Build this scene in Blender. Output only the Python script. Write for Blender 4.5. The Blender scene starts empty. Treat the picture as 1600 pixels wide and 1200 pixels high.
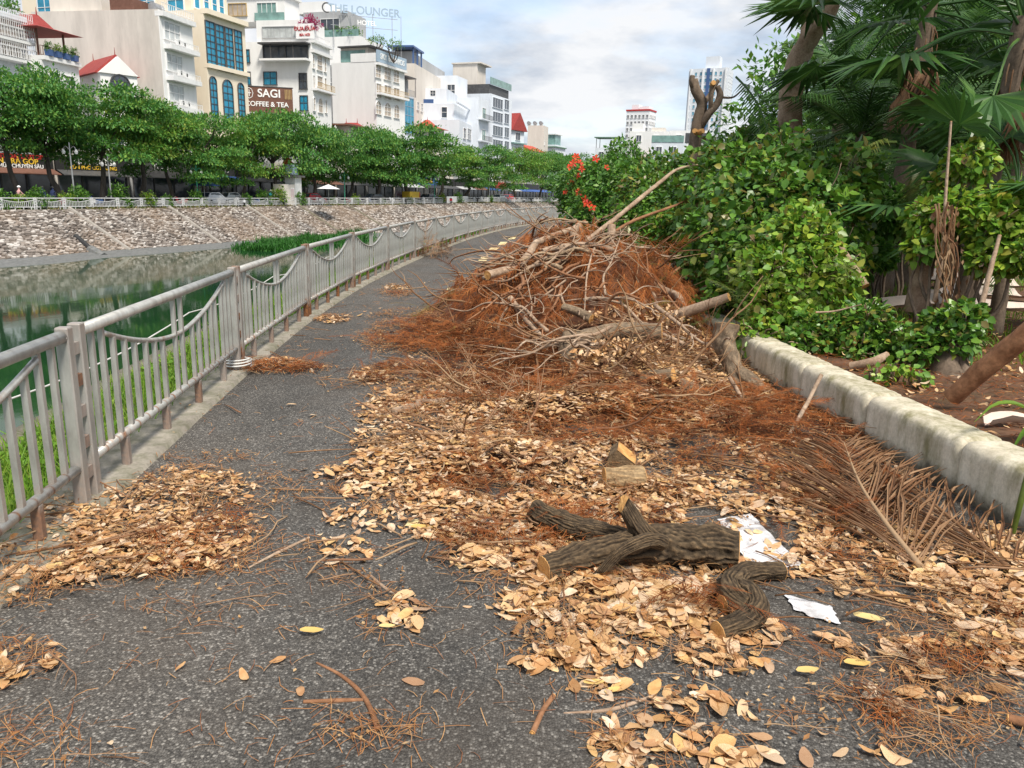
import bpy, math, random
import numpy as np
from mathutils import Vector, Matrix, Euler

random.seed(7)
RNG = np.random.default_rng(11)
scene = bpy.context.scene
COL = scene.collection
PI = math.pi

# ------------------------------------------------------------------ camera
F, PITCH, ROLL, CAMH = 1200.0, math.atan(297 / 1200), 0.027, 1.6
_c, _s = math.cos(ROLL), math.sin(ROLL)
R0 = np.array([1, 0, 0.0])
U0 = np.array([0, math.sin(PITCH), math.cos(PITCH)])
FW = np.array([0, math.cos(PITCH), -math.sin(PITCH)])
cam_data = bpy.data.cameras.new('camera')
cam = bpy.data.objects.new('camera', cam_data)
COL.objects.link(cam)
cam_data.sensor_fit = 'HORIZONTAL'
cam_data.sensor_width = 36
cam_data.lens = 36 * F / 1600
cam_data.clip_start = 0.05
cam_data.clip_end = 6000
CAMX = _c * R0 + _s * U0
CAMY = -_s * R0 + _c * U0
m3 = Matrix([[CAMX[i], CAMY[i], -FW[i]] for i in range(3)])
cam.matrix_world = Matrix.Translation((0, 0, CAMH)) @ m3.to_4x4()
scene.camera = cam

# ------------------------------------------------------------------ sky, sun, exposure
SUN_EL, SUN_AZ = math.radians(56), math.radians(150)      # azimuth clockwise from +Y (behind, to the right)
world = bpy.data.worlds.new('World')
scene.world = world
world.use_nodes = True
wn, wl = world.node_tree.nodes, world.node_tree.links
wn.clear()
wout = wn.new('ShaderNodeOutputWorld')
sky = wn.new('ShaderNodeTexSky')
sky.sky_type = 'NISHITA'
sky.sun_disc = False
sky.sun_elevation = SUN_EL
sky.sun_rotation = SUN_AZ
bg_sky = wn.new('ShaderNodeBackground')
bg_sky.inputs['Strength'].default_value = 0.12
wl.new(sky.outputs[0], bg_sky.inputs['Color'])
tc = wn.new('ShaderNodeTexCoord')
sep = wn.new('ShaderNodeSeparateXYZ')
wl.new(tc.outputs['Generated'], sep.inputs[0])
def wmath(op, a, b):
    n = wn.new('ShaderNodeMath'); n.operation = op
    for i, v in enumerate((a, b)):
        if isinstance(v, (int, float)): n.inputs[i].default_value = v
        else: wl.new(v, n.inputs[i])
    return n.outputs[0]
zz = wmath('ADD', wmath('MAXIMUM', sep.outputs[2], 0.0), 0.22)
comb = wn.new('ShaderNodeCombineXYZ')
wl.new(wmath('DIVIDE', sep.outputs[0], zz), comb.inputs[0])
wl.new(wmath('DIVIDE', sep.outputs[1], zz), comb.inputs[1])
comb.inputs[2].default_value = 3.3
n1 = wn.new('ShaderNodeTexNoise'); n1.inputs['Scale'].default_value = 1.15; n1.inputs['Detail'].default_value = 8; n1.inputs['Roughness'].default_value = 0.52
n2 = wn.new('ShaderNodeTexNoise'); n2.inputs['Scale'].default_value = 2.1; n2.inputs['Detail'].default_value = 6; n2.inputs['Roughness'].default_value = 0.55
wl.new(comb.outputs[0], n1.inputs['Vector']); wl.new(comb.outputs[0], n2.inputs['Vector'])
r1 = wn.new('ShaderNodeValToRGB')
r1.color_ramp.elements[0].position = 0.36; r1.color_ramp.elements[0].color = (0.42, 0.42, 0.42, 1)
r1.color_ramp.elements[1].position = 0.50; r1.color_ramp.elements[1].color = (1, 1, 1, 1)
r2 = wn.new('ShaderNodeValToRGB')
r2.color_ramp.elements[0].position = 0.37; r2.color_ramp.elements[0].color = (0.50, 0.57, 0.68, 1)
r2.color_ramp.elements[1].position = 0.60; r2.color_ramp.elements[1].color = (0.93, 0.945, 0.97, 1)
wl.new(n1.outputs[0], r1.inputs[0]); wl.new(n2.outputs[0], r2.inputs[0])
bg_cloud = wn.new('ShaderNodeBackground'); bg_cloud.inputs['Strength'].default_value = 0.50
wl.new(r2.outputs[0], bg_cloud.inputs['Color'])
mixs = wn.new('ShaderNodeMixShader')
wl.new(r1.outputs[0], mixs.inputs[0]); wl.new(bg_sky.outputs[0], mixs.inputs[1]); wl.new(bg_cloud.outputs[0], mixs.inputs[2])
wl.new(mixs.outputs[0], wout.inputs[0])

sun_d = bpy.data.lights.new('sun', 'SUN'); sun_d.energy = 2.6; sun_d.angle = math.radians(12); sun_d.color = (1.0, 0.93, 0.82)
sun = bpy.data.objects.new('sun', sun_d); COL.objects.link(sun)
sd = Vector((math.sin(SUN_AZ) * math.cos(SUN_EL), math.cos(SUN_AZ) * math.cos(SUN_EL), math.sin(SUN_EL)))
sun.rotation_euler = (-sd).to_track_quat('-Z', 'Y').to_euler()
scene.view_settings.view_transform = 'Standard'
scene.view_settings.look = 'None'
scene.view_settings.gamma = 1
scene.view_settings.use_curve_mapping = False
scene.view_settings.exposure = 1.02
scene.cycles.max_bounces = 6
scene.cycles.diffuse_bounces = 3
scene.cycles.glossy_bounces = 3
scene.cycles.transmission_bounces = 4
scene.cycles.use_denoising = True
scene.cycles.sample_clamp_indirect = 4

# ------------------------------------------------------------------ geometry helpers
def ray(px, py):
    x = (px - 800) / F; y = (600 - py) / F
    X = x * _c - y * _s; Y = x * _s + y * _c
    return FW + X * R0 + Y * U0
def G(px, py, z=0.0):
    d = ray(px, py); t = (z - CAMH) / d[2]
    return Vector((d[0] * t, d[1] * t, z))
def P(px, py, Y):
    d = ray(px, py); t = Y / d[1]
    return Vector((d[0] * t, Y, CAMH + d[2] * t))
def project(pts):
    """world points (N,3) -> photo pixels, used only to look up where litter lies thick or thin"""
    v = pts - np.array([0, 0, CAMH])
    x = v @ CAMX; y = v @ CAMY; w = np.maximum(v @ FW, 1e-3)
    return 800 + F * x / w, 600 - F * y / w

class MB:
    def __init__(s): s.v = []; s.f = []; s.m = []; s.n = 0
    def add(s, v, f, mi=0):
        v = np.asarray(v, dtype=np.float64).reshape(-1, 3)
        s.v.append(v)
        if isinstance(f, np.ndarray):
            s.f.append(f + s.n); s.m.append(np.full(len(f), mi))
        else:
            by = {}
            for q in f: by.setdefault(len(q), []).append(q)
            for k, qs in by.items():
                s.f.append(np.array(qs, dtype=np.int64) + s.n); s.m.append(np.full(len(qs), mi))
        s.n += len(v)
        return s
    def box(s, c, size, mi=0, rz=0.0, taper=1.0):
        x, y, z = (a / 2 for a in size)
        v = np.array([[-x, -y, -z], [x, -y, -z], [x, y, -z], [-x, y, -z], [-x * taper, -y * taper, z], [x * taper, -y * taper, z], [x * taper, y * taper, z], [-x * taper, y * taper, z]])
        if rz:
            cc, ss = math.cos(rz), math.sin(rz)
            v = np.stack([v[:, 0] * cc - v[:, 1] * ss, v[:, 0] * ss + v[:, 1] * cc, v[:, 2]], 1)
        return s.add(v + np.array(c), [(3, 2, 1, 0), (4, 5, 6, 7), (0, 1, 5, 4), (1, 2, 6, 5), (2, 3, 7, 6), (3, 0, 4, 7)], mi)
    def mesh(s, name, mats, smooth=False):
        me = bpy.data.meshes.new(name)
        if s.n:
            V = np.concatenate(s.v)
            nl = sum(a.size for a in s.f); nf = sum(len(a) for a in s.f)
            me.vertices.add(len(V)); me.vertices.foreach_set('co', V.astype(np.float32).ravel())
            me.loops.add(nl); me.polygons.add(nf)
            me.loops.foreach_set('vertex_index', np.concatenate([a.ravel() for a in s.f]).astype(np.int32))
            tot = np.concatenate([np.full(len(a), a.shape[1]) for a in s.f])
            me.polygons.foreach_set('loop_start', (np.cumsum(tot) - tot).astype(np.int32))
            me.polygons.foreach_set('material_index', np.concatenate(s.m).astype(np.int32))
            me.polygons.foreach_set('use_smooth', np.full(nf, smooth))
            me.update(calc_edges=True)
        for m in (mats if isinstance(mats, (list, tuple)) else [mats]): me.materials.append(m)
        return me
    def build(s, name, mats, parent=None, smooth=False, loc=None, rz=None):
        return link(name, s.mesh(name, mats, smooth), parent, loc, rz)

def link(name, me, parent=None, loc=None, rz=None):
    o = bpy.data.objects.new(name, me); COL.objects.link(o)
    if parent is not None: o.parent = parent
    if loc is not None: o.location = loc
    if rz is not None: o.rotation_euler = (0, 0, rz)
    return o
def tag(o, label=None, cat=None, group=None, kind=None):
    if label: o['label'] = label
    if cat: o['category'] = cat
    if group: o['group'] = group
    if kind: o['kind'] = kind
    return o
def empty(name, loc=(0, 0, 0), rz=0.0):
    o = bpy.data.objects.new(name, None); COL.objects.link(o)
    o.location = loc; o.rotation_euler = (0, 0, rz); o.empty_display_size = 0.1
    return o
CHILDREN = {}
def copy_tree(o, parent=None):
    c = o.copy(); COL.objects.link(c)
    if parent is not None: c.parent = parent
    for ch in list(o.children): copy_tree(ch, c)
    return c

def catmull(pts, rad, n):
    P_ = np.array([list(p) for p in pts], float); R_ = np.array(rad, float)
    if len(P_) == 2:
        t = np.linspace(0, 1, n)[:, None]
        return P_[0] + (P_[1] - P_[0]) * t, R_[0] + (R_[1] - R_[0]) * t[:, 0]
    Q = np.vstack([2 * P_[0] - P_[1], P_, 2 * P_[-1] - P_[-2]])
    d = np.r_[0, np.cumsum(np.linalg.norm(np.diff(P_, axis=0), axis=1))]
    u = np.linspace(0, d[-1], n)
    i = np.clip(np.searchsorted(d, u, side='right') - 1, 0, len(P_) - 2)
    t = ((u - d[i]) / np.maximum(d[i + 1] - d[i], 1e-9))[:, None]
    a, b, c, e = Q[i], Q[i + 1], Q[i + 2], Q[i + 3]
    p = 0.5 * (2 * b + (c - a) * t + (2 * a - 5 * b + 4 * c - e) * t ** 2 + (3 * b - a - 3 * c + e) * t ** 3)
    return p, R_[i] + (R_[i + 1] - R_[i]) * t[:, 0]

def tube(pts, rad, seg=8, n=None, ridge=0.0, rough=0.0, caps=True, rng=RNG, taper_ends=False):
    if n is None: n = max(2, len(pts) * 3)
    C_, R_ = catmull(pts, rad, n)
    T = np.gradient(C_, axis=0); T /= np.linalg.norm(T, axis=1)[:, None] + 1e-9
    up = np.array([0, 0, 1.0]) if abs(T[0][2]) < 0.9 else np.array([1.0, 0, 0])
    N = np.cross(T[0], up); N /= np.linalg.norm(N)
    th = np.linspace(0, 2 * PI, seg, endpoint=False)
    s = np.r_[0, np.cumsum(np.linalg.norm(np.diff(C_, axis=0), axis=1))]
    V = np.zeros((n, seg, 3))
    mod = np.ones((n, seg))
    if ridge:
        U, S_ = np.meshgrid(th / (2 * PI), s); sd_ = int(rng.integers(1, 9999))
        warp = .09 * (pnoise(U, S_ * 4, 4, sd_) - .5) + .014 * (pnoise(U, S_ * 40, 12, sd_ + 1) - .5)
        k1 = 16 if seg > 60 else 11
        acc = 0.9 * np.abs(2 * pnoise(U + warp, S_ * 5.5, k1 + 4, sd_ + 2) - 1) ** .7 + 1.0 * np.abs(2 * pnoise(U + warp * 1.3, S_ * 13, int(k1 * 2.2), sd_ + 3) - 1) ** .7 + .5 * pnoise(U, S_ * 60, k1 * 3, sd_ + 4) + .9 * (pnoise(U, S_ * 14, 6, sd_ + 5) - .5) - 1.2
        fade = np.clip(np.minimum(s, s[-1] - s) / (.4 * R_.max() + 1e-6), .35, 1)[:, None]
        acc = acc * 2.0 * fade
        mod += ridge * acc / 3.0
    if rough:
        acc = np.zeros((n, seg))
        for k in range(7):
            nn = rng.integers(1, 5); w = rng.normal(0, 22); ph = rng.uniform(0, 6.28)
            acc += np.sin(nn * th[None, :] + w * s[:, None] + ph)
        mod += rough * acc / 3.0
    for i in range(n):
        if i:
            N = N - T[i] * np.dot(N, T[i]); N /= np.linalg.norm(N) + 1e-9
        B = np.cross(T[i], N)
        V[i] = C_[i] + (R_[i] * mod[i])[:, None] * (np.cos(th)[:, None] * N + np.sin(th)[:, None] * B)
    i = np.arange(n - 1)[:, None] * seg; j = np.arange(seg)[None, :]; j2 = (j + 1) % seg
    fs = np.stack([i + j, i + j2, i + seg + j2, i + seg + j], -1).reshape(-1, 4)
    V = V.reshape(-1, 3)
    ends = [list(range(seg - 1, -1, -1)), list(range((n - 1) * seg, n * seg))]
    return V, fs, ends
def add_tube(mb, pts, rad, seg=8, n=None, mi=0, capmi=None, **kw):
    V, fs, ends = tube(pts, rad, seg, n, **kw)
    mb.add(V, fs, mi)
    base = mb.n - len(V)
    for e in ends:
        mb.f.append(np.array([e]) + base); mb.m.append(np.full(1, mi if capmi is None else capmi))
    return V
def wob(a, b, k=4, amt=0.08, rng=random):
    a = Vector(a); b = Vector(b); L = (b - a).length; out = []
    for i in range(k):
        t = i / (k - 1); p = a.lerp(b, t)
        if 0 < i < k - 1: p = p + Vector([rng.uniform(-1, 1) * amt * L for _ in range(3)])
        out.append(p)
    return out

def pnoise(u, v, ku, seed):
    """value noise, periodic in u (0..1) with ku cells"""
    r = np.random.default_rng(seed); tab = r.random((ku, 97))
    x = u * ku; xi = np.floor(x).astype(int); fx_ = x - xi; yi = np.floor(v).astype(int); fy = v - yi
    fx_ = fx_ * fx_ * (3 - 2 * fx_); fy = fy * fy * (3 - 2 * fy); g = lambda a, b: tab[a % ku, b % 97]
    return (g(xi, yi) * (1 - fx_) + g(xi + 1, yi) * fx_) * (1 - fy) + (g(xi, yi + 1) * (1 - fx_) + g(xi + 1, yi + 1) * fx_) * fy
def rot_mats(yaw, pitch, roll):
    cy, sy, cp, sp, cr, sr = np.cos(yaw), np.sin(yaw), np.cos(pitch), np.sin(pitch), np.cos(roll), np.sin(roll)
    M = np.empty((len(yaw), 3, 3))
    M[:, 0, 0] = cy * cp; M[:, 0, 1] = cy * sp * sr - sy * cr; M[:, 0, 2] = cy * sp * cr + sy * sr
    M[:, 1, 0] = sy * cp; M[:, 1, 1] = sy * sp * sr + cy * cr; M[:, 1, 2] = sy * sp * cr - cy * sr
    M[:, 2, 0] = -sp; M[:, 2, 1] = cp * sr; M[:, 2, 2] = cp * cr
    return M
def frame_mats(xdir, nrm):
    x = xdir / (np.linalg.norm(xdir, axis=1)[:, None] + 1e-9)
    y = np.cross(nrm, x); y /= np.linalg.norm(y, axis=1)[:, None] + 1e-9
    z = np.cross(x, y)
    return np.stack([x, y, z], -1)
def scatter(mb, bv, bf, pos, M, sc, mi=0):
    """many copies of one small shape joined into one mesh"""
    k = len(pos)
    if k == 0: return
    bv = np.asarray(bv, float); sc = np.asarray(sc, float)
    if sc.ndim == 1: sc = np.repeat(sc[:, None], 3, 1)
    V = np.einsum('kij,kvj->kvi', M, bv[None] * sc[:, None, :]) + pos[:, None, :]
    f = np.asarray(bf)
    Fc = f[None] + (np.arange(k) * len(bv))[:, None, None]
    mb.add(V.reshape(-1, 3), Fc.reshape(-1, f.shape[1]), mi)

def vnoise(x, y, seed=0):
    r = np.random.default_rng(seed); tab = r.random((64, 64))
    xi = np.floor(x).astype(int); yi = np.floor(y).astype(int); fx = x - xi; fy = y - yi
    fx = fx * fx * (3 - 2 * fx); fy = fy * fy * (3 - 2 * fy)
    g = lambda a, b: tab[a % 64, b % 64]
    return (g(xi, yi) * (1 - fx) + g(xi + 1, yi) * fx) * (1 - fy) + (g(xi, yi + 1) * (1 - fx) + g(xi + 1, yi + 1) * fx) * fy

# ------------------------------------------------------------------ materials
class NT:
    def __init__(s, name):
        s.m = bpy.data.materials.new(name); s.m.use_nodes = True
        s.t = s.m.node_tree; s.n = s.t.nodes; s.n.clear()
        s.out = s.n.new('ShaderNodeOutputMaterial')
        s.co = s.n.new('ShaderNodeTexCoord')
    def L(s, a, b): s.t.links.new(a, b)
    def node(s, t, **kw):
        n = s.n.new(t)
        for k, v in kw.items():
            if k in n.inputs: 
                if hasattr(v, 'is_linked'): s.L(v, n.inputs[k])
                else: n.inputs[k].default_value = v
            else: setattr(n, k, v)
        return n
    def noise(s, scale, detail=6, rough=0.55, vec=None, stretch=None):
        n = s.node('ShaderNodeTexNoise', Scale=scale, Detail=detail, Roughness=rough)
        v = vec or s.co.outputs['Object']
        if stretch:
            mp = s.node('ShaderNodeMapping'); mp.inputs['Scale'].default_value = stretch; s.L(v, mp.inputs[0]); v = mp.outputs[0]
        s.L(v, n.inputs['Vector'])
        return n.outputs[0]
    def ramp(s, fac, stops):
        r = s.n.new('ShaderNodeValToRGB'); e = r.color_ramp.elements
        while len(e) < len(stops): e.new(0.5)
        for el, (p, c) in zip(e, stops):
            el.position = p; el.color = (*c, 1) if len(c) == 3 else c
        s.L(fac, r.inputs[0]); return r.outputs[0]
    def mix(s, fac, a, b, mode='MIX'):
        n = s.n.new('ShaderNodeMix'); n.data_type = 'RGBA'; n.blend_type = mode
        for sock, v in ((n.inputs[0], fac), (n.inputs[6], a), (n.inputs[7], b)):
            if hasattr(v, 'is_linked'): s.L(v, sock)
            else: sock.default_value = v if not isinstance(v, tuple) else (*v, 1)[:4]
        return n.outputs[2]
    def math(s, op, a, b=0.0):
        n = s.n.new('ShaderNodeMath'); n.operation = op
        for i, v in enumerate((a, b)):
            if hasattr(v, 'is_linked'): s.L(v, n.inputs[i])
            else: n.inputs[i].default_value = v
        return n.outputs[0]
    def bump(s, h, strength=0.5, dist=0.01, nrm=None):
        b = s.node('ShaderNodeBump', Strength=strength, Distance=dist); s.L(h, b.inputs['Height'])
        if nrm: s.L(nrm, b.inputs['Normal'])
        return b.outputs[0]
    def pbsdf(s, col, rough=0.6, metal=0.0, nrm=None, spec=0.5):
        p = s.n.new('ShaderNodeBsdfPrincipled')
        for k, v in (('Base Color', col), ('Roughness', rough), ('Metallic', metal), ('Specular IOR Level', spec)):
            if hasattr(v, 'is_linked'): s.L(v, p.inputs[k])
            else: p.inputs[k].default_value = (*v, 1) if isinstance(v, tuple) else v
        if nrm: s.L(nrm, p.inputs['Normal'])
        return p
    def done(s, shader):
        s.L(shader.outputs[0] if hasattr(shader, 'outputs') else shader, s.out.inputs[0]); return s.m

def mat(name, c1, c2=None, scale=4, rough=0.6, bump=0.0, metal=0.0, spec=0.4, stretch=None, p=(0.35, 0.65), bdist=0.01):
    t = NT(name)
    if c2 is None: c2 = tuple(x * 0.8 for x in c1)
    n = t.noise(scale, 7, 0.6, stretch=stretch)
    col = t.ramp(n, [(p[0], c1), (p[1], c2)])
    nr = t.bump(t.noise(scale * 6, 5, 0.6, stretch=stretch), bump, bdist) if bump else None
    return t.done(t.pbsdf(col, rough, metal, nr, spec))

def leafmat(name, cols, trans=0.3, rough=0.45, spec=0.4, tcol=None, bump=0.0, blotch=60, bamt=0.35, bcol=(0.5, 0.5, 0.5), patch=False):
    t = NT(name)
    g = t.n.new('ShaderNodeNewGeometry'); oi = t.n.new('ShaderNodeObjectInfo')
    f = t.math('FRACT', t.math('ADD', g.outputs['Random Per Island'], oi.outputs['Random']))
    k = len(cols)
    col = t.ramp(f, [((i + 0.5) / k, c) for i, c in enumerate(cols)])
    n = t.noise(blotch, 4)
    col = t.mix(bamt, col, t.ramp(n, [(0.32, bcol), (0.62, (1.0, 1.0, 1.0))]), 'MULTIPLY')
    if patch: col = t.mix(0.9, col, t.ramp(t.noise(2.3, 5, 0.6), [(0.36, (0.42, 0.36, 0.34)), (0.5, (1, 1, 1)), (0.66, (1.35, 1.5, 1.6))]), 'MULTIPLY')
    p = t.pbsdf(col, rough, 0, None, spec)
    if trans <= 0: return t.done(p)
    tr = t.n.new('ShaderNodeBsdfTranslucent'); t.L(col if tcol is None else t.mix(1.0, col, tcol, 'MULTIPLY'), tr.inputs[0])
    ms = t.n.new('ShaderNodeMixShader'); ms.inputs[0].default_value = trans
    t.L(p.outputs[0], ms.inputs[1]); t.L(tr.outputs[0], ms.inputs[2])
    return t.done(ms.outputs[0])

# asphalt with visible stone chips
def make_asphalt():
    t = NT('asphalt')
    v = t.node('ShaderNodeTexVoronoi', Scale=120.0); t.L(t.co.outputs['Object'], v.inputs['Vector'])
    sepc = t.n.new('ShaderNodeSeparateColor'); t.L(v.outputs['Color'], sepc.inputs[0])
    chips = t.ramp(sepc.outputs[0], [(0.0, (0.034, 0.032, 0.030)), (0.45, (0.070, 0.066, 0.061)), (0.80, (0.132, 0.125, 0.116)), (0.98, (0.34, 0.325, 0.30))])
    edge = t.ramp(v.outputs['Distance'], [(0.25, (1, 1, 1)), (0.7, (0.42, 0.40, 0.38))])
    col = t.mix(0.85, chips, edge, 'MULTIPLY')
    v2 = t.node('ShaderNodeTexVoronoi', Scale=260.0); t.L(t.co.outputs['Object'], v2.inputs['Vector'])
    sc2 = t.n.new('ShaderNodeSeparateColor'); t.L(v2.outputs['Color'], sc2.inputs[0])
    col = t.mix(0.30, col, t.ramp(sc2.outputs[1], [(0.1, (0.030, 0.028, 0.026)), (0.6, (0.076, 0.071, 0.066)), (0.97, (0.19, 0.18, 0.165))]))
    wear = t.noise(0.55, 4, 0.55, stretch=(1, .35, 1))
    col = t.mix(0.8, col, t.ramp(wear, [(0.36, (0.74, 0.74, 0.73)), (0.62, (1.30, 1.28, 1.25))]), 'MULTIPLY')
    big = t.noise(0.9, 5, 0.6)
    col = t.mix(t.ramp(big, [(0.45, (0, 0, 0)), (0.72, (0.5, 0.5, 0.5))]), col, (0.085, 0.066, 0.05))
    n2 = t.noise(2.6, 8, 0.65)
    col = t.mix(0.5, col, t.ramp(n2, [(0.35, (0.75, 0.75, 0.75)), (0.65, (1.35, 1.35, 1.35))]), 'MULTIPLY')
    h = t.math('SUBTRACT', 1.0, v.outputs['Distance'])
    nr = t.bump(h, 0.7, 0.006)
    nr = t.bump(t.noise(25, 5), 0.25, 0.01, nr)
    return t.done(t.pbsdf(col, 0.78, 0, nr, 0.35))

def make_concrete(name, c1, c2, moss, mossamt, rough=0.85, foot=False):
    t = NT(name)
    n = t.noise(3.5, 9, 0.65); col = t.ramp(n, [(0.32, c1), (0.66, c2)])
    n2 = t.noise(6, 8, 0.7, stretch=(1, 1, 0.25))
    col = t.mix(t.ramp(n2, [(0.45, (0, 0, 0)), (0.68, (mossamt,) * 3)]), col, moss)
    if foot:      # grime splashed up from the ground and mould along the rounded top
        sp_ = t.n.new('ShaderNodeSeparateXYZ'); t.L(t.co.outputs['Object'], sp_.inputs[0])
        k = t.math('ADD', t.math('MULTIPLY', sp_.outputs[2], -3.2), t.noise(7, 8, 0.7, stretch=(1, 1, 0.5)))
        col = t.mix(t.ramp(k, [(0.18, (0, 0, 0)), (0.42, (0.85, 0.85, 0.85))]), col, (0.10, 0.09, 0.065))
        k2 = t.math('ADD', t.math('MULTIPLY', sp_.outputs[2], 2.4), t.noise(5, 8, 0.72))
        col = t.mix(t.ramp(k2, [(1.18, (0, 0, 0)), (1.36, (0.6, 0.6, 0.6))]), col, (0.22, 0.20, 0.11))
    n4 = t.noise(40, 6, 0.7)
    col = t.mix(0.5, col, t.ramp(n4, [(0.35, (0.72, 0.72, 0.72)), (0.6, (1.1, 1.1, 1.1))]), 'MULTIPLY')
    nr = t.bump(n4, 0.35, 0.008); nr = t.bump(t.noise(9, 6), 0.4, 0.02, nr)
    return t.done(t.pbsdf(col, rough, 0, nr, 0.25))

def make_steel(name, period=None, low=0.35):
    """weathered stainless tube with streaks of rust (rust sits where pieces are welded)"""
    t = NT(name)
    n = t.noise(14, 6, 0.65, stretch=(1, 1, 0.25))
    col = t.ramp(n, [(0.3, (0.32, 0.315, 0.295)), (0.7, (0.56, 0.56, 0.53))])
    n2 = t.noise(7, 8, 0.7, stretch=(1, 1, 0.3))
    fac = t.ramp(n2, [(0.52, (0, 0, 0)), (0.68, (0.95, 0.95, 0.95))])
    sp_ = t.n.new('ShaderNodeSeparateXYZ'); t.L(t.co.outputs['Object'], sp_.inputs[0])
    if period and period < 1:
        ph = t.math('FRACT', t.math('DIVIDE', sp_.outputs[0], period))
        d = t.math('ABSOLUTE', t.math('SUBTRACT', ph, 0.5))
        ring = t.ramp(d, [(0.0, (1, 1, 1)), (0.13, (0, 0, 0))])
        ring = t.math('MULTIPLY', ring, t.ramp(t.noise(5, 4), [(0.3, (0.3, 0.3, 0.3)), (0.6, (1, 1, 1))]))
        fac = t.math('MAXIMUM', fac, t.math('MULTIPLY', ring, 1.1))
    elif period: fac = t.math('MULTIPLY', fac, 0.55)
    else:
        n3 = t.noise(9, 5, 0.6, stretch=(1, 1, 0.4))
        low_ = t.math('ADD', t.math('MULTIPLY', t.math('MAXIMUM', t.math('SUBTRACT', 0.52, sp_.outputs[2]), t.math('MULTIPLY', t.math('SUBTRACT', sp_.outputs[2], 0.5), 0.75)), 1.75), t.math('MULTIPLY', n3, 0.8))
        fac = t.math('MAXIMUM', fac, t.ramp(low_, [(0.82, (0, 0, 0)), (1.0, (1, 1, 1))]))
    oi = t.n.new('ShaderNodeObjectInfo')
    if not (period and period < 1): fac = t.math('MULTIPLY', fac, t.math('ADD', t.math('MULTIPLY', oi.outputs['Random'], 0.75), 0.35))
    rust = t.ramp(t.noise(40, 5), [(0.3, (0.075, 0.028, 0.012)), (0.7, (0.25, 0.10, 0.032))])
    col = t.mix(fac, col, rust)
    met = t.math('MULTIPLY', t.math('SUBTRACT', 1.0, fac), 0.45)
    rg = t.math('ADD', t.math('MULTIPLY', fac, 0.4), 0.38)
    return t.done(t.pbsdf(col, rg, met, t.bump(t.noise(60, 4), 0.12, 0.003), 0.5))

def make_water():
    t = NT('river_water')
    mp = t.node('ShaderNodeMapping'); mp.inputs['Scale'].default_value = (0.5, 0.25, 1); t.L(t.co.outputs['Object'], mp.inputs[0])
    n = t.noise(1.6, 5, 0.5, vec=mp.outputs[0])
    col = t.ramp(t.noise(0.06, 4), [(0.35, (0.008, 0.036, 0.014)), (0.65, (0.014, 0.052, 0.018))])
    return t.done(t.pbsdf(col, 0.05, 0, t.bump(n, 0.09, 0.05), 0.32))

def make_stone():
    t = NT('bank_stone')
    g = t.n.new('ShaderNodeNewGeometry')
    col = t.ramp(g.outputs['Random Per Island'], [(0.05, (0.10, 0.085, 0.075)), (0.4, (0.20, 0.17, 0.15)), (0.7, (0.29, 0.26, 0.235)), (0.95, (0.50, 0.47, 0.44))])
    n = t.noise(0.22, 5)
    col = t.mix(t.ramp(n, [(0.42, (0, 0, 0)), (0.62, (0.45, 0.45, 0.45))]), col, (0.27, 0.19, 0.13))
    n3 = t.noise(0.5, 6)
    col = t.mix(t.ramp(n3, [(0.58, (0, 0, 0)), (0.72, (0.55, 0.55, 0.55))]), col, (0.12, 0.11, 0.11))
    return t.done(t.pbsdf(col, 0.85, 0, t.bump(t.noise(20, 5), 0.4, 0.02), 0.3))

def make_glass(name, col, rough=0.08):
    t = NT(name)
    c = t.ramp(t.noise(0.8, 3), [(0.35, col), (0.65, tuple(min(1, x * 1.6 + 0.01) for x in col))])
    return t.done(t.pbsdf(c, rough, 0, None, 0.8))

def make_bark(name, c1, c2, scale=9, bump=0.6, stretch=(1, 1, 0.3), moss=None, furrow=0.0):
    t = NT(name)
    n = t.noise(scale, 9, 0.68, stretch=stretch)
    col = t.ramp(n, [(0.33, c1), (0.66, c2)])
    n2 = t.noise(scale * 5, 6, 0.65)
    col = t.mix(0.55, col, t.ramp(n2, [(0.35, (0.5, 0.5, 0.5)), (0.62, (1.2, 1.2, 1.2))]), 'MULTIPLY')
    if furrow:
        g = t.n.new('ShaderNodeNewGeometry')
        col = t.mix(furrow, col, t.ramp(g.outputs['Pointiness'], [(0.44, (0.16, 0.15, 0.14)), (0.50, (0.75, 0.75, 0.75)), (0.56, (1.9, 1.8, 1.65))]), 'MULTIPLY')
    if moss: col = t.mix(t.ramp(t.noise(5, 6), [(0.5, (0, 0, 0)), (0.68, (0.45,) * 3)]), col, moss)
    nr = t.bump(n2, bump, 0.006); nr = t.bump(n, bump, 0.015, nr)
    return t.done(t.pbsdf(col, 0.85, 0, nr, 0.25))

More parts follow.
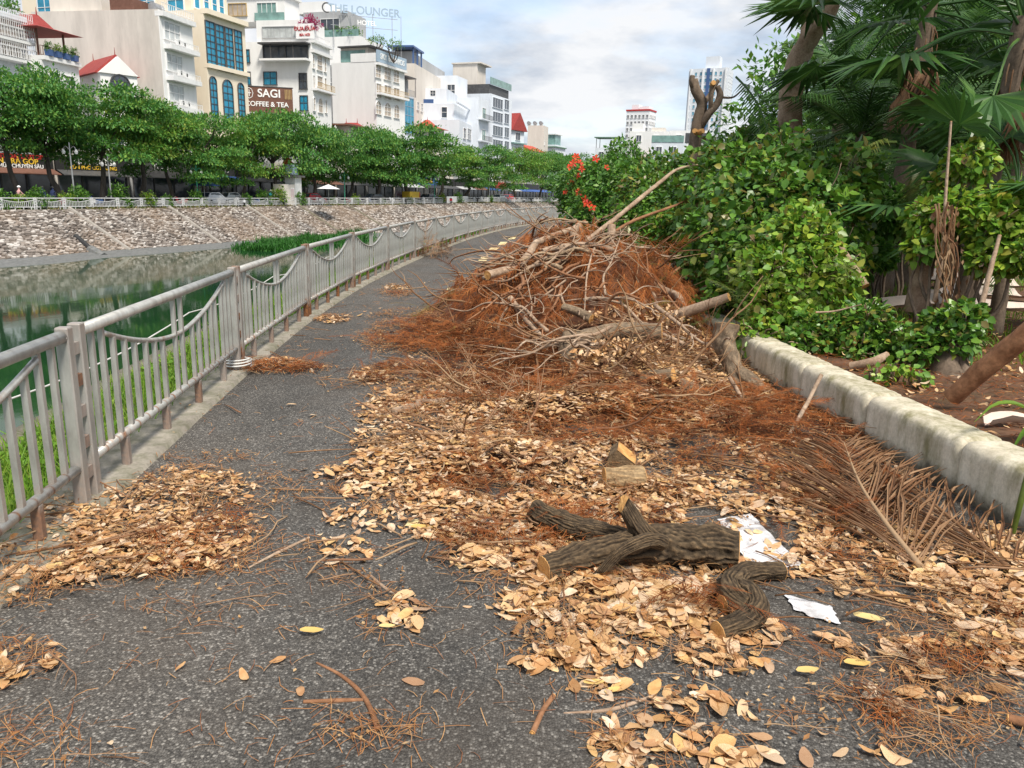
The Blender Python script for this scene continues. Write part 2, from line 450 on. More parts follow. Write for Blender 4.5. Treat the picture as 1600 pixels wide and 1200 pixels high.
def make_cutwood():
    t = NT('cut_wood')
    n = t.noise(30, 6, 0.6)
    col = t.ramp(n, [(0.3, (0.50, 0.24, 0.07)), (0.7, (0.70, 0.42, 0.16))])
    n2 = t.noise(8, 5)
    col = t.mix(t.ramp(n2, [(0.5, (0, 0, 0)), (0.7, (0.6,) * 3)]), col, (0.34, 0.15, 0.045))
    dd = t.n.new('ShaderNodeVectorMath'); dd.operation = 'DISTANCE'; t.L(t.co.outputs['Generated'], dd.inputs[0]); dd.inputs[1].default_value = (.5, .52, .47)
    rg = t.math('SINE', t.math('ADD', t.math('MULTIPLY', dd.outputs['Value'], 75.0), t.math('MULTIPLY', t.noise(12, 3), 5.0)))
    col = t.mix(t.ramp(rg, [(0.3, (0, 0, 0)), (0.95, (0.45,) * 3)]), col, (0.30, 0.14, 0.05))
    col = t.mix(t.ramp(dd.outputs['Value'], [(0.52, (0, 0, 0)), (0.68, (0.6,) * 3)]), col, (0.22, 0.12, 0.06))
    return t.done(t.pbsdf(col, 0.75, 0, t.bump(n, 0.4, 0.004), 0.25))

M = {}
M['asphalt'] = make_asphalt()
M['kerb'] = make_concrete('kerb_concrete', (0.20, 0.18, 0.15), (0.33, 0.30, 0.25), (0.07, 0.08, 0.03), 0.7)
M['wall_block'] = make_concrete('old_concrete', (0.46, 0.41, 0.31), (0.70, 0.645, 0.52), (0.17, 0.155, 0.065), 0.85, foot=True)
M['steel'] = make_steel('weathered_steel')
M['top_rail'] = make_steel('weathered_top_rail', 3.2)
M['rail'] = make_steel('weathered_steel_rail', 0.151)
M['water'] = make_water()
M['stone'] = make_stone()
M['toe'] = make_concrete('wet_concrete', (0.12, 0.125, 0.13), (0.20, 0.20, 0.20), (0.06, 0.07, 0.04), 0.5)
M['mortar'] = make_concrete('mortar', (0.09, 0.08, 0.07), (0.17, 0.14, 0.12), (0.07, 0.08, 0.04), 0.4)
M['soil'] = make_concrete('garden_soil', (0.07, 0.04, 0.025), (0.17, 0.085, 0.05), (0.08, 0.07, 0.03), 0.5, 0.95)
M['earth'] = make_concrete('bare_earth', (0.09, 0.08, 0.06), (0.16, 0.14, 0.11), (0.05, 0.07, 0.02), 0.6, 0.95)
M['street'] = make_concrete('street_surface', (0.07, 0.07, 0.07), (0.12, 0.12, 0.115), (0.06, 0.06, 0.05), 0.3, 0.9)
M['white_paint'] = make_concrete('worn_white_paint', (0.62, 0.62, 0.64), (0.74, 0.74, 0.76), (0.25, 0.23, 0.22), 0.8, 0.8)
M['yellow_paint'] = make_concrete('worn_yellow_paint', (0.62, 0.50, 0.24), (0.78, 0.66, 0.36), (0.3, 0.26, 0.16), 0.6, 0.7)
M['cut'] = make_cutwood()
M['dark_bark'] = make_bark('dark_furrowed_bark', (0.040, 0.028, 0.018), (0.125, 0.088, 0.052), 16, 0.9, (1, 1, 1), furrow=0.95)
M['grey_bark'] = make_bark('grey_bark', (0.11, 0.078, 0.052), (0.27, 0.205, 0.14), 12, 0.8, (1, 1, 1), furrow=0.7)
M['tan_bark'] = make_bark('tan_bark', (0.24, 0.155, 0.10), (0.44, 0.33, 0.24), 8, 0.4, (1, 1, 1))
M['brown_pole'] = make_bark('peeled_pole_bark', (0.17, 0.075, 0.035), (0.33, 0.17, 0.09), 7, 0.4, (1, 1, 1))
M['tree_bark'] = make_bark('tree_bark', (0.10, 0.075, 0.055), (0.22, 0.165, 0.12), 7, 0.7)
M['street_bark'] = make_bark('street_tree_bark', (0.05, 0.042, 0.035), (0.12, 0.10, 0.085), 3, 0.5)
M['twig'] = leafmat('dry_twig', [(0.17, 0.085, 0.04), (0.30, 0.18, 0.10), (0.22, 0.11, 0.06), (0.36, 0.24, 0.14)], 0.0, 0.8, 0.2)
M['dry_leaf'] = leafmat('dry_leaf', [(0.70, 0.48, 0.26), (0.62, 0.37, 0.17), (0.76, 0.59, 0.40), (0.44, 0.22, 0.085), (0.72, 0.52, 0.30), (0.66, 0.40, 0.16), (0.78, 0.64, 0.47), (0.32, 0.15, 0.06), (0.74, 0.51, 0.22), (0.80, 0.67, 0.51), (0.56, 0.31, 0.13)], 0.16, 0.5, 0.4, blotch=38, bamt=0.6, bcol=(0.62, 0.43, 0.28))
M['crumb'] = leafmat('leaf_crumbs', [(0.30, 0.15, 0.06), (0.20, 0.09, 0.035), (0.42, 0.25, 0.11), (0.14, 0.06, 0.028), (0.5, 0.34, 0.18)], 0.0, 0.8, 0.2)
M['needle'] = leafmat('rust_needles', [(0.276, 0.078, 0.019), (0.168, 0.048, 0.016), (0.384, 0.120, 0.030), (0.108, 0.036, 0.014), (0.324, 0.126, 0.038), (0.228, 0.066, 0.018)], 0.12, 0.75, 0.15, patch=True)
M['straw'] = leafmat('fine_straw', [(0.36, 0.17, 0.06), (0.26, 0.10, 0.035), (0.46, 0.27, 0.12), (0.20, 0.08, 0.035)], 0.0, 0.8, 0.2)
M['olive_needle'] = leafmat('olive_needles', [(0.22, 0.19, 0.04), (0.25, 0.16, 0.04), (0.16, 0.16, 0.035), (0.32, 0.19, 0.06), (0.20, 0.10, 0.03)], 0.15, 0.7, 0.2)
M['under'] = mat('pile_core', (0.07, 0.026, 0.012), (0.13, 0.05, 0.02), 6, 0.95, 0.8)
M['dead_frond'] = leafmat('dead_palm_leaf', [(0.24, 0.13, 0.065), (0.38, 0.24, 0.14), (0.15, 0.075, 0.04), (0.30, 0.17, 0.09), (0.20, 0.10, 0.05)], 0.1, 0.7, 0.3)
M['shrub_leaf'] = leafmat('shrub_leaf', [(0.184, 0.343, 0.037), (0.184, 0.343, 0.037), (0.123, 0.285, 0.032), (0.098, 0.235, 0.026), (0.123, 0.285, 0.032), (0.330, 0.286, 0.044), (0.054, 0.146, 0.024), (0.054, 0.146, 0.024), (0.079, 0.206, 0.024), (0.123, 0.285, 0.032), (0.184, 0.343, 0.037), (0.079, 0.206, 0.024), (0.176, 0.110, 0.033), (0.098, 0.235, 0.026), (0.079, 0.206, 0.024), (0.098, 0.235, 0.026), (0.054, 0.146, 0.024)], 0.28, 0.38, 0.5)
M['shrub_leaf_light'] = leafmat('light_shrub_leaf', [(0.348, 0.455, 0.047), (0.348, 0.455, 0.047), (0.237, 0.416, 0.041), (0.124, 0.277, 0.026), (0.237, 0.416, 0.041), (0.330, 0.286, 0.044), (0.112, 0.257, 0.026), (0.112, 0.257, 0.026), (0.150, 0.317, 0.030), (0.237, 0.416, 0.041), (0.348, 0.455, 0.047), (0.150, 0.317, 0.030), (0.176, 0.110, 0.033), (0.124, 0.277, 0.026), (0.150, 0.317, 0.030), (0.124, 0.277, 0.026), (0.112, 0.257, 0.026)], 0.3, 0.4, 0.45)
M['hedge_leaf'] = leafmat('hedge_leaf', [(0.070, 0.198, 0.026), (0.113, 0.268, 0.033), (0.051, 0.139, 0.025), (0.175, 0.327, 0.040)], 0.28, 0.42, 0.4)
M['tree_leaf'] = leafmat('street_tree_leaf', [(0.074, 0.227, 0.050), (0.122, 0.307, 0.052), (0.047, 0.159, 0.045), (0.229, 0.374, 0.052), (0.080, 0.248, 0.052)], 0.3, 0.5, 0.3)
M['tree_leaf_y'] = leafmat('yellowing_tree_leaf', [(0.127, 0.312, 0.044), (0.190, 0.367, 0.048), (0.064, 0.199, 0.035), (0.297, 0.358, 0.052), (0.106, 0.278, 0.044)], 0.3, 0.5, 0.3)
M['palm_leaf'] = leafmat('palm_leaf', [(0.040, 0.114, 0.024), (0.064, 0.162, 0.029), (0.027, 0.081, 0.021), (0.091, 0.195, 0.036)], 0.22, 0.4, 0.45)
M['palm_leaf_y'] = leafmat('yellow_palm_leaf', [(0.13, 0.18, 0.03), (0.09, 0.15, 0.025), (0.17, 0.19, 0.04)], 0.3, 0.45, 0.4)
M['grass'] = leafmat('grass_blade', [(0.14, 0.30, 0.025), (0.20, 0.36, 0.035), (0.09, 0.22, 0.02), (0.27, 0.38, 0.05)], 0.35, 0.5, 0.3)
M['weed'] = leafmat('river_weed', [(0.035, 0.15, 0.02), (0.05, 0.19, 0.025), (0.025, 0.11, 0.018)], 0.3, 0.5, 0.3)
M['hibiscus'] = leafmat('hibiscus_petal', [(0.75, 0.07, 0.03), (0.8, 0.12, 0.05), (0.65, 0.04, 0.04)], 0.3, 0.5, 0.3)
M['bougain'] = leafmat('bougainvillea_bract', [(0.45, 0.05, 0.16), (0.35, 0.03, 0.12), (0.5, 0.1, 0.22)], 0.3, 0.5, 0.3)
M['yellow_leaf'] = leafmat('yellow_fallen_leaf', [(0.72, 0.50, 0.17), (0.68, 0.44, 0.13), (0.74, 0.56, 0.24)], 0.12, 0.5, 0.35)
# city
def plaster(name, c, dirt=0.35):
    t = NT(name)
    n = t.noise(0.35, 7, 0.65, stretch=(1, 1, 0.3)); col = t.ramp(n, [(0.3, tuple(x * (1 - dirt * 0.45) for x in c)), (0.6, c)])
    n2 = t.noise(1.6, 8, 0.7, stretch=(1, 1, 0.15))
    col = t.mix(t.ramp(n2, [(0.55, (0, 0, 0)), (0.78, (dirt,) * 3)]), col, tuple(x * 0.5 for x in c))
    return t.done(t.pbsdf(col, 0.8, 0, None, 0.3))
M['white'] = plaster('white_plaster', (0.80, 0.80, 0.79), 0.25)
M['bluewhite'] = plaster('cool_white_plaster', (0.70, 0.74, 0.80), 0.3)
M['bare'] = plaster('bare_concrete', (0.64, 0.60, 0.55), 0.6)
M['greywall'] = plaster('grey_render', (0.42, 0.43, 0.44), 0.5)
M['cream'] = plaster('cream_plaster', (0.80, 0.71, 0.57), 0.2)
M['beige'] = plaster('beige_plaster', (0.68, 0.63, 0.57), 0.4)
M['trim'] = mat('white_trim', (0.80, 0.80, 0.80), (0.70, 0.70, 0.70), 2, 0.6)
M['darktrim'] = mat('dark_frame', (0.05, 0.05, 0.055), (0.09, 0.09, 0.09), 2, 0.5)
M['goldtrim'] = mat('gold_railing', (0.42, 0.28, 0.10), (0.5, 0.36, 0.16), 2, 0.5)
M['glass_blue'] = make_glass('blue_glass', (0.005, 0.17, 0.28))
M['glass_dark'] = make_glass('dark_glass', (0.03, 0.04, 0.055))
M['glass_pale'] = make_glass('curtained_glass', (0.34, 0.36, 0.36), 0.3)
M['glass_tan'] = make_glass('shuttered_glass', (0.30, 0.25, 0.20), 0.4)
M['glass_green'] = make_glass('green_glass', (0.12, 0.22, 0.20), 0.1)
def tiles(name, c1, c2):
    t = NT(name)
    w = t.node('ShaderNodeTexWave', Scale=2.2); t.L(t.co.outputs['Object'], w.inputs[0])
    col = t.ramp(t.noise(3, 5), [(0.3, c1), (0.7, c2)])
    return t.done(t.pbsdf(col, 0.6, 0, t.bump(w.outputs['Fac'], 0.6, 0.05), 0.4))
M['redtile'] = tiles('red_roof', (0.26, 0.030, 0.028), (0.36, 0.055, 0.045))
M['orangetile'] = tiles('orange_red_roof', (0.40, 0.055, 0.03), (0.50, 0.09, 0.045))
M['greenroof'] = tiles('green_roof', (0.10, 0.20, 0.14), (0.14, 0.26, 0.18))
M['red'] = mat('red_paint', (0.5, 0.03, 0.03), (0.4, 0.03, 0.03), 3, 0.5)
M['black'] = mat('black_plastic', (0.02, 0.02, 0.022), (0.035, 0.035, 0.035), 5, 0.5)
M['brownpanel'] = mat('brown_panel', (0.13, 0.06, 0.04), (0.18, 0.085, 0.06), 3, 0.6)
M['signwhite'] = mat('sign_white', (0.85, 0.85, 0.85), (0.8, 0.8, 0.8), 3, 0.5)
M['signyellow'] = mat('sign_yellow', (0.75, 0.5, 0.05), (0.7, 0.45, 0.05), 3, 0.5)
M['signblue'] = mat('sign_blue', (0.35, 0.45, 0.55), (0.3, 0.4, 0.5), 3, 0.5)
M['fence_white'] = mat('white_enamel', (0.66, 0.67, 0.68), (0.55, 0.55, 0.55), 3, 0.5)
M['tyre'] = mat('tyre_rubber', (0.02, 0.02, 0.02), (0.03, 0.03, 0.03), 9, 0.85)
M['chrome'] = mat('grey_metal', (0.5, 0.5, 0.5), (0.4, 0.4, 0.4), 5, 0.35, 0, 0.7)
M['carwhite'] = mat('white_car_paint', (0.75, 0.76, 0.78), (0.7, 0.7, 0.72), 1, 0.25)
M['carred'] = mat('red_car_paint', (0.45, 0.03, 0.04), (0.4, 0.03, 0.04), 1, 0.25)
M['carblack'] = mat('black_car_paint', (0.03, 0.03, 0.035), (0.04, 0.04, 0.04), 1, 0.25)
M['carblue'] = mat('blue_paint', (0.06, 0.12, 0.28), (0.05, 0.1, 0.24), 1, 0.35)
M['skin'] = mat('skin', (0.45, 0.28, 0.2), (0.42, 0.25, 0.18), 5, 0.6)
M['teal'] = mat('teal_cloth', (0.03, 0.28, 0.30), (0.03, 0.22, 0.25), 5, 0.8)
M['navy'] = mat('navy_cloth', (0.03, 0.05, 0.14), (0.03, 0.04, 0.11), 5, 0.8)
M['pink'] = mat('pink_cloth', (0.62, 0.36, 0.33), (0.55, 0.3, 0.3), 5, 0.8)
M['lampgreen'] = mat('green_post_paint', (0.04, 0.28, 0.17), (0.04, 0.22, 0.14), 3, 0.5)
M['canvas_blue'] = mat('blue_canvas', (0.05, 0.12, 0.36), (0.05, 0.1, 0.3), 3, 0.8)
M['canvas_white'] = mat('white_canvas', (0.75, 0.75, 0.74), (0.65, 0.65, 0.65), 3, 0.8)
M['orange'] = mat('orange_cloth', (0.55, 0.14, 0.03), (0.5, 0.12, 0.03), 3, 0.7)
M['pinkflag'] = mat('pink_print', (0.75, 0.16, 0.18), (0.80, 0.62, 0.62), 14, 0.7, p=(0.48, 0.52))
M['board'] = mat('pale_sheath', (0.52, 0.42, 0.36), (0.66, 0.56, 0.48), 6, 0.8, 0.3)
M['wire'] = mat('pale_cable', (0.65, 0.65, 0.63), (0.55, 0.55, 0.53), 6, 0.6)
M['farbldg'] = plaster('far_white_plaster', (0.78, 0.80, 0.83), 0.15)  # plain cool white plaster of the distant block and tower trim
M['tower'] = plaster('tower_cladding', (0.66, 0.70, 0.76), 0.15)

# ------------------------------------------------------------------ large structure: path, banks, river, ground
CURVE = np.array([(-1.30, -6), (-1.55, -2.6), (-1.84, 0.6), (-2.16, 3.68), (-2.45, 6.8), (-2.63, 9.7), (-2.68, 12.9), (-2.60, 15.8), (-2.45, 18.8), (-2.27, 21.5), (-2.04, 24.4), (-1.75, 27.5), (-1.37, 30.8), (-0.92, 34.1), (-0.34, 37.6), (0.38, 41.1), (1.25, 45.0), (2.5, 49.5), (4.4, 55), (7.6, 62), (13, 71), (22, 82), (40, 98), (80, 120), (160, 150), (400, 230), (2400, 700)])
CP, _r = catmull([(x, y, 0) for x, y in CURVE[:-2]], np.zeros(len(CURVE) - 2), 700)
CT = np.gradient(CP, axis=0); CT /= np.linalg.norm(CT, axis=1)[:, None]
CN = np.stack([CT[:, 1], -CT[:, 0], np.zeros(len(CT))], 1)      # to the right of the walking direction
CS = np.r_[0, np.cumsum(np.linalg.norm(np.diff(CP, axis=0), axis=1))]
S0 = np.interp(3.68, CP[:400, 1], CS[:400])                     # arc length at the near double post
def at_s(s, off=0.0, z=0.0):
    p = np.array([np.interp(s, CS, CP[:, k]) for k in range(3)]); n = np.array([np.interp(s, CS, CN[:, k]) for k in range(3)])
    p = p + n * off; return Vector((p[0], p[1], z))
def fx(Y): return np.interp(Y, CP[:450, 1], CP[:450, 0])

def strip(name, offs, zs, s0, s1, n, mats, kind='structure', jit=None):
    ss = np.linspace(s0, s1, n); k = len(offs)
    C_ = np.stack([np.interp(ss, CS, CP[:, i]) for i in range(3)], 1); N_ = np.stack([np.interp(ss, CS, CN[:, i]) for i in range(3)], 1)
    V = C_[:, None, :] + N_[:, None, :] * np.array(offs)[None, :, None]; V[:, :, 2] = np.array(zs)[None, :]
    if jit: V[:, :, 2] += jit(V[:, :, 0], V[:, :, 1])
    i = np.arange(n - 1)[:, None] * k; j = np.arange(k - 1)[None, :]
    f = np.stack([i + j, i + j + 1, i + k + j + 1, i + k + j], -1).reshape(-1, 4)
    o = MB().add(V.reshape(-1, 3), f).build(name, mats, smooth=True)
    return tag(o, kind=kind)

SEND = CS[-1]
path = strip('asphalt_path', [0.07, 1.0, 2.0, 3.0, 4.0, 4.9], [0, 0.012, 0.02, 0.012, 0, 0], 0, SEND, 400, M['asphalt'])
strip('concrete_edging', [-0.19, -0.188, 0.10, 0.135], [-0.1, 0.035, 0.03, -0.06], 0, 120, 300, M['kerb'], jit=lambda x, y: 0.012 * (vnoise(x * 6, y * 6, 3) - 0.5))
strip('grass_verge', [-0.97, -0.6, -0.18], [-0.12, -0.07, -0.03], 0, SEND, 300, M['earth'])
strip('bank_edging', [-1.16, -1.155, -0.95, -0.945], [-0.4, -0.075, -0.07, -0.4], 0, 120, 260, M['wall_block'], jit=lambda x, y: 0.03 * (vnoise(x * 5, y * 5, 4) - 0.5))
strip('near_bank_slope', [-5.0, -1.15], [-4.3, -0.2], 0, SEND, 200, M['toe'])
strip('garden_ground', list(np.r_[np.linspace(4.95, 9, 28), np.linspace(9.4, 22, 24)]), [0.2] * 52, 3, 62, 260, M['soil'], jit=lambda x, y: 0.10 * (vnoise(x * 1.6, y * 1.6, 5) - 0.4) + 0.05 * (vnoise(x * 7, y * 7, 6) - 0.5))
strip('park_ground', [4.95, 21.5, 200, 1500], [0.1, 0.12, 0.1, 0], 0, SEND, 120, M['earth'])

TOP = np.array([(-420, -190, -0.7), (-150, -25, -0.7), (-75, 30, -0.68), (-52, 46, -0.67), (-40.0, 60.8, -0.65), (-37.1, 67.6, -0.62), (-34, 76, -0.6), (-29.5, 90, -0.55), (-24, 104, -0.45), (-18, 113, -0.36), (-6.5, 137, -0.05), (2, 160, 0), (13, 194, 0), (30, 235, 0), (75, 300, 0), (200, 400, 0), (600, 600, 0), (2500, 1300, 0)])
FOOT = np.array([(-414, -215, -4), (-140, -46, -4), (-66, 16, -4), (-46, 35, -4), (-35.0, 53, -4), (-33.0, 61, -4), (-30, 69, -4), (-26.2, 80, -4), (-20.5, 95, -4), (-13, 105, -4), (-1, 128, -4), (8, 152, -4), (20, 186, -4), (38, 225, -4), (85, 285, -4), (215, 380, -4), (615, 575, -4), (2510, 1270, -4)])
def resample(A, n):
    p, _ = catmull(A, np.zeros(len(A)), n); return p
TP = resample(TOP[2:15], 260); FP = resample(FOOT[1:16], 4000)
_t = np.gradient(TP[:, :2], axis=0); _t /= np.linalg.norm(_t, axis=1)[:, None]
def _foot(i):
    d = FP[:, :2] - TP[i, :2]; L = np.linalg.norm(d, axis=1)
    return FP[np.argmin(np.abs(d @ _t[i]) + 0.02 * L)]
FP = np.array([_foot(i) for i in range(260)])
def surf(name, A, B, m, kind='structure', nrow=2, parent=None):
    n = len(A); V = np.stack([A + (B - A) * t for t in np.linspace(0, 1, nrow)], 1)
    i = np.arange(n - 1)[:, None] * nrow; j = np.arange(nrow - 1)[None, :]
    f = np.stack([i + j, i + j + 1, i + nrow + j + 1, i + nrow + j], -1).reshape(-1, 4)
    return tag(MB().add(V.reshape(-1, 3), f).build(name, m, parent), kind=kind)
M['greystone'] = make_concrete('grey_rib', (0.26, 0.24, 0.22), (0.36, 0.33, 0.30), (0.1, 0.1, 0.06), 0.4)
bank = surf('far_bank', TP, FP, M['mortar'])
# stones laid on the far bank, in courses
def bank_stones():
    mb = MB(); r = np.random.default_rng(5)
    seg = np.r_[0, np.cumsum(np.linalg.norm(np.diff(TP[:, :2], axis=0), axis=1))]
    lim = np.interp(175, TP[:, 1], seg)
    bv = np.array([[-.5, -.5, 0], [.5, -.5, 0], [.5, .5, 0], [-.5, .5, 0], [-.38, -.36, 1], [.36, -.40, 1], [.40, .36, 1], [-.36, .40, 1]])
    bf = np.array([(4, 5, 6, 7), (0, 1, 5, 4), (1, 2, 6, 5), (2, 3, 7, 6), (3, 0, 4, 7)])
    pos, Ms, sc = [], [], []
    for row in range(34):
        s = r.uniform(0, .5)
        while s < lim:
            w = r.uniform(0.18, 0.42)
            if s > 40: w *= 1.25
            t = (row + .5 + r.uniform(-.18, .18)) / 34 * 0.90 + 0.03
            a = np.array([np.interp(s + w / 2, seg, TP[:, k]) for k in range(3)]); b = np.array([np.interp(s + w / 2, seg, FP[:, k]) for k in range(3)])
            a2 = np.array([np.interp(s + w / 2 + .3, seg, TP[:, k]) for k in range(3)])
            x = a2 - a; x /= np.linalg.norm(x); yv = a - b; L = np.linalg.norm(yv); yv = yv / L
            z = np.cross(x, yv); z /= np.linalg.norm(z)
            if z[2] < 0: z = -z
            ang = r.uniform(-.6, .6); x2 = x * math.cos(ang) + yv * math.sin(ang); y2 = np.cross(z, x2)
            pos.append(a + (b - a) * t); Ms.append(np.stack([x2, y2, z], 1)); sc.append((w * .97, L * .92 / 34 * r.uniform(.85, 1.1), r.uniform(.03, .17)))
            s += w
    scatter(mb, bv, bf, np.array(pos), np.array(Ms), np.array(sc))
    o = mb.build('stone', M['stone'], bank); tag(o, kind='stuff')
bank_stones()
def bank_pt(Y, t, dz=0.0):
    i = np.interp(Y, TP[:, 1], np.arange(len(TP)))
    a = np.array([np.interp(i, np.arange(len(TP)), TP[:, k]) for k in range(3)]); b = np.array([np.interp(i, np.arange(len(TP)), FP[:, k]) for k in range(3)])
    p = a + (b - a) * t; return Vector((p[0], p[1], p[2] + dz))
for Yr in (57, 66, 76.5, 88, 97, 106, 118, 132):
    mb = MB(); add_tube(mb, [bank_pt(Yr, -0.0, .06), bank_pt(Yr, .97, .06)], [.20, .20], 8, 6)
    mb.build('bank_rib', M['greystone'] if Yr not in (97, 106) else M['wall_block'], bank)
# toe of wet concrete along the waterline
TOE = FP + np.array([0.62, -0.45, 0.0]); TOE[:, 2] = -4.05
A2 = FP * 0.94 + TP * 0.06; A2[:, 2] += 0.10
surf('bank_toe', A2, TOE + np.array([1.3, -0.9, 0]), M['toe'])
# far side ground: out to the horizon
OUT = TP + np.array([-1, 0.45, 0]) / 1.1 * 6
far_top = np.vstack([TOP[:2], TP, TOP[15:]]); 
out = np.array([p + np.array([-2600, 1400, 0]) * (1 if p[0] < 700 else 1) for p in far_top]); out[:, 2] = -0.7
surf('ground', far_top + np.array([0, 0, -0.004]), out, M['earth'], nrow=2)
st_in = TP + np.array([-2.6, 1.1, 0.02]); st_out = TP + np.array([-9.5, 4.2, 0.02])
surf('street', st_in, st_out, M['street'])
surf('street_pavement', TP + np.array([-9.5, 4.2, 0.14]), TP + np.array([-14.5, 6.4, 0.14]), M['kerb'])
water = MB().add([(-700, -400, -4), (900, -400, -4), (900, 900, -4), (-700, 900, -4)], [(0, 1, 2, 3)]).build('river_water', M['water'])
tag(water, kind='structure')
tag(MB().add([(-5000, -3000, -6), (5000, -3000, -6), (5000, 6000, -6), (-5000, 6000, -6)], [(0, 1, 2, 3)]).build('river_bed', M['earth']), kind='structure')

# painted markings on the path: ragged white stripe under the logs, yellow dashes
def decal(name, pix, m, z=0.0, jag=0.03, sub=6):
    pts = []
    q = [G(*p, 0) for p in pix]
    for i, a in enumerate(q):
        b = q[(i + 1) % len(q)]
        for k in range(sub):
            p = a.lerp(b, k / sub); pts.append((p.x + random.uniform(-jag, jag), p.y + random.uniform(-jag, jag), z))
    ctr = np.mean(np.array(pts), 0)
    return tag(MB().add(list(pts) + [tuple(ctr)], [(i, (i + 1) % len(pts), len(pts)) for i in range(len(pts))]).build(name, m), kind='structure')
zdec = 0.019
decal('white_road_marking', [(1120, 816), (1172, 808), (1206, 842), (1252, 888), (1214, 896), (1170, 886), (1146, 852)], M['white_paint'], zdec, 0.006, 8)
decal('white_road_marking', [(1225, 935), (1258, 942), (1300, 955), (1312, 982), (1272, 972), (1240, 958)], M['white_paint'], zdec, 0.006, 8)
for q in ([(672, 498), (700, 498), (696, 508), (668, 508)], [(640, 818), (690, 820), (680, 830), (632, 829)], [(700, 452), (716, 452), (712, 458), (696, 458)],
          [(752, 403), (765, 403), (760, 409), (747, 409)], [(767, 388), (780, 388), (775, 393), (762, 393)], [(782, 379), (793, 379), (789, 384), (778, 384)], [(797, 371), (807, 371), (803, 375), (793, 375)]):
    decal('yellow_road_marking', q, M['yellow_paint'], 0.024, 0.008, 3)

# ------------------------------------------------------------------ riverside fence
fence = empty('riverside_fence', at_s(S0, 0, 0))
tag(fence, 'rust streaked grey steel fence of arched panels along the river edge of the path', 'fence')
FL = fence.location.copy()
PL = 3.02
def sq(mb, a, b, w, mi=0):
    a = Vector(a); b = Vector(b); h = w / 2
    v = [(a.x + sx * h, a.y + sy * h, a.z) for sx, sy in ((-1, -1), (1, -1), (1, 1), (-1, 1))] + [(b.x + sx * h, b.y + sy * h, b.z) for sx, sy in ((-1, -1), (1, -1), (1, 1), (-1, 1))]
    mb.add(v, [(3, 2, 1, 0), (4, 5, 6, 7), (0, 1, 5, 4), (1, 2, 6, 5), (2, 3, 7, 6), (3, 0, 4, 7)], mi)
def bev_post(w, z0, z1):
    bm = MB(); h = w / 2; b = 0.006
    ring = [(-h + b, -h), (h - b, -h), (h, -h + b), (h, h - b), (h - b, h), (-h + b, h), (-h, h - b), (-h, -h + b)]
    v = [(x, y, z0) for x, y in ring] + [(x, y, z1 - b) for x, y in ring] + [(x * .9, y * .9, z1) for x, y in ring]
    f = [(i, (i + 1) % 8, 8 + (i + 1) % 8, 8 + i) for i in range(8)] + [(8 + i, 8 + (i + 1) % 8, 16 + (i + 1) % 8, 16 + i) for i in range(8)] + [tuple(range(16, 24))]
    return bm.add(v, f)
ZB, ZT = 0.205, 0.872
def arch_z(x):
    u = abs(x - PL / 2) / (PL / 2 - 0.35); u = min(1, u)
    return 0.60 + 0.215 * (u ** 1.8)
post_me = bev_post(0.062, 0.0, 0.915).mesh('post', M['steel'])
mb = MB(); add_tube(mb, [(0.10, 0, ZT), (PL - 0.10, 0, ZT)], [0.031, 0.031], 14, 2); top_me = mb.mesh('top_rail', M['top_rail'], True)
mb = MB(); add_tube(mb, [(0.10, 0, ZB), (PL - 0.10, 0, ZB)], [0.025, 0.025], 12, 2); bot_me = mb.mesh('bottom_rail', M['rail'], True)
xs = [0.151 * k for k in range(2, 19)]
mb = MB(); add_tube(mb, [(x, 0, arch_z(x)) for x in np.linspace(0.35, PL - 0.35, 15)], [0.016] * 15, 8, 40); arch_me = mb.mesh('arch_rail', M['steel'], True)
mb = MB(); mb.box((0, 0, 0), (0.058, 0.045, 0.06)); spacer_me = mb.mesh('spacer', M['steel'])
foot_me = bev_post(0.045, 0.0, ZB - 0.015).mesh('foot', M['steel'])
pick_me = {}
centre = PL / 2
pk = [0.151 * 1 + 0.06, 0.151 * 2 + 0.03] + [0.46 + 0.151 * k for k in range(6)] + [centre - 0.07, centre + 0.07]
pk = pk + [PL - p for p in pk[:8]][::-1]
for i, x in enumerate(pk):
    full = i in (0, 1, 8, 9, 16, 17)
    z1 = ZT - 0.02 if full else arch_z(x) - 0.008
    mb = MB(); sq(mb, (0, 0, ZB + 0.015), (0, 0, z1), 0.027); pick_me[i] = mb.mesh('picket', M['steel'])
NPAN = range(-2, 16)
for k in NPAN:
    a = at_s(S0 + k * PL); b = at_s(S0 + (k + 1) * PL); d = b - a; rz = math.atan2(d.y, d.x)
    ux = Vector((math.cos(rz), math.sin(rz), 0)); sc_ = d.length / PL
    def put(nm, me, x, z=0.0, y=0.0):
        o = link(nm, me, fence, a - FL + ux * x * sc_ + Vector((0, 0, z + 0.01)), rz + random.uniform(-.01, .01))
        if nm in ('picket', 'foot'): o.rotation_euler[0] = random.uniform(-.008, .008)
        return o
    for x in (0.065, PL - 0.065): put('post', post_me, x)
    for nm, me in (('top_rail', top_me), ('bottom_rail', bot_me), ('arch_rail', arch_me)):
        o = put(nm, me, 0); o.rotation_euler[2] = rz; o.scale = (sc_, 1, 1)
    for i, x in enumerate(pk): put('picket', pick_me[i], x)
    for x in (0.5, 1.17, 1.85, 2.52): put('foot', foot_me, x)
    for z in (0.80, 0.64, 0.48, 0.32, 0.16): put('spacer', spacer_me, 0, z)
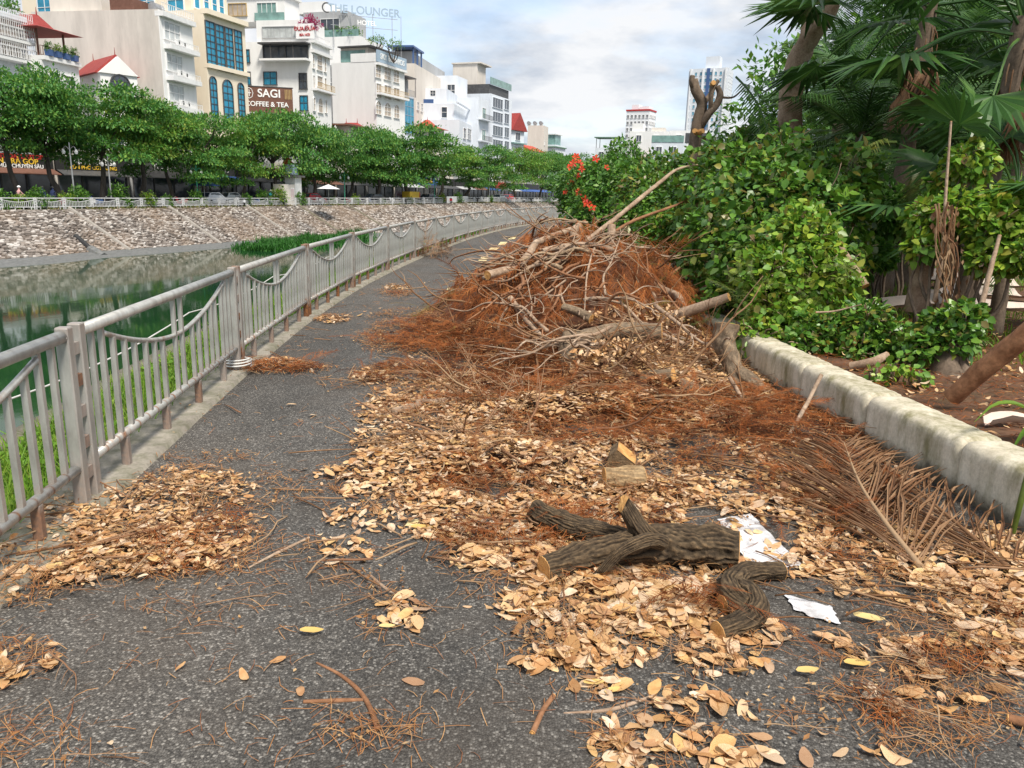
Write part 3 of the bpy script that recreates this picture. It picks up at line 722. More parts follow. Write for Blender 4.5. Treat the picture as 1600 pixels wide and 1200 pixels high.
# wire behind the fence, coil at a post foot
mb = MB(); cp = []
for s_ in np.arange(-5.5, 22, 0.5):
    ph = (s_ / PL) % 1.0
    cp.append(at_s(S0 + s_, -0.40, 0.52 - 0.06 * 4 * ph * (1 - ph)))
add_tube(mb, cp, [0.006] * len(cp), 5, len(cp))
tag(mb.build('cable', M['wire'], smooth=True), 'thin pale cable strung behind the fence pickets above the grass', 'cable')
mb = MB(); c0 = G(377, 577, 0.02); cp = [(c0.x - .03 + 0.115 * (1 + .03 * math.sin(3 * t)) * math.cos(t), c0.y + 0.115 * math.sin(t), 0.05 + 0.004 * t) for t in np.linspace(0, 6 * PI, 50)]
add_tube(mb, cp, [0.007] * 50, 5, 120)
tag(mb.build('wire_coil', M['wire'], smooth=True), 'loop of white wire lying round the foot of the second fence post', 'wire')

# ------------------------------------------------------------------ low garden wall of cast blocks
wall = empty('garden_wall', at_s(S0, 4.72, 0))
tag(wall, 'low pale mossy concrete wall of round topped blocks along the garden side of the path', 'wall')
prof = [(0, 0), (0.0, 0.24), (0.006, 0.285), (0.03, 0.314), (0.07, 0.324), (0.23, 0.326), (0.275, 0.314), (0.297, 0.28), (0.30, 0.1), (0.30, 0)]
def wall_block(L, seed):
    r = random.Random(seed); n = 30; mb = MB(); V = []
    for i in range(n):
        t = i / (n - 1); x = t * L
        e = min(t, 1 - t) * L; sh = 0.035 * max(0, 1 - e / 0.03)
        for (y, z) in prof:
            V.append((x, -y * 1 - (sh * 0.5 if y < .15 else -sh * 0.5) + r.uniform(-.002, .002), max(0, z - (sh * 0.6 if z > 0.1 else 0) + (r.uniform(-.0025, .0025) if z > 0.05 else 0))))
    k = len(prof); f = []
    for i in range(n - 1):
        for j in range(k - 1): f.append((i * k + j, (i + 1) * k + j, (i + 1) * k + j + 1, i * k + j + 1))
    f += [tuple(range(k - 1, -1, -1))[::-1], tuple((n - 1) * k + j for j in range(k))[::-1]]
    return mb.add(V, f)
s = S0 - 6.0; bi = 0
WL = wall.location.copy()
blocks = [wall_block(0.972, q).mesh('wall_block', M['wall_block'], True) for q in range(5)]
while s < S0 + 46:
    a = at_s(s, 4.72); b = at_s(s + 1.0, 4.72); d = b - a
    o = link('wall_block', blocks[bi % 5], wall, a - WL, math.atan2(d.y, d.x) + random.uniform(-.006, .006))
    s += 1.0; bi += 1

# ------------------------------------------------------------------ grass on the river verge
def grass_field():
    mb = MB(); r = np.random.default_rng(8)
    n = 40000; ss = S0 - 6 + 36 * r.random(n) ** 1.5; off = -0.95 + 0.78 * r.random(n)
    C_ = np.stack([np.interp(ss, CS, CP[:, i]) for i in range(3)], 1) + np.stack([np.interp(ss, CS, CN[:, i]) for i in range(3)], 1) * off[:, None]
    C_[:, 2] = -0.11 + 0.08 * (off + 0.95)
    bv = [(-.5, 0, 0), (.5, 0, 0), (.35, 0.10, .55), (-.35, 0.10, .55), (0, 0.38, 1)]
    bf = [(0, 1, 2), (0, 2, 3), (3, 2, 4)]
    hgt = r.uniform(.05, .2, n) * (0.7 + 0.9 * (vnoise(C_[:, 0] * 2.2, C_[:, 1] * 2.2, 9)))
    Ms = rot_mats(r.uniform(0, 6.28, n), r.normal(0, .25, n), r.normal(0, .25, n))
    scatter(mb, bv, bf, C_, Ms, np.stack([r.uniform(.007, .013, n), hgt, hgt], 1))
    # broad leaved weeds
    n = 16000; ss = S0 - 6 + 34 * r.random(n) ** 1.4; off = -0.9 + 0.72 * r.random(n)
    C_ = np.stack([np.interp(ss, CS, CP[:, i]) for i in range(3)], 1) + np.stack([np.interp(ss, CS, CN[:, i]) for i in range(3)], 1) * off[:, None]
    C_[:, 2] = -0.06 + 0.06 * r.random(n)
    bv = [(0, 0, 0), (.5, .35, .1), (1, 0, 0), (.5, -.35, .1)]
    scatter(mb, bv, [(0, 1, 2), (0, 2, 3)], C_, rot_mats(r.uniform(0, 6.28, n), r.normal(-.3, .35, n), r.normal(0, .35, n)), r.uniform(.03, .06, n))
    tag(mb.build('verge_grass', M['grass']), 'bright green grass and weeds growing behind the fence', 'grass', kind='stuff')
grass_field()
def weed_mat():
    mb = MB(); r = np.random.default_rng(18); n = 16000
    a = G(402, 392, -4); b = G(560, 366, -4); c = G(490, 372, -4)
    t = r.random(n); w = r.normal(0, 1, n)
    base = np.array(a)[None] * (1 - t)[:, None] + np.array(b)[None] * t[:, None]
    dirn = np.array([b.x - a.x, b.y - a.y, 0]); dirn /= np.linalg.norm(dirn); perp = np.array([-dirn[1], dirn[0], 0])
    base = base + perp[None] * (w * 1.9 * np.sin(PI * np.clip(t * .9 + .08, 0, 1)) ** .5)[:, None]
    base[:, 2] = -4.0
    h = r.uniform(.25, .95, n) * (0.45 + 0.9 * vnoise(base[:, 0] * .6, base[:, 1] * .6, 2))
    scatter(mb, [(-.5, 0, 0), (.5, 0, 0), (.3, .3, .6), (-.3, .3, .6), (0, .6, .9)], [(0, 1, 2), (0, 2, 3), (3, 2, 4)], base, rot_mats(r.uniform(0, 6.28, n), r.normal(0, .3, n), r.normal(0, .3, n)), np.stack([r.uniform(.06, .14, n), h, h], 1))
    tag(mb.build('water_weed', M['weed']), 'mat of bright green weed growing in the river below the far bank', 'water weed', kind='stuff')
weed_mat()

def bank_grass():
    mb = MB(); r = np.random.default_rng(81); n = 7000; i = r.uniform(10, 205, n); t = np.abs(r.normal(-.02, .06, n)) - .06
    k = np.arange(len(TP)); A = np.stack([np.interp(i, k, TP[:, q]) for q in range(3)], 1); B = np.stack([np.interp(i, k, FP[:, q]) for q in range(3)], 1)
    pos = A + (B - A) * t[:, None]; pos[:, 2] = np.maximum(pos[:, 2], -4) * np.where(t < 0, 0, 1) + np.where(t < 0, A[:, 2], 0)
    keep = vnoise(i * .5, t * 0, 3) > .35; pos = pos[keep]; n = len(pos); h = r.uniform(.08, .32, n)
    scatter(mb, [(-.5, 0, 0), (.5, 0, 0), (.35, .10, .55), (-.35, .10, .55), (0, .38, 1)], [(0, 1, 2), (0, 2, 3), (3, 2, 4)], pos, rot_mats(r.uniform(0, 6.28, n), r.normal(0, .4, n), r.normal(0, .4, n)), np.stack([r.uniform(.05, .12, n), h, h], 1))
    tag(mb.build('bank_grass', M['dry_grass']), 'strip of rough grass along the top of the far bank below the railing', 'grass', kind='stuff')
M['dry_grass'] = leafmat('dry_bank_grass', [(0.12, 0.15, 0.03), (0.20, 0.17, 0.06), (0.08, 0.12, 0.025), (0.24, 0.18, 0.09)], 0.2, 0.6, 0.2)
bank_grass()

# ------------------------------------------------------------------ cut branches, logs and litter
M['offcut_bark'] = make_bark('offcut_bark', (0.19, 0.12, 0.06), (0.42, 0.30, 0.17), 14, 0.8, (1, 1, 1), furrow=0.7)
def vmeans(p): return Vector(np.mean(np.array([list(q) for q in p]), 0))
def log_thing(name, label, cat, branches, bark, group=None, cuts=True, ridge=0.10, rough=0.05, seg=26, jag=0.0):
    """branches: list of (points, radii, cut_start, cut_end); bark is one mesh, each sawn face a part"""
    mb = MB(); faces = []
    for pts, rad, c0, c1, *cutn in branches:
        L = sum((Vector(pts[i + 1]) - Vector(pts[i])).length for i in range(len(pts) - 1))
        n = int(min(150, max(8, L / (0.008 if seg > 80 else 0.018))))
        V, fs, ends = tube(pts, rad, seg, n, ridge=ridge, rough=rough)
        if cutn:
            e = ends[0]; ctr = V[e].mean(0); ax = ctr - V[seg * 6:seg * 7].mean(0); ax /= np.linalg.norm(ax); cn = np.array(cutn[0], float); cn /= np.linalg.norm(cn)
            for q in range(6):
                r_ = slice(q * seg, (q + 1) * seg); V[r_] += -ax * (((V[e] - ctr) @ cn) / (ax @ cn))[:, None] * (1 - q / 6)
        mb.add(V, fs, 0)
        for want, e, q in ((c0, ends[0], 0), (c1, ends[1], -1)):
            ring = V[e]; ctr = ring.mean(0)
            inner = V[seg:2 * seg] if q == 0 else V[-2 * seg:-seg]
            nrm = ctr - inner.mean(0); nrm /= np.linalg.norm(nrm) + 1e-9
            k = len(ring)
            m2 = MB(); rr = ctr + (ring - ctr) * 0.985 + nrm * 0.003; mid = ctr + (ring - ctr) * 0.5 + nrm * random.uniform(.002, .007)
            vv = np.vstack([ring, rr, mid, ctr[None] + nrm * 0.006])
            ff = [(i, (i + 1) % k, k + (i + 1) % k, k + i) for i in range(k)] + [(k + i, k + (i + 1) % k, 2 * k + (i + 1) % k, 2 * k + i) for i in range(k)] + [(2 * k + i, 2 * k + (i + 1) % k, 3 * k) for i in range(k)]
            m2.add(vv, ff)
            if want: faces.append(m2)
            else: mb.add(vv, ff, 0)
    o = mb.build(name, M[bark], smooth=True)
    tag(o, label, cat, group)
    if cuts:
        for m2 in faces: m2.build('sawn_face', M['cut'], o, smooth=False)
    return o
def g3(l): return [G(x, y, z) for x, y, z in l]
def p3(l): return [P(x, y, Y) for x, y, Y in l]

log_thing('forked_log', 'large dark furrowed forked log with orange sawn ends in front of the pile', 'log', [
    (g3([(850, 890, .068), (900, 876, .078), (960, 860, .095), (1030, 851, .10), (1090, 853, .10), (1152, 862, .095)]), [.058, .064, .075, .088, .092, .086], 1, 1),
    (g3([(836, 800, .085), (858, 812, .075), (905, 828, .07), (965, 842, .08), (1020, 852, .09)]), [.062, .058, .058, .06, .06], 1, 0),
    (g3([(974, 788, .285), (990, 812, .22), (1010, 840, .15), (1030, 856, .10)]), [.036, .038, .048, .056], 1, 0, (-.35, -.40, .85)),
    (g3([(941, 893, .085), (956, 876, .135), (978, 858, .185), (1012, 844, .20), (1035, 848, .16)]), [.021, .024, .026, .030, .034], 1, 0, (-.5, -.8, 0))], 'dark_bark', ridge=0.26, rough=0.09, seg=110)
log_thing('bent_log', 'short S bent dark log with sawn ends beside the white stripe', 'log', [
    (g3([(1223, 892, .05), (1190, 893, .052), (1158, 899, .055), (1141, 917, .06), (1150, 938, .058), (1166, 948, .052)]), [.038, .042, .046, .056, .06, .05], 1, 0),
    (g3([(1150, 915, .06), (1172, 934, .062), (1180, 955, .055), (1160, 973, .05), (1121, 987, .045)]), [.04, .055, .05, .045, .040], 0, 1),
    (g3([(1160, 930, .055), (1143, 938, .055), (1129, 943, .052)]), [.045, .042, .034], 0, 1)], 'dark_bark', ridge=0.26, rough=0.08, seg=90)
log_thing('log_offcut', 'short sawn offcut of brown bark log lying on the leaves behind the forked log', 'log', [
    (g3([(944, 748, .068), (975, 748, .068), (1004, 747, .068)]), [.066, .068, .066], 1, 1)], 'offcut_bark', ridge=0.16, seg=64)
def wedge():
    f = p3([(944, 740, 4.30), (996, 736, 4.30), (992, 726, 4.30), (964, 704, 4.30), (952, 712, 4.30)]); d = Vector((.03, .17, .0)); n = 5; pts = f + [p + d for p in f]
    mb = MB().add(pts, [(0, 1, 2, 3, 4), (9, 8, 7, 6, 5), (0, 5, 6, 1), (1, 6, 7, 2), (3, 8, 9, 4), (4, 9, 5, 0)])
    o = mb.build('split_wood', M['dark_bark']); tag(o, 'split wedge of wood with fresh orange face behind the short offcut', 'firewood')
    rows = []; up = Vector((.25, -.15, .5)).normalized() * .004
    for k in range(5):
        t = k / 4; q = f[2].lerp(f[3], t); j = random.uniform(-.003, .003); rows += [q + up * (1 + j), q + d * .5 + up * random.uniform(1, 2.4), q + d + up]
    MB().add(rows, [(3 * i + j, 3 * i + j + 1, 3 * i + j + 4, 3 * i + j + 3) for i in range(4) for j in range(2)]).build('split_face', M['cut'], o)
wedge()
log_thing('stump_log', 'rough grey brown log with forked foot standing on end against the garden wall', 'log', [
    (p3([(1135, 508, 6.95), (1132, 535, 6.9), (1140, 560, 6.8), (1152, 590, 6.65), (1162, 622, 6.45)]), [.115, .098, .088, .078, .055], 1, 0),
    (p3([(1146, 575, 6.72), (1168, 590, 6.55), (1184, 606, 6.4), (1185, 629, 6.28)]), [.06, .062, .055, .045], 0, 1)], 'grey_bark', ridge=0.12, rough=0.10, seg=44)
log_thing('pile_log', 'grey log in the pile whose round orange sawn end faces the path', 'log', [
    (p3([(930, 588, 6.45), (985, 592, 6.35), (1052, 587, 6.15)]), [.07, .07, .058], 0, 1)], 'grey_bark', ridge=0.1, seg=36)
log_thing('pile_log', 'thick grey log lying crosswise in the middle of the pile below the long pole', 'log', [
    (p3([(896, 533, 7.0), (960, 520, 7.1), (1034, 518, 7.0)]), [.085, .09, .08], 1, 1)], 'grey_bark', ridge=0.12, seg=40)
log_thing('pile_log', 'dark thick forked log end standing at the left of the pile front', 'log', [
    (p3([(889, 522, 6.8), (886, 545, 6.7), (897, 575, 6.5), (930, 585, 6.55)]), [.06, .072, .085, .07], 1, 0)], 'grey_bark', ridge=0.14, rough=.08, seg=40)
log_thing('pile_log', 'short grey cut branch with pale end sticking up over the pile front', 'log', [
    (p3([(880, 480, 7.7), (902, 487, 7.6), (924, 498, 7.5)]), [.04, .046, .048], 1, 1)], 'grey_bark', ridge=0.1, seg=30)
log_thing('pile_log', 'thin brown log lying under the crosswise log in the pile', 'log', [
    (p3([(905, 545, 6.75), (950, 548, 6.75), (1000, 545, 6.8)]), [.04, .042, .04], 0, 1)], 'grey_bark', seg=26)
log_thing('pile_log', 'weathered log half buried in dry leaves at the right foot of the pile', 'log', [
    (p3([(1060, 600, 6.2), (1090, 612, 6.15), (1118, 628, 6.05)]), [.06, .058, .05], 1, 1)], 'grey_bark', ridge=.1, seg=32)
log_thing('pole', 'long straight bare brown pole jutting from the pile over the wall end', 'pole', [
    (p3([(1022, 505, 8.3), (1080, 485, 8.1), (1139, 464, 7.9)]), [.066, .058, .044], 1, 1)], 'tan_bark', ridge=0.03, rough=.03, seg=26)
log_thing('fallen_pole', 'thick peeled brown pole leaning into the garden soil at the right edge', 'pole', [
    (p3([(1486, 622, 5.25), (1545, 570, 5.1), (1610, 518, 4.95), (1690, 452, 4.8)]), [.062, .068, .07, .07], 1, 0)], 'brown_pole', ridge=0.03, rough=.05, seg=32)
# long bare limbs thrown over the pile (each a thing)
LIMBS = [
    ('long pale curved limb with sawn tip lying over the left top of the pile', [(762, 430, 8.6), (795, 421, 8.9), (820, 405, 9.2), (834, 384, 9.5), (846, 376, 9.6), (892, 359, 10)], [.05, .048, .045, .045, .042, .035], 1),
    ('thick bare limb running down the right top of the pile to the wall', [(937, 372, 9.8), (967, 394, 9.5), (995, 422, 9.2), (1030, 450, 8.9), (1058, 463, 8.6), (1068, 484, 8.4)], [.06, .055, .05, .045, .045, .04], 1),
    ('long thin bowed stick rising from the pile top towards the pollarded tree', [(905, 385, 9.6), (956, 346, 9.8), (1030, 286, 10.2), (1058, 265, 10.4), (1092, 257, 10.6)], [.034, .03, .026, .018, .010], 0),
    ('second thin stick rising from the pile top below the bowed one', [(930, 392, 9.6), (950, 370, 9.7), (990, 345, 9.9), (1055, 321, 10.3), (1088, 306, 10.6)], [.026, .022, .02, .016, .008], 0),
    ('straight bare stick leaning on the front left slope of the pile', [(797, 466, 8.0), (820, 496, 7.7), (852, 534, 7.3)], [.032, .032, .03], 1),
    ('stout pale stub with rounded top at the crest of the pile', [(907, 352, 10), (897, 362, 9.95), (900, 378, 9.9), (905, 392, 9.8)], [.05, .06, .06, .055], 1),
    ('slim pale stub beside the stout stub at the crest of the pile', [(910, 360, 9.9), (909, 376, 9.85), (906, 388, 9.8)], [.03, .03, .028], 1),
    ('upright short pale stub where the bowed stick crosses the crest', [(955, 352, 9.7), (955, 368, 9.65), (950, 384, 9.6)], [.052, .05, .05], 1),
    ('thin dark branch reaching left from the pile over the path', [(860, 395, 10.5), (810, 398, 10.4), (775, 392, 10.4), (745, 393, 10.6), (712, 402, 10.9), (702, 412, 11)], [.02, .017, .014, .012, .01, .006], 0),
    ('long straight thin branch slanting over the path edge at the pile left', [(836, 352, 11.5), (800, 385, 10.6), (757, 417, 9.9)], [.012, .018, .024], 0),
    ('forked thin branch slanting from the crest down to the path side', [(915, 345, 10.2), (860, 372, 10.1), (800, 400, 9.9), (748, 424, 9.6)], [.018, .02, .022, .02], 0),
    ('pale crooked branch curving down the middle right of the pile', [(985, 432, 9.0), (1012, 448, 8.7), (1026, 475, 8.4), (1018, 500, 8.2)], [.026, .024, .02, .014], 0),
    ('thin grey branch bent like a hook near the pile front', [(946, 520, 7.5), (948, 478, 7.5), (968, 458, 7.4), (1000, 467, 7.3)], [.022, .018, .014, .010], 0),
    ('pale peeled stick slanting down from the middle of the pile to the long pole', [(960, 485, 8.0), (990, 502, 7.8), (1022, 512, 7.6)], [.03, .03, .026], 1),
    ('thin pale stick lying against the wall at the foot of the pile', [(1283, 586, 5.5), (1262, 628, 5.4), (1232, 688, 5.1)], [.016, .015, .013], 0),
    ('curved pale stick standing out at the right foot of the pile', [(1140, 590, 6.0), (1158, 620, 5.9), (1170, 655, 5.75), (1172, 675, 5.6)], [.016, .016, .014, .01], 0),
    ('upright forked dry branch in the leaves before the pile', [(783, 612, 6.0), (786, 660, 5.8), (785, 700, 5.6), (775, 735, 5.3)], [.014, .017, .018, .02], 0),
    ('crooked dark stick lying on the pale leaves at the left of the pile', [(616, 690, 5.35), (652, 668, 5.55), (664, 648, 5.8)], [.03, .027, .02], 0),
    ('brown stick lying behind the crooked dark one on the pale leaves', [(650, 664, 5.6), (690, 652, 5.7), (728, 636, 5.85)], [.03, .025, .016], 0),
    ('bare pale twig hanging down the left face of the pile', [(796, 474, 7.9), (780, 505, 7.7), (782, 525, 7.5), (795, 545, 7.3)], [.012, .013, .012, .008], 0),
    ('thick crooked pale limb along the crest of the pile', [(848, 392, 9.3), (880, 385, 9.4), (925, 383, 9.4), (960, 392, 9.3), (992, 402, 9.2)], [.03, .036, .036, .03, .02], 0),
    ('dark broken branch tip at the pile right edge by the shrub', [(1062, 418, 9.2), (1045, 432, 9.1), (1034, 448, 9.0)], [.012, .022, .026], 0),
    ('knotted short branch lying right of the offcut', [(1225, 795, 4.0), (1222, 780, 4.1), (1236, 770, 4.2), (1262, 768, 4.3)], [.024, .024, .02, .014], 0),
    ('small brown stick near the bottom edge of the path', [(830, 1186, 2.0), (845, 1165, 2.1), (862, 1145, 2.18)], [.009, .009, .008], 1),
    ('long brown stick lying on bare asphalt in front', [(880, 1160, 2.1), (950, 1155, 2.12), (1020, 1130, 2.2)], [.004, .007, .005], 0),
    ('reddish needle branch stalk lying in front at bottom centre', [(498, 1089, 2.33), (535, 1112, 2.26), (570, 1148, 2.15), (592, 1196, 2.0)], [.004, .006, .008, .009], 0),
    ('second reddish stalk crossing the first at bottom centre', [(478, 1150, 2.12), (530, 1152, 2.13), (575, 1150, 2.14)], [.006, .007, .005], 0),
    ('dark stick on bare asphalt between the two leaf piles', [(392, 926, 3.0), (430, 905, 3.12), (484, 877, 3.3)], [.004, .007, .006], 0),
    ('pale forked twig on the asphalt left of the forked log', [(580, 938, 2.95), (600, 962, 2.86), (632, 988, 2.75)], [.006, .007, .004], 0),
    ('pinkish stick stub at the left edge of the path', [(0, 1060, 2.45), (8, 1078, 2.4), (14, 1094, 2.33)], [.008, .008, .008], 1),
    ('brown log stub cut by the right edge of the picture', [(1570, 1148, 2.12), (1600, 1150, 2.1), (1650, 1153, 2.08)], [.014, .016, .016], 1),
]
for lab, pts, rad, cut in LIMBS:
    q = p3(pts)
    mn = min(p.z - r for p, r in zip(q, rad))
    ground_like = pts[0][1] > 580
    if ground_like: q = [Vector((p.x, p.y, max(p.z, r + 0.012 + .0))) for p, r in zip(q, rad)]
    nm = 'stick' if max(rad) < .03 else 'limb'
    log_thing(nm, lab, 'stick' if nm == 'stick' else 'branch', [(q, rad, cut, cut)], 'tan_bark' if ('pale' in lab or 'bare' in lab or max(rad) > .028) else 'brown_pole', ridge=0.03, rough=0.08, seg=12 if max(rad) < .03 else 20)

def pile_h(x, y):
    g = lambda cx, cy, h, rx, ry: h * np.exp(-(((x - cx) / rx) ** 2 + ((y - cy) / ry) ** 2) ** 1.3)
    h = np.maximum(g(0.85, 10.1, 1.0, 1.45, 2.4), g(0.85, 6.9, 0.24, 0.85, 1.1))
    h = np.maximum(h, g(1.35, 9.4, .62, .8, 1.3)); h = np.maximum(h, g(-.35, 10.4, .38, .7, 1.5))
    h = np.maximum(h, g(0.25, 8.5, 0.5, .8, 1.4)); h = np.maximum(h, g(1.6, 13.5, .75, 1.2, 3)); h = np.maximum(h, g(1.7, 20, .8, 1.0, 4.5))
    h = h * (0.80 + .40 * vnoise(np.asarray(x) * 2.1 + 40., np.asarray(y) * 1.7 + 40., 17)) + .10 * (h > .2) * (vnoise(np.asarray(x) * 5 + 40., np.asarray(y) * 5 + 40., 18) - .4)
    h = np.maximum(h, g(0.75, 5.55, .16, .8, .35)); h = np.maximum(h, g(-.15, 4.35, .12, .5, .28)); h = np.maximum(h, g(1.7, 5.2, .07, .8, .6))
    return h
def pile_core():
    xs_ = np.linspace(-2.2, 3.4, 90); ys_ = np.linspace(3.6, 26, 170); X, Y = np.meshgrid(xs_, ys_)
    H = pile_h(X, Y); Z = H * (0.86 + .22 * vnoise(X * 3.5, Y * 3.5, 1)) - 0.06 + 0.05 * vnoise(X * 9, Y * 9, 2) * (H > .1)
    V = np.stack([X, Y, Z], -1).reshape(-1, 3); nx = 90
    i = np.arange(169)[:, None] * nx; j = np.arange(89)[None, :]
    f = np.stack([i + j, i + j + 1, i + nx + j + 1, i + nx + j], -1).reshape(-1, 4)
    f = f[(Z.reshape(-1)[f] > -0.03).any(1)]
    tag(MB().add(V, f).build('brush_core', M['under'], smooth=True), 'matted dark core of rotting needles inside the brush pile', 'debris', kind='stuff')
pile_core()

# needle sprays: a drooping twig with thin needles on both sides
def spray(seed, n=46, L=1.0):
    r = np.random.default_rng(seed); v = []; f = []
    for k in range(n):
        t = (k + 1) / n; s = 1 if k % 2 else -1
        c = np.array([t, 0.06 * math.sin(5 * t + seed), -0.30 * t * t])
        d = np.array([r.uniform(.5, 1.0), s * r.uniform(.25, .8), r.uniform(-.5, .15)]); d /= np.linalg.norm(d)
        l = r.uniform(.16, .32) * (1.15 - .5 * t); w = 0.006
        side = np.array([-d[1], d[0], 0]) * w
        e = c + d * l + np.array([0, 0, -.05])
        b = len(v); v += [c - side, c + side, e]; f.append((b, b + 1, b + 2))
    m_ = 5
    for k in range(m_):
        t0, t1 = k / m_, (k + 1) / m_
        c0 = np.array([t0, 0.06 * math.sin(5 * t0 + seed), -0.30 * t0 * t0]); c1 = np.array([t1, 0.06 * math.sin(5 * t1 + seed), -0.30 * t1 * t1])
        b = len(v); w = np.array([0, .009 * (1 - .6 * t0), 0]); v += [c0 - w, c0 + w, c1 + w * .8]; f.append((b, b + 1, b + 2))
    return np.array(v), np.array(f)
SPR = [spray(k) for k in range(6)]
def brush():
    r = np.random.default_rng(21)
    mb = MB(); mo = MB()
    N = 26000
    X = r.uniform(-2.0, 3.0, N); Y = r.uniform(5.0, 24, N); H = pile_h(X, Y)
    pr = np.clip((H - .05) * 2.4, 0, 1) * np.where(Y > 13, .45, 1.0)
    pr *= np.where((Y < 8.0) & (X > 0.35) & (X < 2.2), 0.16, 1.0)
    k = r.random(N) < pr * .42
    px, py = project(np.stack([X, Y, H], 1)); k &= ~((px > 872) & (px < 1070) & (py > 492) & (py < 612) & (r.random(N) < .8))
    X, Y, H = X[k], Y[k], H[k]; n = len(X)
    e = .05; gx = (pile_h(X + e, Y) - pile_h(X - e, Y)) / (2 * e); gy = (pile_h(X, Y + e) - pile_h(X, Y - e)) / (2 * e)
    dn = np.stack([-gx, -gy, np.zeros(n)], 1); dn /= np.linalg.norm(dn, axis=1)[:, None] + 1e-6
    yaw0 = np.arctan2(dn[:, 1], dn[:, 0]) + r.normal(0, .9, n)
    slope = np.sqrt(gx ** 2 + gy ** 2)
    xd = np.stack([np.cos(yaw0), np.sin(yaw0), -slope * .7 + r.normal(.12, .28, n)], 1)
    nr = np.stack([-gx, -gy, np.ones(n)], 1) + r.normal(0, .35, (n, 3))
    Ms = frame_mats(xd, nr)
    pos = np.stack([X, Y, H * .95 + r.uniform(-.02, .10, n)], 1)
    sc = r.uniform(.18, .42, n)
    ol = (vnoise(X * 1.1, Y * 1.1, 33) > .54) & (r.random(n) < .7)
    for q in range(6):
        m_ = (np.arange(n) % 6 == q)
        scatter(mb, *SPR[q], pos[m_ & ~ol], Ms[m_ & ~ol], sc[m_ & ~ol]); scatter(mo, *SPR[q], pos[m_ & ol], Ms[m_ & ol], sc[m_ & ol])
    N = 9000; X = r.uniform(-1.6, 2.6, N); Y = r.uniform(6.6, 13, N); H = pile_h(X, Y); px, py = project(np.stack([X, Y, H], 1)); k = (H > .28) & (r.random(N) < .16) & ~((px > 870) & (px < 1080) & (py > 480)); X, Y, H = X[k], Y[k], H[k]; n = len(X)
    yaw = -PI / 2 + r.normal(0, .8, n)
    xd = np.stack([np.cos(yaw) * .7, np.sin(yaw) * .7, r.normal(-.55, .3, n)], 1); nr = np.stack([np.cos(yaw), np.sin(yaw), .6 * np.ones(n)], 1) + r.normal(0, .3, (n, 3))
    Ms2 = frame_mats(xd, nr); pos2 = np.stack([X, Y, H + r.uniform(.02, .22, n)], 1); sc2 = r.uniform(.35, .68, n)
    for q in range(6):
        m_ = np.arange(n) % 6 == q; scatter(mb, *SPR[q], pos2[m_], Ms2[m_], sc2[m_])
    tag(mb.build('needle_brush', M['needle']), 'rust brown feathery needle sprays covering the brush pile', 'brush', kind='stuff')
    tag(mo.build('olive_brush', M['olive_needle']), 'olive green half dried needle sprays on the brush pile', 'brush', kind='stuff')
brush()

# thin bare twigs sticking out of the pile: individual sticks, a few shared shapes
TWM = []
for k in range(8):
    rr = random.Random(k + 40); mb = MB(); pts = [Vector((0, 0, 0))]; d = Vector((1, 0, 0))
    for q in range(6):
        d = (d + Vector((0, rr.uniform(-.35, .35), rr.uniform(-.3, .3)))).normalized(); pts.append(pts[-1] + d / 6)
    add_tube(mb, pts, [.014, .013, .011, .010, .008, .006, .003], 6, 14)
    for q in (2, 3, 4):
        d2 = (d + Vector((rr.uniform(-.2, .6), rr.choice((-1, 1)) * rr.uniform(.4, 1), rr.uniform(-.3, .6)))).normalized()
        add_tube(mb, [pts[q], pts[q] + d2 * .14, pts[q] + d2 * rr.uniform(.22, .4) + Vector((.05, 0, -.03))], [.006, .005, .002], 5, 6)
    TWM.append(mb.mesh('dry_twig', M['twig'], True))
def pile_side(x, y): return ('left slope of the brush pile' if x < 0 else 'front of the brush pile' if y < 8 else 'right slope of the brush pile by the shrubs' if x > 1.4 else 'crest of the brush pile' if y < 10.8 else 'far end of the brush pile')
def pile_twigs():
    r = random.Random(77); n = 0
    while n < 330:
        x = r.uniform(-1.3, 2.3); y = r.uniform(5.2, 12.5)
        if n > 130: x, y = r.uniform(.4, 2.1), r.uniform(5.6, 7.6)
        if n > 230: q_ = G(r.gauss(790, 65), r.uniform(600, 735), 0); x, y = q_.x, q_.y
        h = float(pile_h(np.array(x), np.array(y)))
        if h < .12 and n <= 130: continue
        o = link('dry_twig', TWM[n % 8]); n += 1
        o.location = (x, y, h * .95 + r.uniform(-.02, .04)); s = r.uniform(.35, 1.05) * (.75 if n > 131 else 1)
        o.scale = (s, s, s); o.rotation_euler = (r.uniform(0, 6.28), r.uniform(-.75, .25) * (.6 if n > 131 else 1), r.uniform(0, 6.28))
        tag(o, 'thin crooked bare twig standing in the leaves before the pile' if n > 231 else 'thin bare twig on the ' + pile_side(x, y), 'twig', 'twigs before the pile' if n > 231 else 'bare twigs in the brush pile')
pile_twigs()
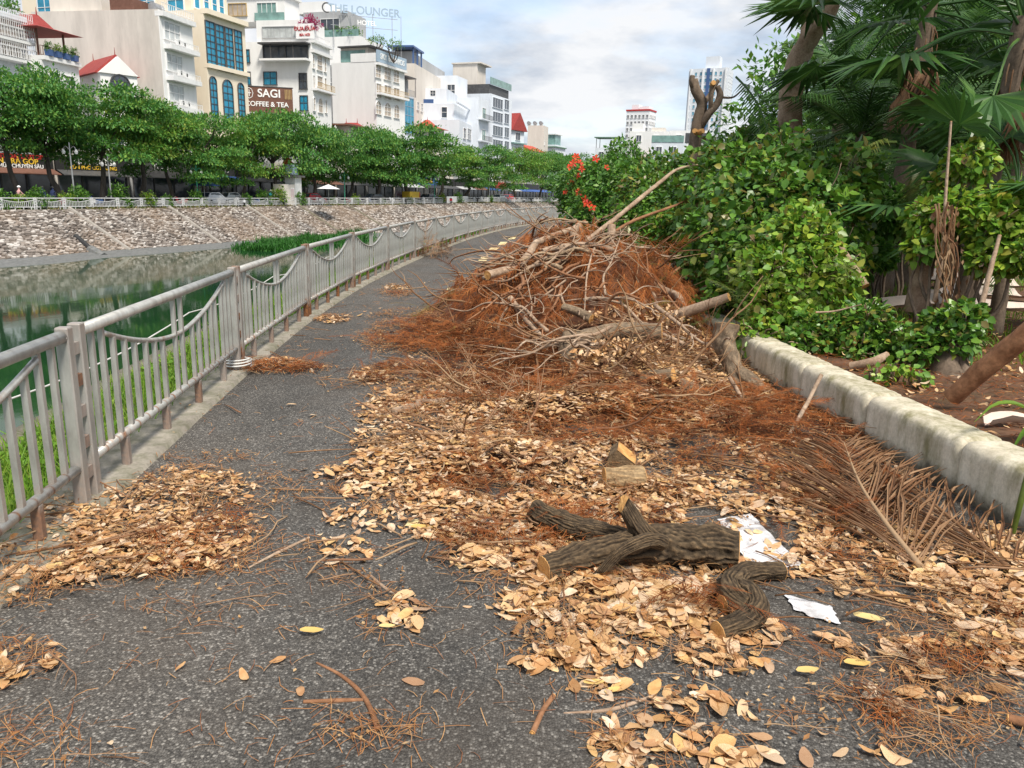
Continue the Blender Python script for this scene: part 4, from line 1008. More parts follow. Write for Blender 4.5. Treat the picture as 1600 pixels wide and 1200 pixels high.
def pile_limbs():
    r = random.Random(19); hs = lambda p: float(pile_h(np.array(p.x), np.array(p.y)))
    k = 0
    while k < 66:
        a = Vector((r.gauss(.6, .6), r.gauss(9.6, 1.3), 0)) if k < 54 else Vector((r.uniform(.2, 1.9), r.uniform(6.6, 8.6), 0)); ang = r.choice((r.gauss(2.6, .5), r.gauss(-1.6, .7), r.gauss(.3, .6))); L = r.uniform(.7, 1.7)
        b = a + Vector((math.cos(ang), math.sin(ang), 0)) * L; rr = r.uniform(.009, .028); pts = []
        if (hs(b) < .12 or hs(a) < .15) and k < 54: continue
        if k >= 54 and (b.x > 2.0 or b.x < -.3 or b.y < 5.6): continue
        k += 1
        side = Vector((-math.sin(ang), math.cos(ang), 0)); c1_, c2_ = r.uniform(-.18, .18), r.uniform(-.25, .25)
        lift = r.uniform(.04, .16); tipup = r.uniform(-.05, .35)
        for q in range(7):
            t = q / 6; p = a.lerp(b, t) + side * (c1_ * math.sin(3.1 * t) + c2_ * math.sin(6.5 * t) * .4) * L * .5
            p.z = max(hs(p) + lift + tipup * t * t, .03) + r.uniform(-.025, .025); pts.append(p)
        mb = MB(); add_tube(mb, pts, [rr * (1 - .7 * q / 6) for q in range(7)], 8, 24, rough=.10)
        for q in (2, 3, 4, 5):
            if r.random() < .75:
                d2 = ((pts[q] - pts[q - 1]).normalized() + side * r.choice((-1, 1)) * r.uniform(.4, 1.1) + Vector((0, 0, r.uniform(-.1, .5)))).normalized(); l2 = r.uniform(.18, .6)
                add_tube(mb, wob(pts[q], pts[q] + d2 * l2, 4, .12, r), [rr * .5, rr * .4, rr * .3, rr * .1], 6, 9)
        o = mb.build('dry_branch', M[r.choice(('tan_bark', 'tan_bark', 'brown_pole', 'grey_bark'))], smooth=True)
        tag(o, 'crooked bare branch on the ' + pile_side((a.x + b.x) / 2, (a.y + b.y) / 2), 'branch', 'bare branches across the brush pile')
pile_limbs()

# where litter lies thick: ellipses over the photo's ground (looked up by projecting ground points)
LEAF = [(1105, 560, 60, 36, .7), (1000, 500, 80, 18, .4), (190, 840, 175, 62, 1.0), (60, 892, 95, 40, 1.0), (305, 775, 85, 36, .9), (300, 822, 95, 48, .8), (40, 930, 55, 22, .6), (45, 1035, 50, 28, .35), (10, 1055, 24, 20, .5),
        (750, 655, 160, 62, .95), (670, 690, 75, 42, .85), (640, 655, 55, 18, .9), (800, 715, 170, 70, 1.0), (735, 765, 110, 48, .9), (1000, 735, 230, 55, .95), (900, 795, 180, 55, .75), (770, 850, 80, 44, .9),
        (960, 885, 170, 50, .9), (905, 955, 115, 50, 1.0), (1000, 955, 110, 55, .95), (880, 1015, 90, 36, .95), (820, 1045, 40, 14, .7), (970, 1030, 50, 18, .4), (1190, 760, 190, 52, .8), (1300, 850, 180, 50, .6), (1450, 920, 180, 62, .75),
        (1550, 1000, 110, 60, .8), (1150, 1010, 90, 40, .36), (1100, 1000, 50, 50, .6), (935, 1080, 34, 20, .55), (1015, 1175, 80, 36, .34), (1130, 1185, 60, 30, .15), (650, 590, 80, 18, .6), (730, 560, 90, 22, .5), (635, 965, 34, 26, .35), (545, 868, 42, 22, .4),
        (575, 815, 60, 22, .55), (555, 745, 52, 14, .6), (640, 780, 70, 30, .6), (1330, 1000, 70, 40, .25), (1460, 1075, 100, 40, .22), (1380, 940, 120, 40, .7), (1560, 930, 70, 60, .75), (1220, 1180, 90, 30, .10), (1480, 1000, 120, 40, .7), (620, 720, 60, 40, .55), (590, 690, 40, 20, .45), (700, 820, 80, 30, .7), (600, 770, 60, 24, .45), (1330, 1175, 80, 26, .12), (1000, 575, 95, 40, .9), (1150, 605, 50, 34, .8), (430, 573, 55, 8, .4), (520, 500, 26, 6, .3), (620, 450, 20, 5, .3), (1060, 1100, 50, 40, .16),
        (1020, 650, 160, 40, .6), (700, 615, 70, 20, .7), (1240, 900, 60, 26, .2), (1190, 690, 120, 26, .25), (860, 690, 60, 30, .8), (1150, 1090, 60, 40, .12), (1540, 870, 60, 40, .6)]
NEED = [(700, 640, 110, 40, .5), (850, 720, 140, 40, .6), (950, 820, 140, 30, .5), (1000, 760, 120, 30, .6), (640, 640, 60, 20, .5), (1250, 720, 130, 50, .6), (1330, 880, 110, 50, .5), (1180, 640, 120, 30, .9), (880, 640, 140, 30, .8), (700, 700, 90, 40, .35), (690, 535, 115, 26, 1.0), (635, 590, 80, 20, .8), (780, 570, 120, 60, .9), (755, 762, 105, 38, .9), (960, 655, 190, 45, 1.0), (1235, 672, 140, 34, 1.0), (1080, 700, 150, 40, .8), (830, 830, 120, 34, .75), (740, 840, 60, 26, .9), (310, 845, 120, 55, .5), (420, 577, 85, 9, .9), (330, 718, 75, 8, .45), (430, 770, 60, 40, .25),
        (560, 885, 70, 34, .4), (580, 1150, 80, 30, .26), (70, 1160, 90, 42, .12), (1300, 1120, 150, 46, .5), (1150, 1020, 75, 50, .55), (1128, 955, 46, 34, .8), (1500, 990, 140, 80, .6), (880, 900, 180, 50, .5), (1280, 790, 140, 60, .7), (640, 505, 60, 20, .4), (620, 455, 25, 10, .4), (680, 400, 40, 16, .5), (600, 960, 60, 46, .3), (1100, 1100, 60, 60, .4),
        (470, 880, 80, 40, .25), (330, 950, 120, 40, .08), (930, 1080, 60, 30, .3), (1000, 1150, 90, 50, .35), (250, 880, 160, 30, .45), (1450, 1110, 140, 70, .35), (540, 600, 50, 10, .15), (560, 780, 80, 30, .3)]
def dens(E_, px, py):
    D = np.zeros(len(px))
    for cx, cy, rx, ry, w in E_:
        d2 = ((px - cx) / rx) ** 2 + ((py - cy) / ry) ** 2
        D = np.maximum(D, w * np.clip(1.55 - d2, 0, 1))
    return D
def sample(E_, n, seed, base=0.0, clump=2.5, lo=.25, cs=3.0):
    r = np.random.default_rng(seed)
    X = r.uniform(-2.7, 3.2, n); Y = 1.75 + 12.5 * r.random(n) ** 1.25
    wgt = 1.0 / np.maximum((Y - 1.74) / 12.5, 0.02) ** (1 - 1 / 1.25)
    px, py = project(np.stack([X, Y, pile_h(X, Y)], 1))
    ok = (X > fx(Y) - .15) & (X < fx(Y) + 4.75)
    D = dens(E_, px, py)
    for cx, cy, rx, ry in ((1192, 852, 66, 50), (1272, 962, 62, 32), (1100, 812, 34, 18)) + (((950, 668, 100, 26), (760, 768, 66, 20), (1240, 674, 120, 22), (730, 555, 90, 34), (690, 536, 80, 18), (1128, 960, 30, 22)) if E_ is LEAF else ()): D *= np.clip((((px - cx) / rx) ** 2 + ((py - cy) / ry) ** 2) ** 2, .04, 1)
    nz = vnoise(X * cs + 7, Y * cs + 3, seed) * .6 + vnoise(X * cs * 3, Y * cs * 3, seed + 1) * .4
    D = D * np.clip((nz - lo) * clump, 0, 1) + base * np.clip((nz - .35) * 2, 0, 1)
    keep = ok & (r.random(n) < D)
    return X[keep], Y[keep], D[keep]
def leaf_shape(seed, nx=6):
    r = random.Random(seed); w = r.uniform(.24, .33); curl = r.uniform(-.9, 1.1); cup = r.uniform(-.6, .9); v = []
    for i in range(nx):
        t = i / (nx - 1); hw = w * (math.sin(PI * min(1, t * .92 + .05)) ** .68) * (1 - .2 * t) * r.uniform(.93, 1.05) + .004
        zc = curl * .28 * (t - .5) ** 2 + .03 * math.sin(6 * t + seed)
        for s in (-1, 0, 1): v.append((t - .5, s * hw + .03 * math.sin(4 * t + seed), zc + abs(s) * cup * hw * .8 + r.uniform(-.02, .02)))
    f = []
    for i in range(nx - 1):
        for j in range(2): f.append((i * 3 + j, i * 3 + j + 1, i * 3 + j + 4, i * 3 + j + 3))
    return np.array(v), np.array(f)
LS = [leaf_shape(k) for k in range(10)]
LEAFME = []
for k in range(10):
    LEAFME.append(MB().add(LS[k][0], [tuple(q) for q in LS[k][1]]).mesh('dry_leaf', M['dry_leaf'], True))
def region(px, py):
    if px < 460: return 'in the flat leaf heap at the fence foot' if py < 1000 else 'at the lower left corner of the path'
    if px < 700: return 'on the open asphalt in the middle of the path'
    if py > 1095: return 'near the bottom edge of the picture'
    if px > 1300: return 'below the dead palm frond at the right'
    if px > 1090 and py > 820: return 'around the bent log and white stripe'
    if py > 880: return 'in front of the forked log'
    return 'behind the forked log'
def leaf_litter():
    X, Y, D = sample(LEAF, 150000, 31, 0.003, 2.3, .25)
    n = len(X); r = np.random.default_rng(5)
    H = pile_h(X, Y)
    Z = 0.024 + H * .92 + r.random(n) ** 1.5 * .055 * D + np.where(H > .2, r.random(n) * .10, 0)
    tilt = np.where(H > .2, .6, .20)
    Ms = rot_mats(r.uniform(0, 6.28, n), r.normal(0, 1, n) * tilt, r.normal(0, 1, n) * tilt)
    sc = np.clip(r.normal(.053, .016, n), .02, .1) * (1 + .22 * (Y < 3.2))
    px, py = project(np.stack([X, Y, Z], 1)); lp = (px < 460) & (py > 650); sc = np.where(lp, sc * .74, sc); Z = np.where(lp, .03 + (Z - .03) * .6, Z)
    pos = np.stack([X, Y, Z], 1)
    size = sc / Y
    vis = (px > 5) & (px < 1595) & (py < 1190)
    order = np.argsort(-(size + .012 * (Z > .05)) * vis)
    ind = order[:300]; rest = np.ones(n, bool); rest[ind] = False
    mb = MB()
    for q in range(10):
        m_ = rest & (np.arange(n) % 10 == q); scatter(mb, *LS[q], pos[m_], Ms[m_], sc[m_])
    tag(mb.build('leaf_litter', M['dry_leaf'], smooth=True), 'thick litter of fallen tan leaves on the path', 'leaf litter', kind='stuff')
    X2, Y2, D2 = sample(LEAF + [(a, b, c, d, w * .8) for a, b, c, d, w in NEED], 120000, 33, 0.012, 2.4, .2)
    k2 = len(X2); mb = MB(); pos2 = np.stack([X2, Y2, .022 + pile_h(X2, Y2) + r.random(k2) ** 2 * .03], 1)
    scatter(mb, [(-.5, -.2, 0), (.1, -.36, .05), (.5, .1, 0), (-.1, .38, .08)], [(0, 1, 2, 3)], pos2, rot_mats(r.uniform(0, 6.28, k2), r.normal(0, .3, k2), r.normal(0, .3, k2)), np.stack([r.uniform(.010, .034, k2), r.uniform(.006, .022, k2), r.uniform(.01, .03, k2)], 1))
    tag(mb.build('leaf_crumbs', M['crumb']), 'crumbled brown leaf and bark bits between the fallen leaves', 'litter', kind='stuff')
    for c, i in enumerate(ind):
        o = link('dry_leaf', LEAFME[int(i) % 10])
        o.matrix_world = Matrix.Translation(pos[i]) @ Matrix(Ms[i].tolist()).to_4x4() @ Matrix.Scale(sc[i], 4)
        tag(o, 'curled tan fallen leaf lying ' + region(*[float(q[0]) for q in project(pos[i:i + 1])]), 'leaf', 'dry leaves lying in the foreground')
    print('leaves', n)
leaf_litter()
for (px, py, s, rz, lab) in [(487, 985, .085, .15, 'single pale yellow leaf alone on the bare asphalt left of centre'), (1340, 1036, .095, .1, 'bright yellow oval leaf on the asphalt below the second white stripe'),
                            (1262, 1047, .085, .3, 'mottled yellow leaf just left of the bright yellow oval leaf'), (1358, 965, .115, -.15, 'big orange rectangular leaf right of the second white stripe'), (660, 824, .11, 0.1, 'broad yellow leaf at the left edge of the leaf field'),
                            (605, 978, .06, .2, 'small yellow leaf by the pale forked twig'), (928, 1066, .07, .2, 'pale round leaf in the small cluster below the leaf field'), (957, 1078, .06, .6, 'yellow round leaf in the small cluster below the leaf field')]:
    o = link('yellow_leaf', MB().add(LS[1][0] * np.array([1, 1, .5]), [tuple(q) for q in LS[1][1]]).mesh('yellow_leaf', M['yellow_leaf'], True), None, G(px, py, .035), rz)
    o.scale = (s, s * .95, s); tag(o, lab, 'leaf')

def needle_litter():
    r = np.random.default_rng(6)
    bv = np.array([(-.5, -.5, 0), (-.5, .5, 0), (-.17, -.5, .6), (-.17, .5, .6), (.17, -.5, .6), (.17, .5, .6), (.5, 0, 0)]); bf4 = [(0, 2, 3, 1), (2, 4, 5, 3)]
    bv[:, 2] *= .12; bv[2:6, 1] += 0
    X, Y, D = sample(NEED + [(a, b, c * 1.1, d * 1.1, .34) for a, b, c, d, w in LEAF], 340000, 51, 0.03, 2.2, .2, 2.2)
    n = len(X); H = pile_h(X, Y)
    Z = .021 + H * .94 + np.where(r.random(n) < .5, .012 * r.random(n), .02 + .055 * r.random(n)) * np.clip(dens(LEAF, *project(np.stack([X, Y, H], 1))) * .8 + D * .5, 0, 1)
    L = r.uniform(.03, .13, n); yaw = r.uniform(0, 6.28, n) + 0 * X
    Ms = rot_mats(yaw, r.normal(0, .14, n), r.normal(0, .3, n)); pos = np.stack([X, Y, Z], 1)
    red = (D > .42) & (r.random(n) < .9)
    for m_, nm, mt, lab in ((red, 'needle_litter', 'needle', 'mat of rust red needles on the path'), (~red, 'straw_litter', 'straw', 'scattered fine brown straw and stalks on the asphalt')):
        mb = MB(); scn = np.stack([L[m_], np.where(mt == 'needle', .0025, .0022) * np.ones(m_.sum()) * (0.8 + .12 * Y[m_]), L[m_]], 1)
        c = r.normal(0, .35, m_.sum())
        sh = bv.copy()
        Vs = sh[None] * scn[:, None, :]
        Vs[:, 2:6, 1] += (c * L[m_] * .25)[:, None]
        V = np.einsum('kij,kvj->kvi', Ms[m_], Vs) + pos[m_][:, None, :]
        off = (np.arange(m_.sum()) * 7)[:, None, None]
        mb.add(V.reshape(-1, 3), (np.array(bf4)[None] + off).reshape(-1, 4)); mb.f.append((np.array([(4, 6, 5)])[None] + off).reshape(-1, 3)); mb.m.append(np.zeros(m_.sum(), int))
        tag(mb.build(nm, M[mt]), lab, 'litter', kind='stuff')
    print('needles', n)
    # flat sprays lying on the path
    X, Y, D = sample([(a, b, c, d, w) for a, b, c, d, w in NEED if w >= .7], 9000, 61, 0, 2.2, .2)
    n = len(X); H = pile_h(X, Y); mb = MB()
    Ms = rot_mats(r.uniform(0, 6.28, n), r.normal(-.12, .15, n), r.normal(0, .4, n)); pos = np.stack([X, Y, .03 + H + r.random(n) * .10], 1); sc = r.uniform(.14, .36, n)
    for q in range(6):
        m_ = np.arange(n) % 6 == q; scatter(mb, SPR[q][0] * np.array([1, 1, .25]), SPR[q][1], pos[m_], Ms[m_], sc[m_])
    tag(mb.build('fallen_sprays', M['needle']), 'rust red needle sprays lying flat on the path', 'litter', kind='stuff')
    print('sprays', n)
needle_litter()
def path_twigs():
    r = np.random.default_rng(9)
    X, Y, D = sample([(a, b, c * 1.05, d * 1.05, w) for a, b, c, d, w in LEAF + NEED if b > 560] + [(1420, 1000, 220, 160, .9), (850, 650, 160, 60, 1.0)], 5200, 71, .06, 2.4, .2)
    n = len(X); size = 1 / Y; order = np.argsort(-size + r.random(n) * .12)
    mb = MB()
    tv = np.array([(-.5, 0, 0), (-.2, .03, .02), (.15, -.03, .02), (.5, .02, 0)])
    for k, i in enumerate(order):
        L = r.uniform(.10, .42); 
        if X[i] > 1.5 and Y[i] < 4.4: L *= 1.25
        H = float(pile_h(X[i], Y[i])); z = .03 + H + r.random() * .05 * D[i]; yaw = r.uniform(0, 6.28)
        if X[i] > 1.0: yaw = r.normal(-.45, .5)
        if k < 150:
            o = link('twig', TWM[k % 8], None, (X[i], Y[i], z)); s = L * .9
            o.scale = (s, s * .8, s * .35); o.rotation_euler = (0, r.normal(0, .05), yaw)
            tag(o, 'thin brown twig lying flat ' + region(*[float(q[0]) for q in project(np.array([[X[i], Y[i], z]]))]), 'twig', 'twigs scattered over the foreground litter')
        else:
            c, s_ = math.cos(yaw), math.sin(yaw); w = r.uniform(.0025, .006)
            q = tv * L; q[:, 1] *= r.uniform(-1.6, 1.6); q = np.stack([q[:, 0] * c - q[:, 1] * s_ + X[i], q[:, 0] * s_ + q[:, 1] * c + Y[i], q[:, 2] * .5 + z + np.linspace(0, r.normal(0, .03), 4)], 1)
            add_tube(mb, q, [w, w, w * .9, w * .5], 5, 5)
    tag(mb.build('twig_litter', M['twig'], smooth=True), 'many thin broken twigs lying in the leaf litter', 'litter', kind='stuff')
path_twigs()

# dead palm frond on the ground by the wall
def ground_frond(name, label, pts, L0, n, hangz, part_mat='dead_frond'):
    q, _ = catmull(pts, [0] * len(pts), n + 1)
    mb = MB(); add_tube(mb, pts, list(np.linspace(.016, .004, len(pts))), 8, 30)
    root = mb.build(name, M['twig'], smooth=True); tag(root, label, 'palm frond')
    r = random.Random(4)
    for k in range(n):
        for side in (-1, 1):
            t = k / n; p = Vector(q[k]); d = Vector(q[k + 1]) - Vector(q[k]); d.normalize(); nrm = Vector((d.y, -d.x, 0)).normalized() * side
            l = L0 * (0.55 + .75 * math.sin(PI * min(1, .18 + .72 * t))) * r.uniform(.8, 1.1) * (1 - .5 * t * t)
            ang = r.uniform(.32, .74); v0 = d * math.cos(ang) + nrm * math.sin(ang)
            a = p; b = p + v0 * l * .55 + Vector((0, 0, r.uniform(.004, .03))); c = p + v0 * l + Vector((r.uniform(-.05, .05), r.uniform(-.05, .05), r.uniform(-.03, .05)))
            b.z = max(b.z, .06); c.z = max(c.z, .045)
            w = r.uniform(.004, .009); s = Vector((-v0.y, v0.x, 0)) * w
            up = Vector((0, 0, .005))
            m2 = MB(); m2.add([a - s * .5, a + s * .5, b - s + up, b + up * -1, b + s + up, c], [(0, 1, 3, 2), (1, 4, 3), (2, 3, 5), (3, 4, 5)])
            m2.build('leaflet', M[part_mat], root)
ground_frond('dead_palm_frond', 'dry brown feather palm frond lying on the path along the garden wall', [G(1440, 888, .05), G(1380, 812, .085), G(1342, 752, .095), G(1318, 690, .085)], .72, 62, .1)
ground_frond('dead_palm_frond', 'second dry palm frond half under the first nearer the wall', [G(1590, 900, .03), G(1520, 840, .05), G(1450, 780, .06), G(1400, 735, .05)], .5, 38, .1)
# little heap of dry brush against the fence further along
def fence_brush():
    mb = MB(); r = np.random.default_rng(14); c = G(674, 400, .0)
    n = 160; pos = np.stack([c.x + r.normal(-.1, .35, n), c.y + r.normal(0, .5, n), np.abs(r.normal(.08, .12, n))], 1)
    for q in range(6):
        m_ = np.arange(n) % 6 == q; scatter(mb, *SPR[q], pos[m_], rot_mats(r.uniform(0, 6.28, m_.sum()), r.normal(-.3, .5, m_.sum()), r.normal(0, .4, m_.sum())), r.uniform(.25, .6, m_.sum()))
    tag(mb.build('brush_heap', M['twig']), 'small heap of dry brown brush lying against the fence foot further along the path', 'brush')
fence_brush()

# ------------------------------------------------------------------ shrubs
HEART = np.array([(0, 0, 0), (.30, .36, .05), (.30, -.36, .05), (.68, .27, -.02), (.68, -.27, -.02), (1.0, 0, -.12), (.35, 0, -.03), (.7, 0, -.07)])
HEARTF = np.array([(0, 6, 1), (0, 2, 6), (6, 7, 1), (1, 7, 3), (6, 2, 7), (2, 4, 7), (3, 7, 5), (7, 4, 5)])
SMALL = np.array([(0, 0, 0), (.45, .26, .04), (1, 0, -.05), (.45, -.26, .04)]); SMALLF = np.array([(0, 3, 1), (1, 3, 2)])
heart_me = {k: MB().add(HEART, [tuple(q) for q in HEARTF]).mesh('leaf', M[k], True) for k in ('shrub_leaf', 'shrub_leaf_light', 'hedge_leaf')}
def blob_leaves(blobs, n, r, inner=.3):
    """points and directions over a union of ellipsoid lobes, mostly near their skin"""
    vol = np.array([b[3] ** 2 for b in blobs]); pick = r.choice(len(blobs), n, p=vol / vol.sum())
    C_ = np.array([b[:3] for b in blobs])[pick]; Rr = np.array([b[3] for b in blobs])[pick]
    d = r.normal(0, 1, (n, 3)); d /= np.linalg.norm(d, axis=1)[:, None]
    rad = np.where(r.random(n) < inner, r.uniform(.35, .85, n), r.normal(.95, .09, n))
    lump = 0.70 + .52 * vnoise(d[:, 0] * 2.3 + C_[:, 0] * 3 + 9, d[:, 2] * 2.3 + d[:, 1] * 2 + C_[:, 2] * 3 + 9, 4)
    pos = C_ + d * (Rr * rad * lump)[:, None] * np.array([1, 1, .9])
    # drop points deep inside another lobe
    keep = np.ones(n, bool)
    for b in blobs:
        keep &= (np.linalg.norm(pos - np.array(b[:3]), axis=1) > b[3] * .55) | (r.random(n) < .25)
    keep &= pos[:, 2] > .12
    return pos[keep], d[keep]
def shrub(name, label, cat, pb, n, leaf, m, ls, single=0, stems=8, group=None, base=None, seed=1, shape=None, ground=.18):
    r = np.random.default_rng(seed)
    blobs = []
    for px, py, pr, Y in pb:
        c = P(px, py, Y); blobs.append((c.x, c.y, c.z, pr * Y / F))
    bx = np.mean([b[0] for b in blobs]); by = np.mean([b[1] for b in blobs])
    base = base or Vector((bx, by + .1, ground))
    mb = MB()
    for k in range(stems):
        b = blobs[k % len(blobs)]
        st = Vector((base.x + r.uniform(-.25, .25) * 2 * min(1, b[3] * 1.5), base.y + r.uniform(-.2, .3), ground - .06)); st = st.lerp(Vector((b[0], b[1], ground - .06)), .5)
        e = Vector((b[0] + r.normal(0, .25) * b[3], b[1] + r.normal(0, .25) * b[3], b[2] + .4 * b[3]))
        add_tube(mb, wob(st, e, 5, .06, random), [.024, .02, .016, .012, .006], 6, 12)
    root = mb.build(name, M['tree_bark'], smooth=True)
    pos, d = blob_leaves(blobs, n, r)
    k = len(pos)
    xd = d * .7 + r.normal(0, .55, (k, 3)) + np.array([0, 0, -.35]); nr = d * .55 + np.array([0, -.10, .85]) + r.normal(0, .6, (k, 3))
    Ms = frame_mats(xd, nr); sc = ls * r.uniform(.45, 1.35, k)
    bv, bf = (HEART, HEARTF) if leaf == 'heart' else (SMALL, SMALLF)
    rest = np.ones(k, bool)
    if single:
        score = sc / np.linalg.norm(pos - np.array([0, 0, CAMH]), axis=1) * np.where((d * (np.array([0, 0, CAMH]) - pos)).sum(1) > 0, 1, .3)
        idx = np.argsort(-score)[:single]; rest[idx] = False
        for i in idx:
            o = link('leaf', heart_me[m], root); o.matrix_world = Matrix.Translation(pos[i]) @ Matrix(Ms[i].tolist()).to_4x4() @ Matrix.Scale(sc[i], 4)
    mb = MB(); scatter(mb, bv, bf, pos[rest], Ms[rest], sc[rest])
    if leaf == 'heart' and n > 3000:      # finer leaves of other shoots mixed in, and thin bare shoots reaching out of the mass
        p2, d2 = blob_leaves(blobs, n // 4, r); k2 = len(p2)
        scatter(mb, SMALL, SMALLF, p2, frame_mats(d2 * .8 + r.normal(0, .6, (k2, 3)), d2 * .4 + np.array([0, 0, .8]) + r.normal(0, .6, (k2, 3))), ls * r.uniform(.3, .75, k2))
        sm = MB()
        for q in range(22):
            b = blobs[int(r.integers(len(blobs)))]; c0 = np.array(b[:3]); dd = r.normal(0, 1, 3); dd[1] = -abs(dd[1]) - .4; dd[2] = abs(dd[2]) * .8; dd /= np.linalg.norm(dd)
            add_tube(sm, wob(c0 + dd * b[3] * .3, c0 + dd * b[3] * r.uniform(.95, 1.3), 4, .08, random), [.010, .008, .006, .003], 5, 8)
        sm.build('shoot', M['tan_bark'], root, smooth=True)
    tag(mb.build('foliage', M[m], root, smooth=True), kind='stuff')
    tag(root, label, cat, group)
    return root
shrub('broadleaf_shrub', 'large dark green heart leaved shrub sprawling over the wall right of the brush pile', 'shrub',
      [(1140, 300, 80, 10.5), (1205, 285, 62, 10.2), (1285, 295, 62, 9.8), (1325, 262, 42, 9.8), (1185, 345, 95, 9.6), (1270, 350, 85, 9.2), (1130, 390, 75, 9.6), (1215, 425, 95, 8.8), (1150, 470, 55, 8.7), (1225, 235, 40, 10.5), (1300, 410, 60, 8.8), (1335, 310, 34, 9.6)],
      12000, 'heart', 'shrub_leaf', .105, 280, 14, seed=2)
shrub('broadleaf_shrub', 'lighter green shrub drooping over the wall behind the stump log', 'shrub',
      [(1250, 380, 65, 8.4), (1280, 440, 60, 8.0), (1210, 480, 50, 7.9), (1180, 530, 38, 7.5), (1240, 510, 45, 7.6), (1200, 430, 50, 8.1)], 4800, 'heart', 'shrub_leaf_light', .085, 240, 8, seed=3)
shrub('low_shrub', 'low bushy green plant growing behind the wall between stump log and cut trunk', 'shrub',
      [(1290, 525, 46, 7.2), (1350, 505, 42, 7.1), (1395, 530, 36, 6.9), (1340, 550, 34, 6.9), (1255, 540, 30, 7.1)], 4200, 'heart', 'shrub_leaf', .065, 240, 8, seed=4)
shrub('cut_shrub', 'green shrub with swollen cut trunk base in the garden near the fallen pole', 'shrub',
      [(1465, 515, 34, 6.6), (1505, 500, 34, 6.5), (1440, 545, 30, 6.5), (1500, 530, 30, 6.4)], 2200, 'heart', 'shrub_leaf', .07, 240, 8, seed=5, base=G(1482, 590, .2))
shrub('climbing_vine', 'light green leafy vine over bare stems at the right side of the garden', 'vine',
      [(1448, 340, 30, 7.8), (1490, 335, 38, 7.7), (1550, 350, 42, 7.4), (1600, 390, 42, 7.2), (1545, 400, 34, 7.3), (1515, 255, 34, 8.0), (1470, 290, 24, 8.2), (1570, 320, 34, 7.6), (1440, 385, 22, 7.7)], 4600, 'heart', 'shrub_leaf_light', .085, 260, 10, seed=6, base=G(1470, 560, .2))
shrub('hibiscus_bush', 'dense green bush dotted with orange red flowers behind the far end of the pile', 'shrub',
      [(905, 290, 32, 19), (940, 285, 45, 18.5), (975, 250, 30, 19), (965, 300, 45, 17.5), (930, 330, 40, 17.5), (990, 290, 40, 17.5), (900, 320, 25, 19)], 16000, 'small', 'hedge_leaf', .11, 0, 8, seed=7)
shrub('garden_hedge', 'glossy dark green hedge between the hibiscus bush and the pollarded tree', 'shrub',
      [(1010, 310, 50, 15), (1050, 330, 55, 14), (1000, 350, 45, 14), (1060, 280, 40, 15), (1040, 370, 45, 13), (1085, 350, 40, 12.5), (1020, 270, 28, 16)], 17000, 'small', 'shrub_leaf', .115, 0, 8, seed=8)
shrub('garden_hedge', 'bushy hedge of pale flowered green leaves behind the big shrub and pollarded tree', 'shrub',
      [(1120, 260, 40, 14), (1160, 250, 45, 14), (1110, 300, 40, 13), (1190, 230, 35, 14)], 8000, 'small', 'shrub_leaf', .13, 0, 6, seed=9)
for i, (px, py, pr, Y) in enumerate([(1390, 330, 40, 11), (1370, 395, 14, 10.5), (1440, 300, 36, 13), (1345, 385, 22, 11)]):
    shrub('undergrowth_plant', ['dark green plant in the shade under the palms, uppermost by the yellow frond', 'small grassy green plant on the shaded lawn beside the big shrub', 'dark leafy plant in the shade behind the climbing vine', 'dark green plant in the shade at the right flank of the big shrub'][i], 'plant', [(px, py, pr, Y), (px + pr * .8, py + 10, pr * .7, Y)], 2500, 'small', 'hedge_leaf', .13, 0, 4, seed=20 + i)
for i, (px, py) in enumerate([(1372, 588), (1432, 592), (1405, 575)]):
    shrub('seedling', ['pale green seedling behind the wall nearest the stump log', 'pale green seedling in front of the cut shrub trunk', 'small seedling between the two other pale ones'][i], 'plant', [(px, py - 8, 14, 5.9), (px + 12, py, 12, 5.9), (px - 12, py - 2, 10, 5.9)], 60, 'heart', 'shrub_leaf_light', .06, 0, 3, seed=30 + i, ground=.22)
# small ferny sprigs of half dry needles on the shrub by the wall
def sprigs():
    r = np.random.default_rng(44); mb = MB(); n = 150
    px = r.normal(1215, 60, n); py = r.normal(470, 50, n); pos = np.array([list(P(a, b, 7.5 + .3 * r.random())) for a, b in zip(px, py)])
    for q in range(6):
        m_ = np.arange(n) % 6 == q; scatter(mb, *SPR[q], pos[m_], rot_mats(r.uniform(0, 6.28, m_.sum()), r.normal(-.2, .4, m_.sum()), r.normal(0, .4, m_.sum())), r.uniform(.18, .35, m_.sum()))
    tag(mb.build('fern_sprigs', M['palm_leaf_y'], smooth=True), 'yellow green feathery sprigs caught on the shrub over the wall', 'foliage', kind='stuff')
sprigs()
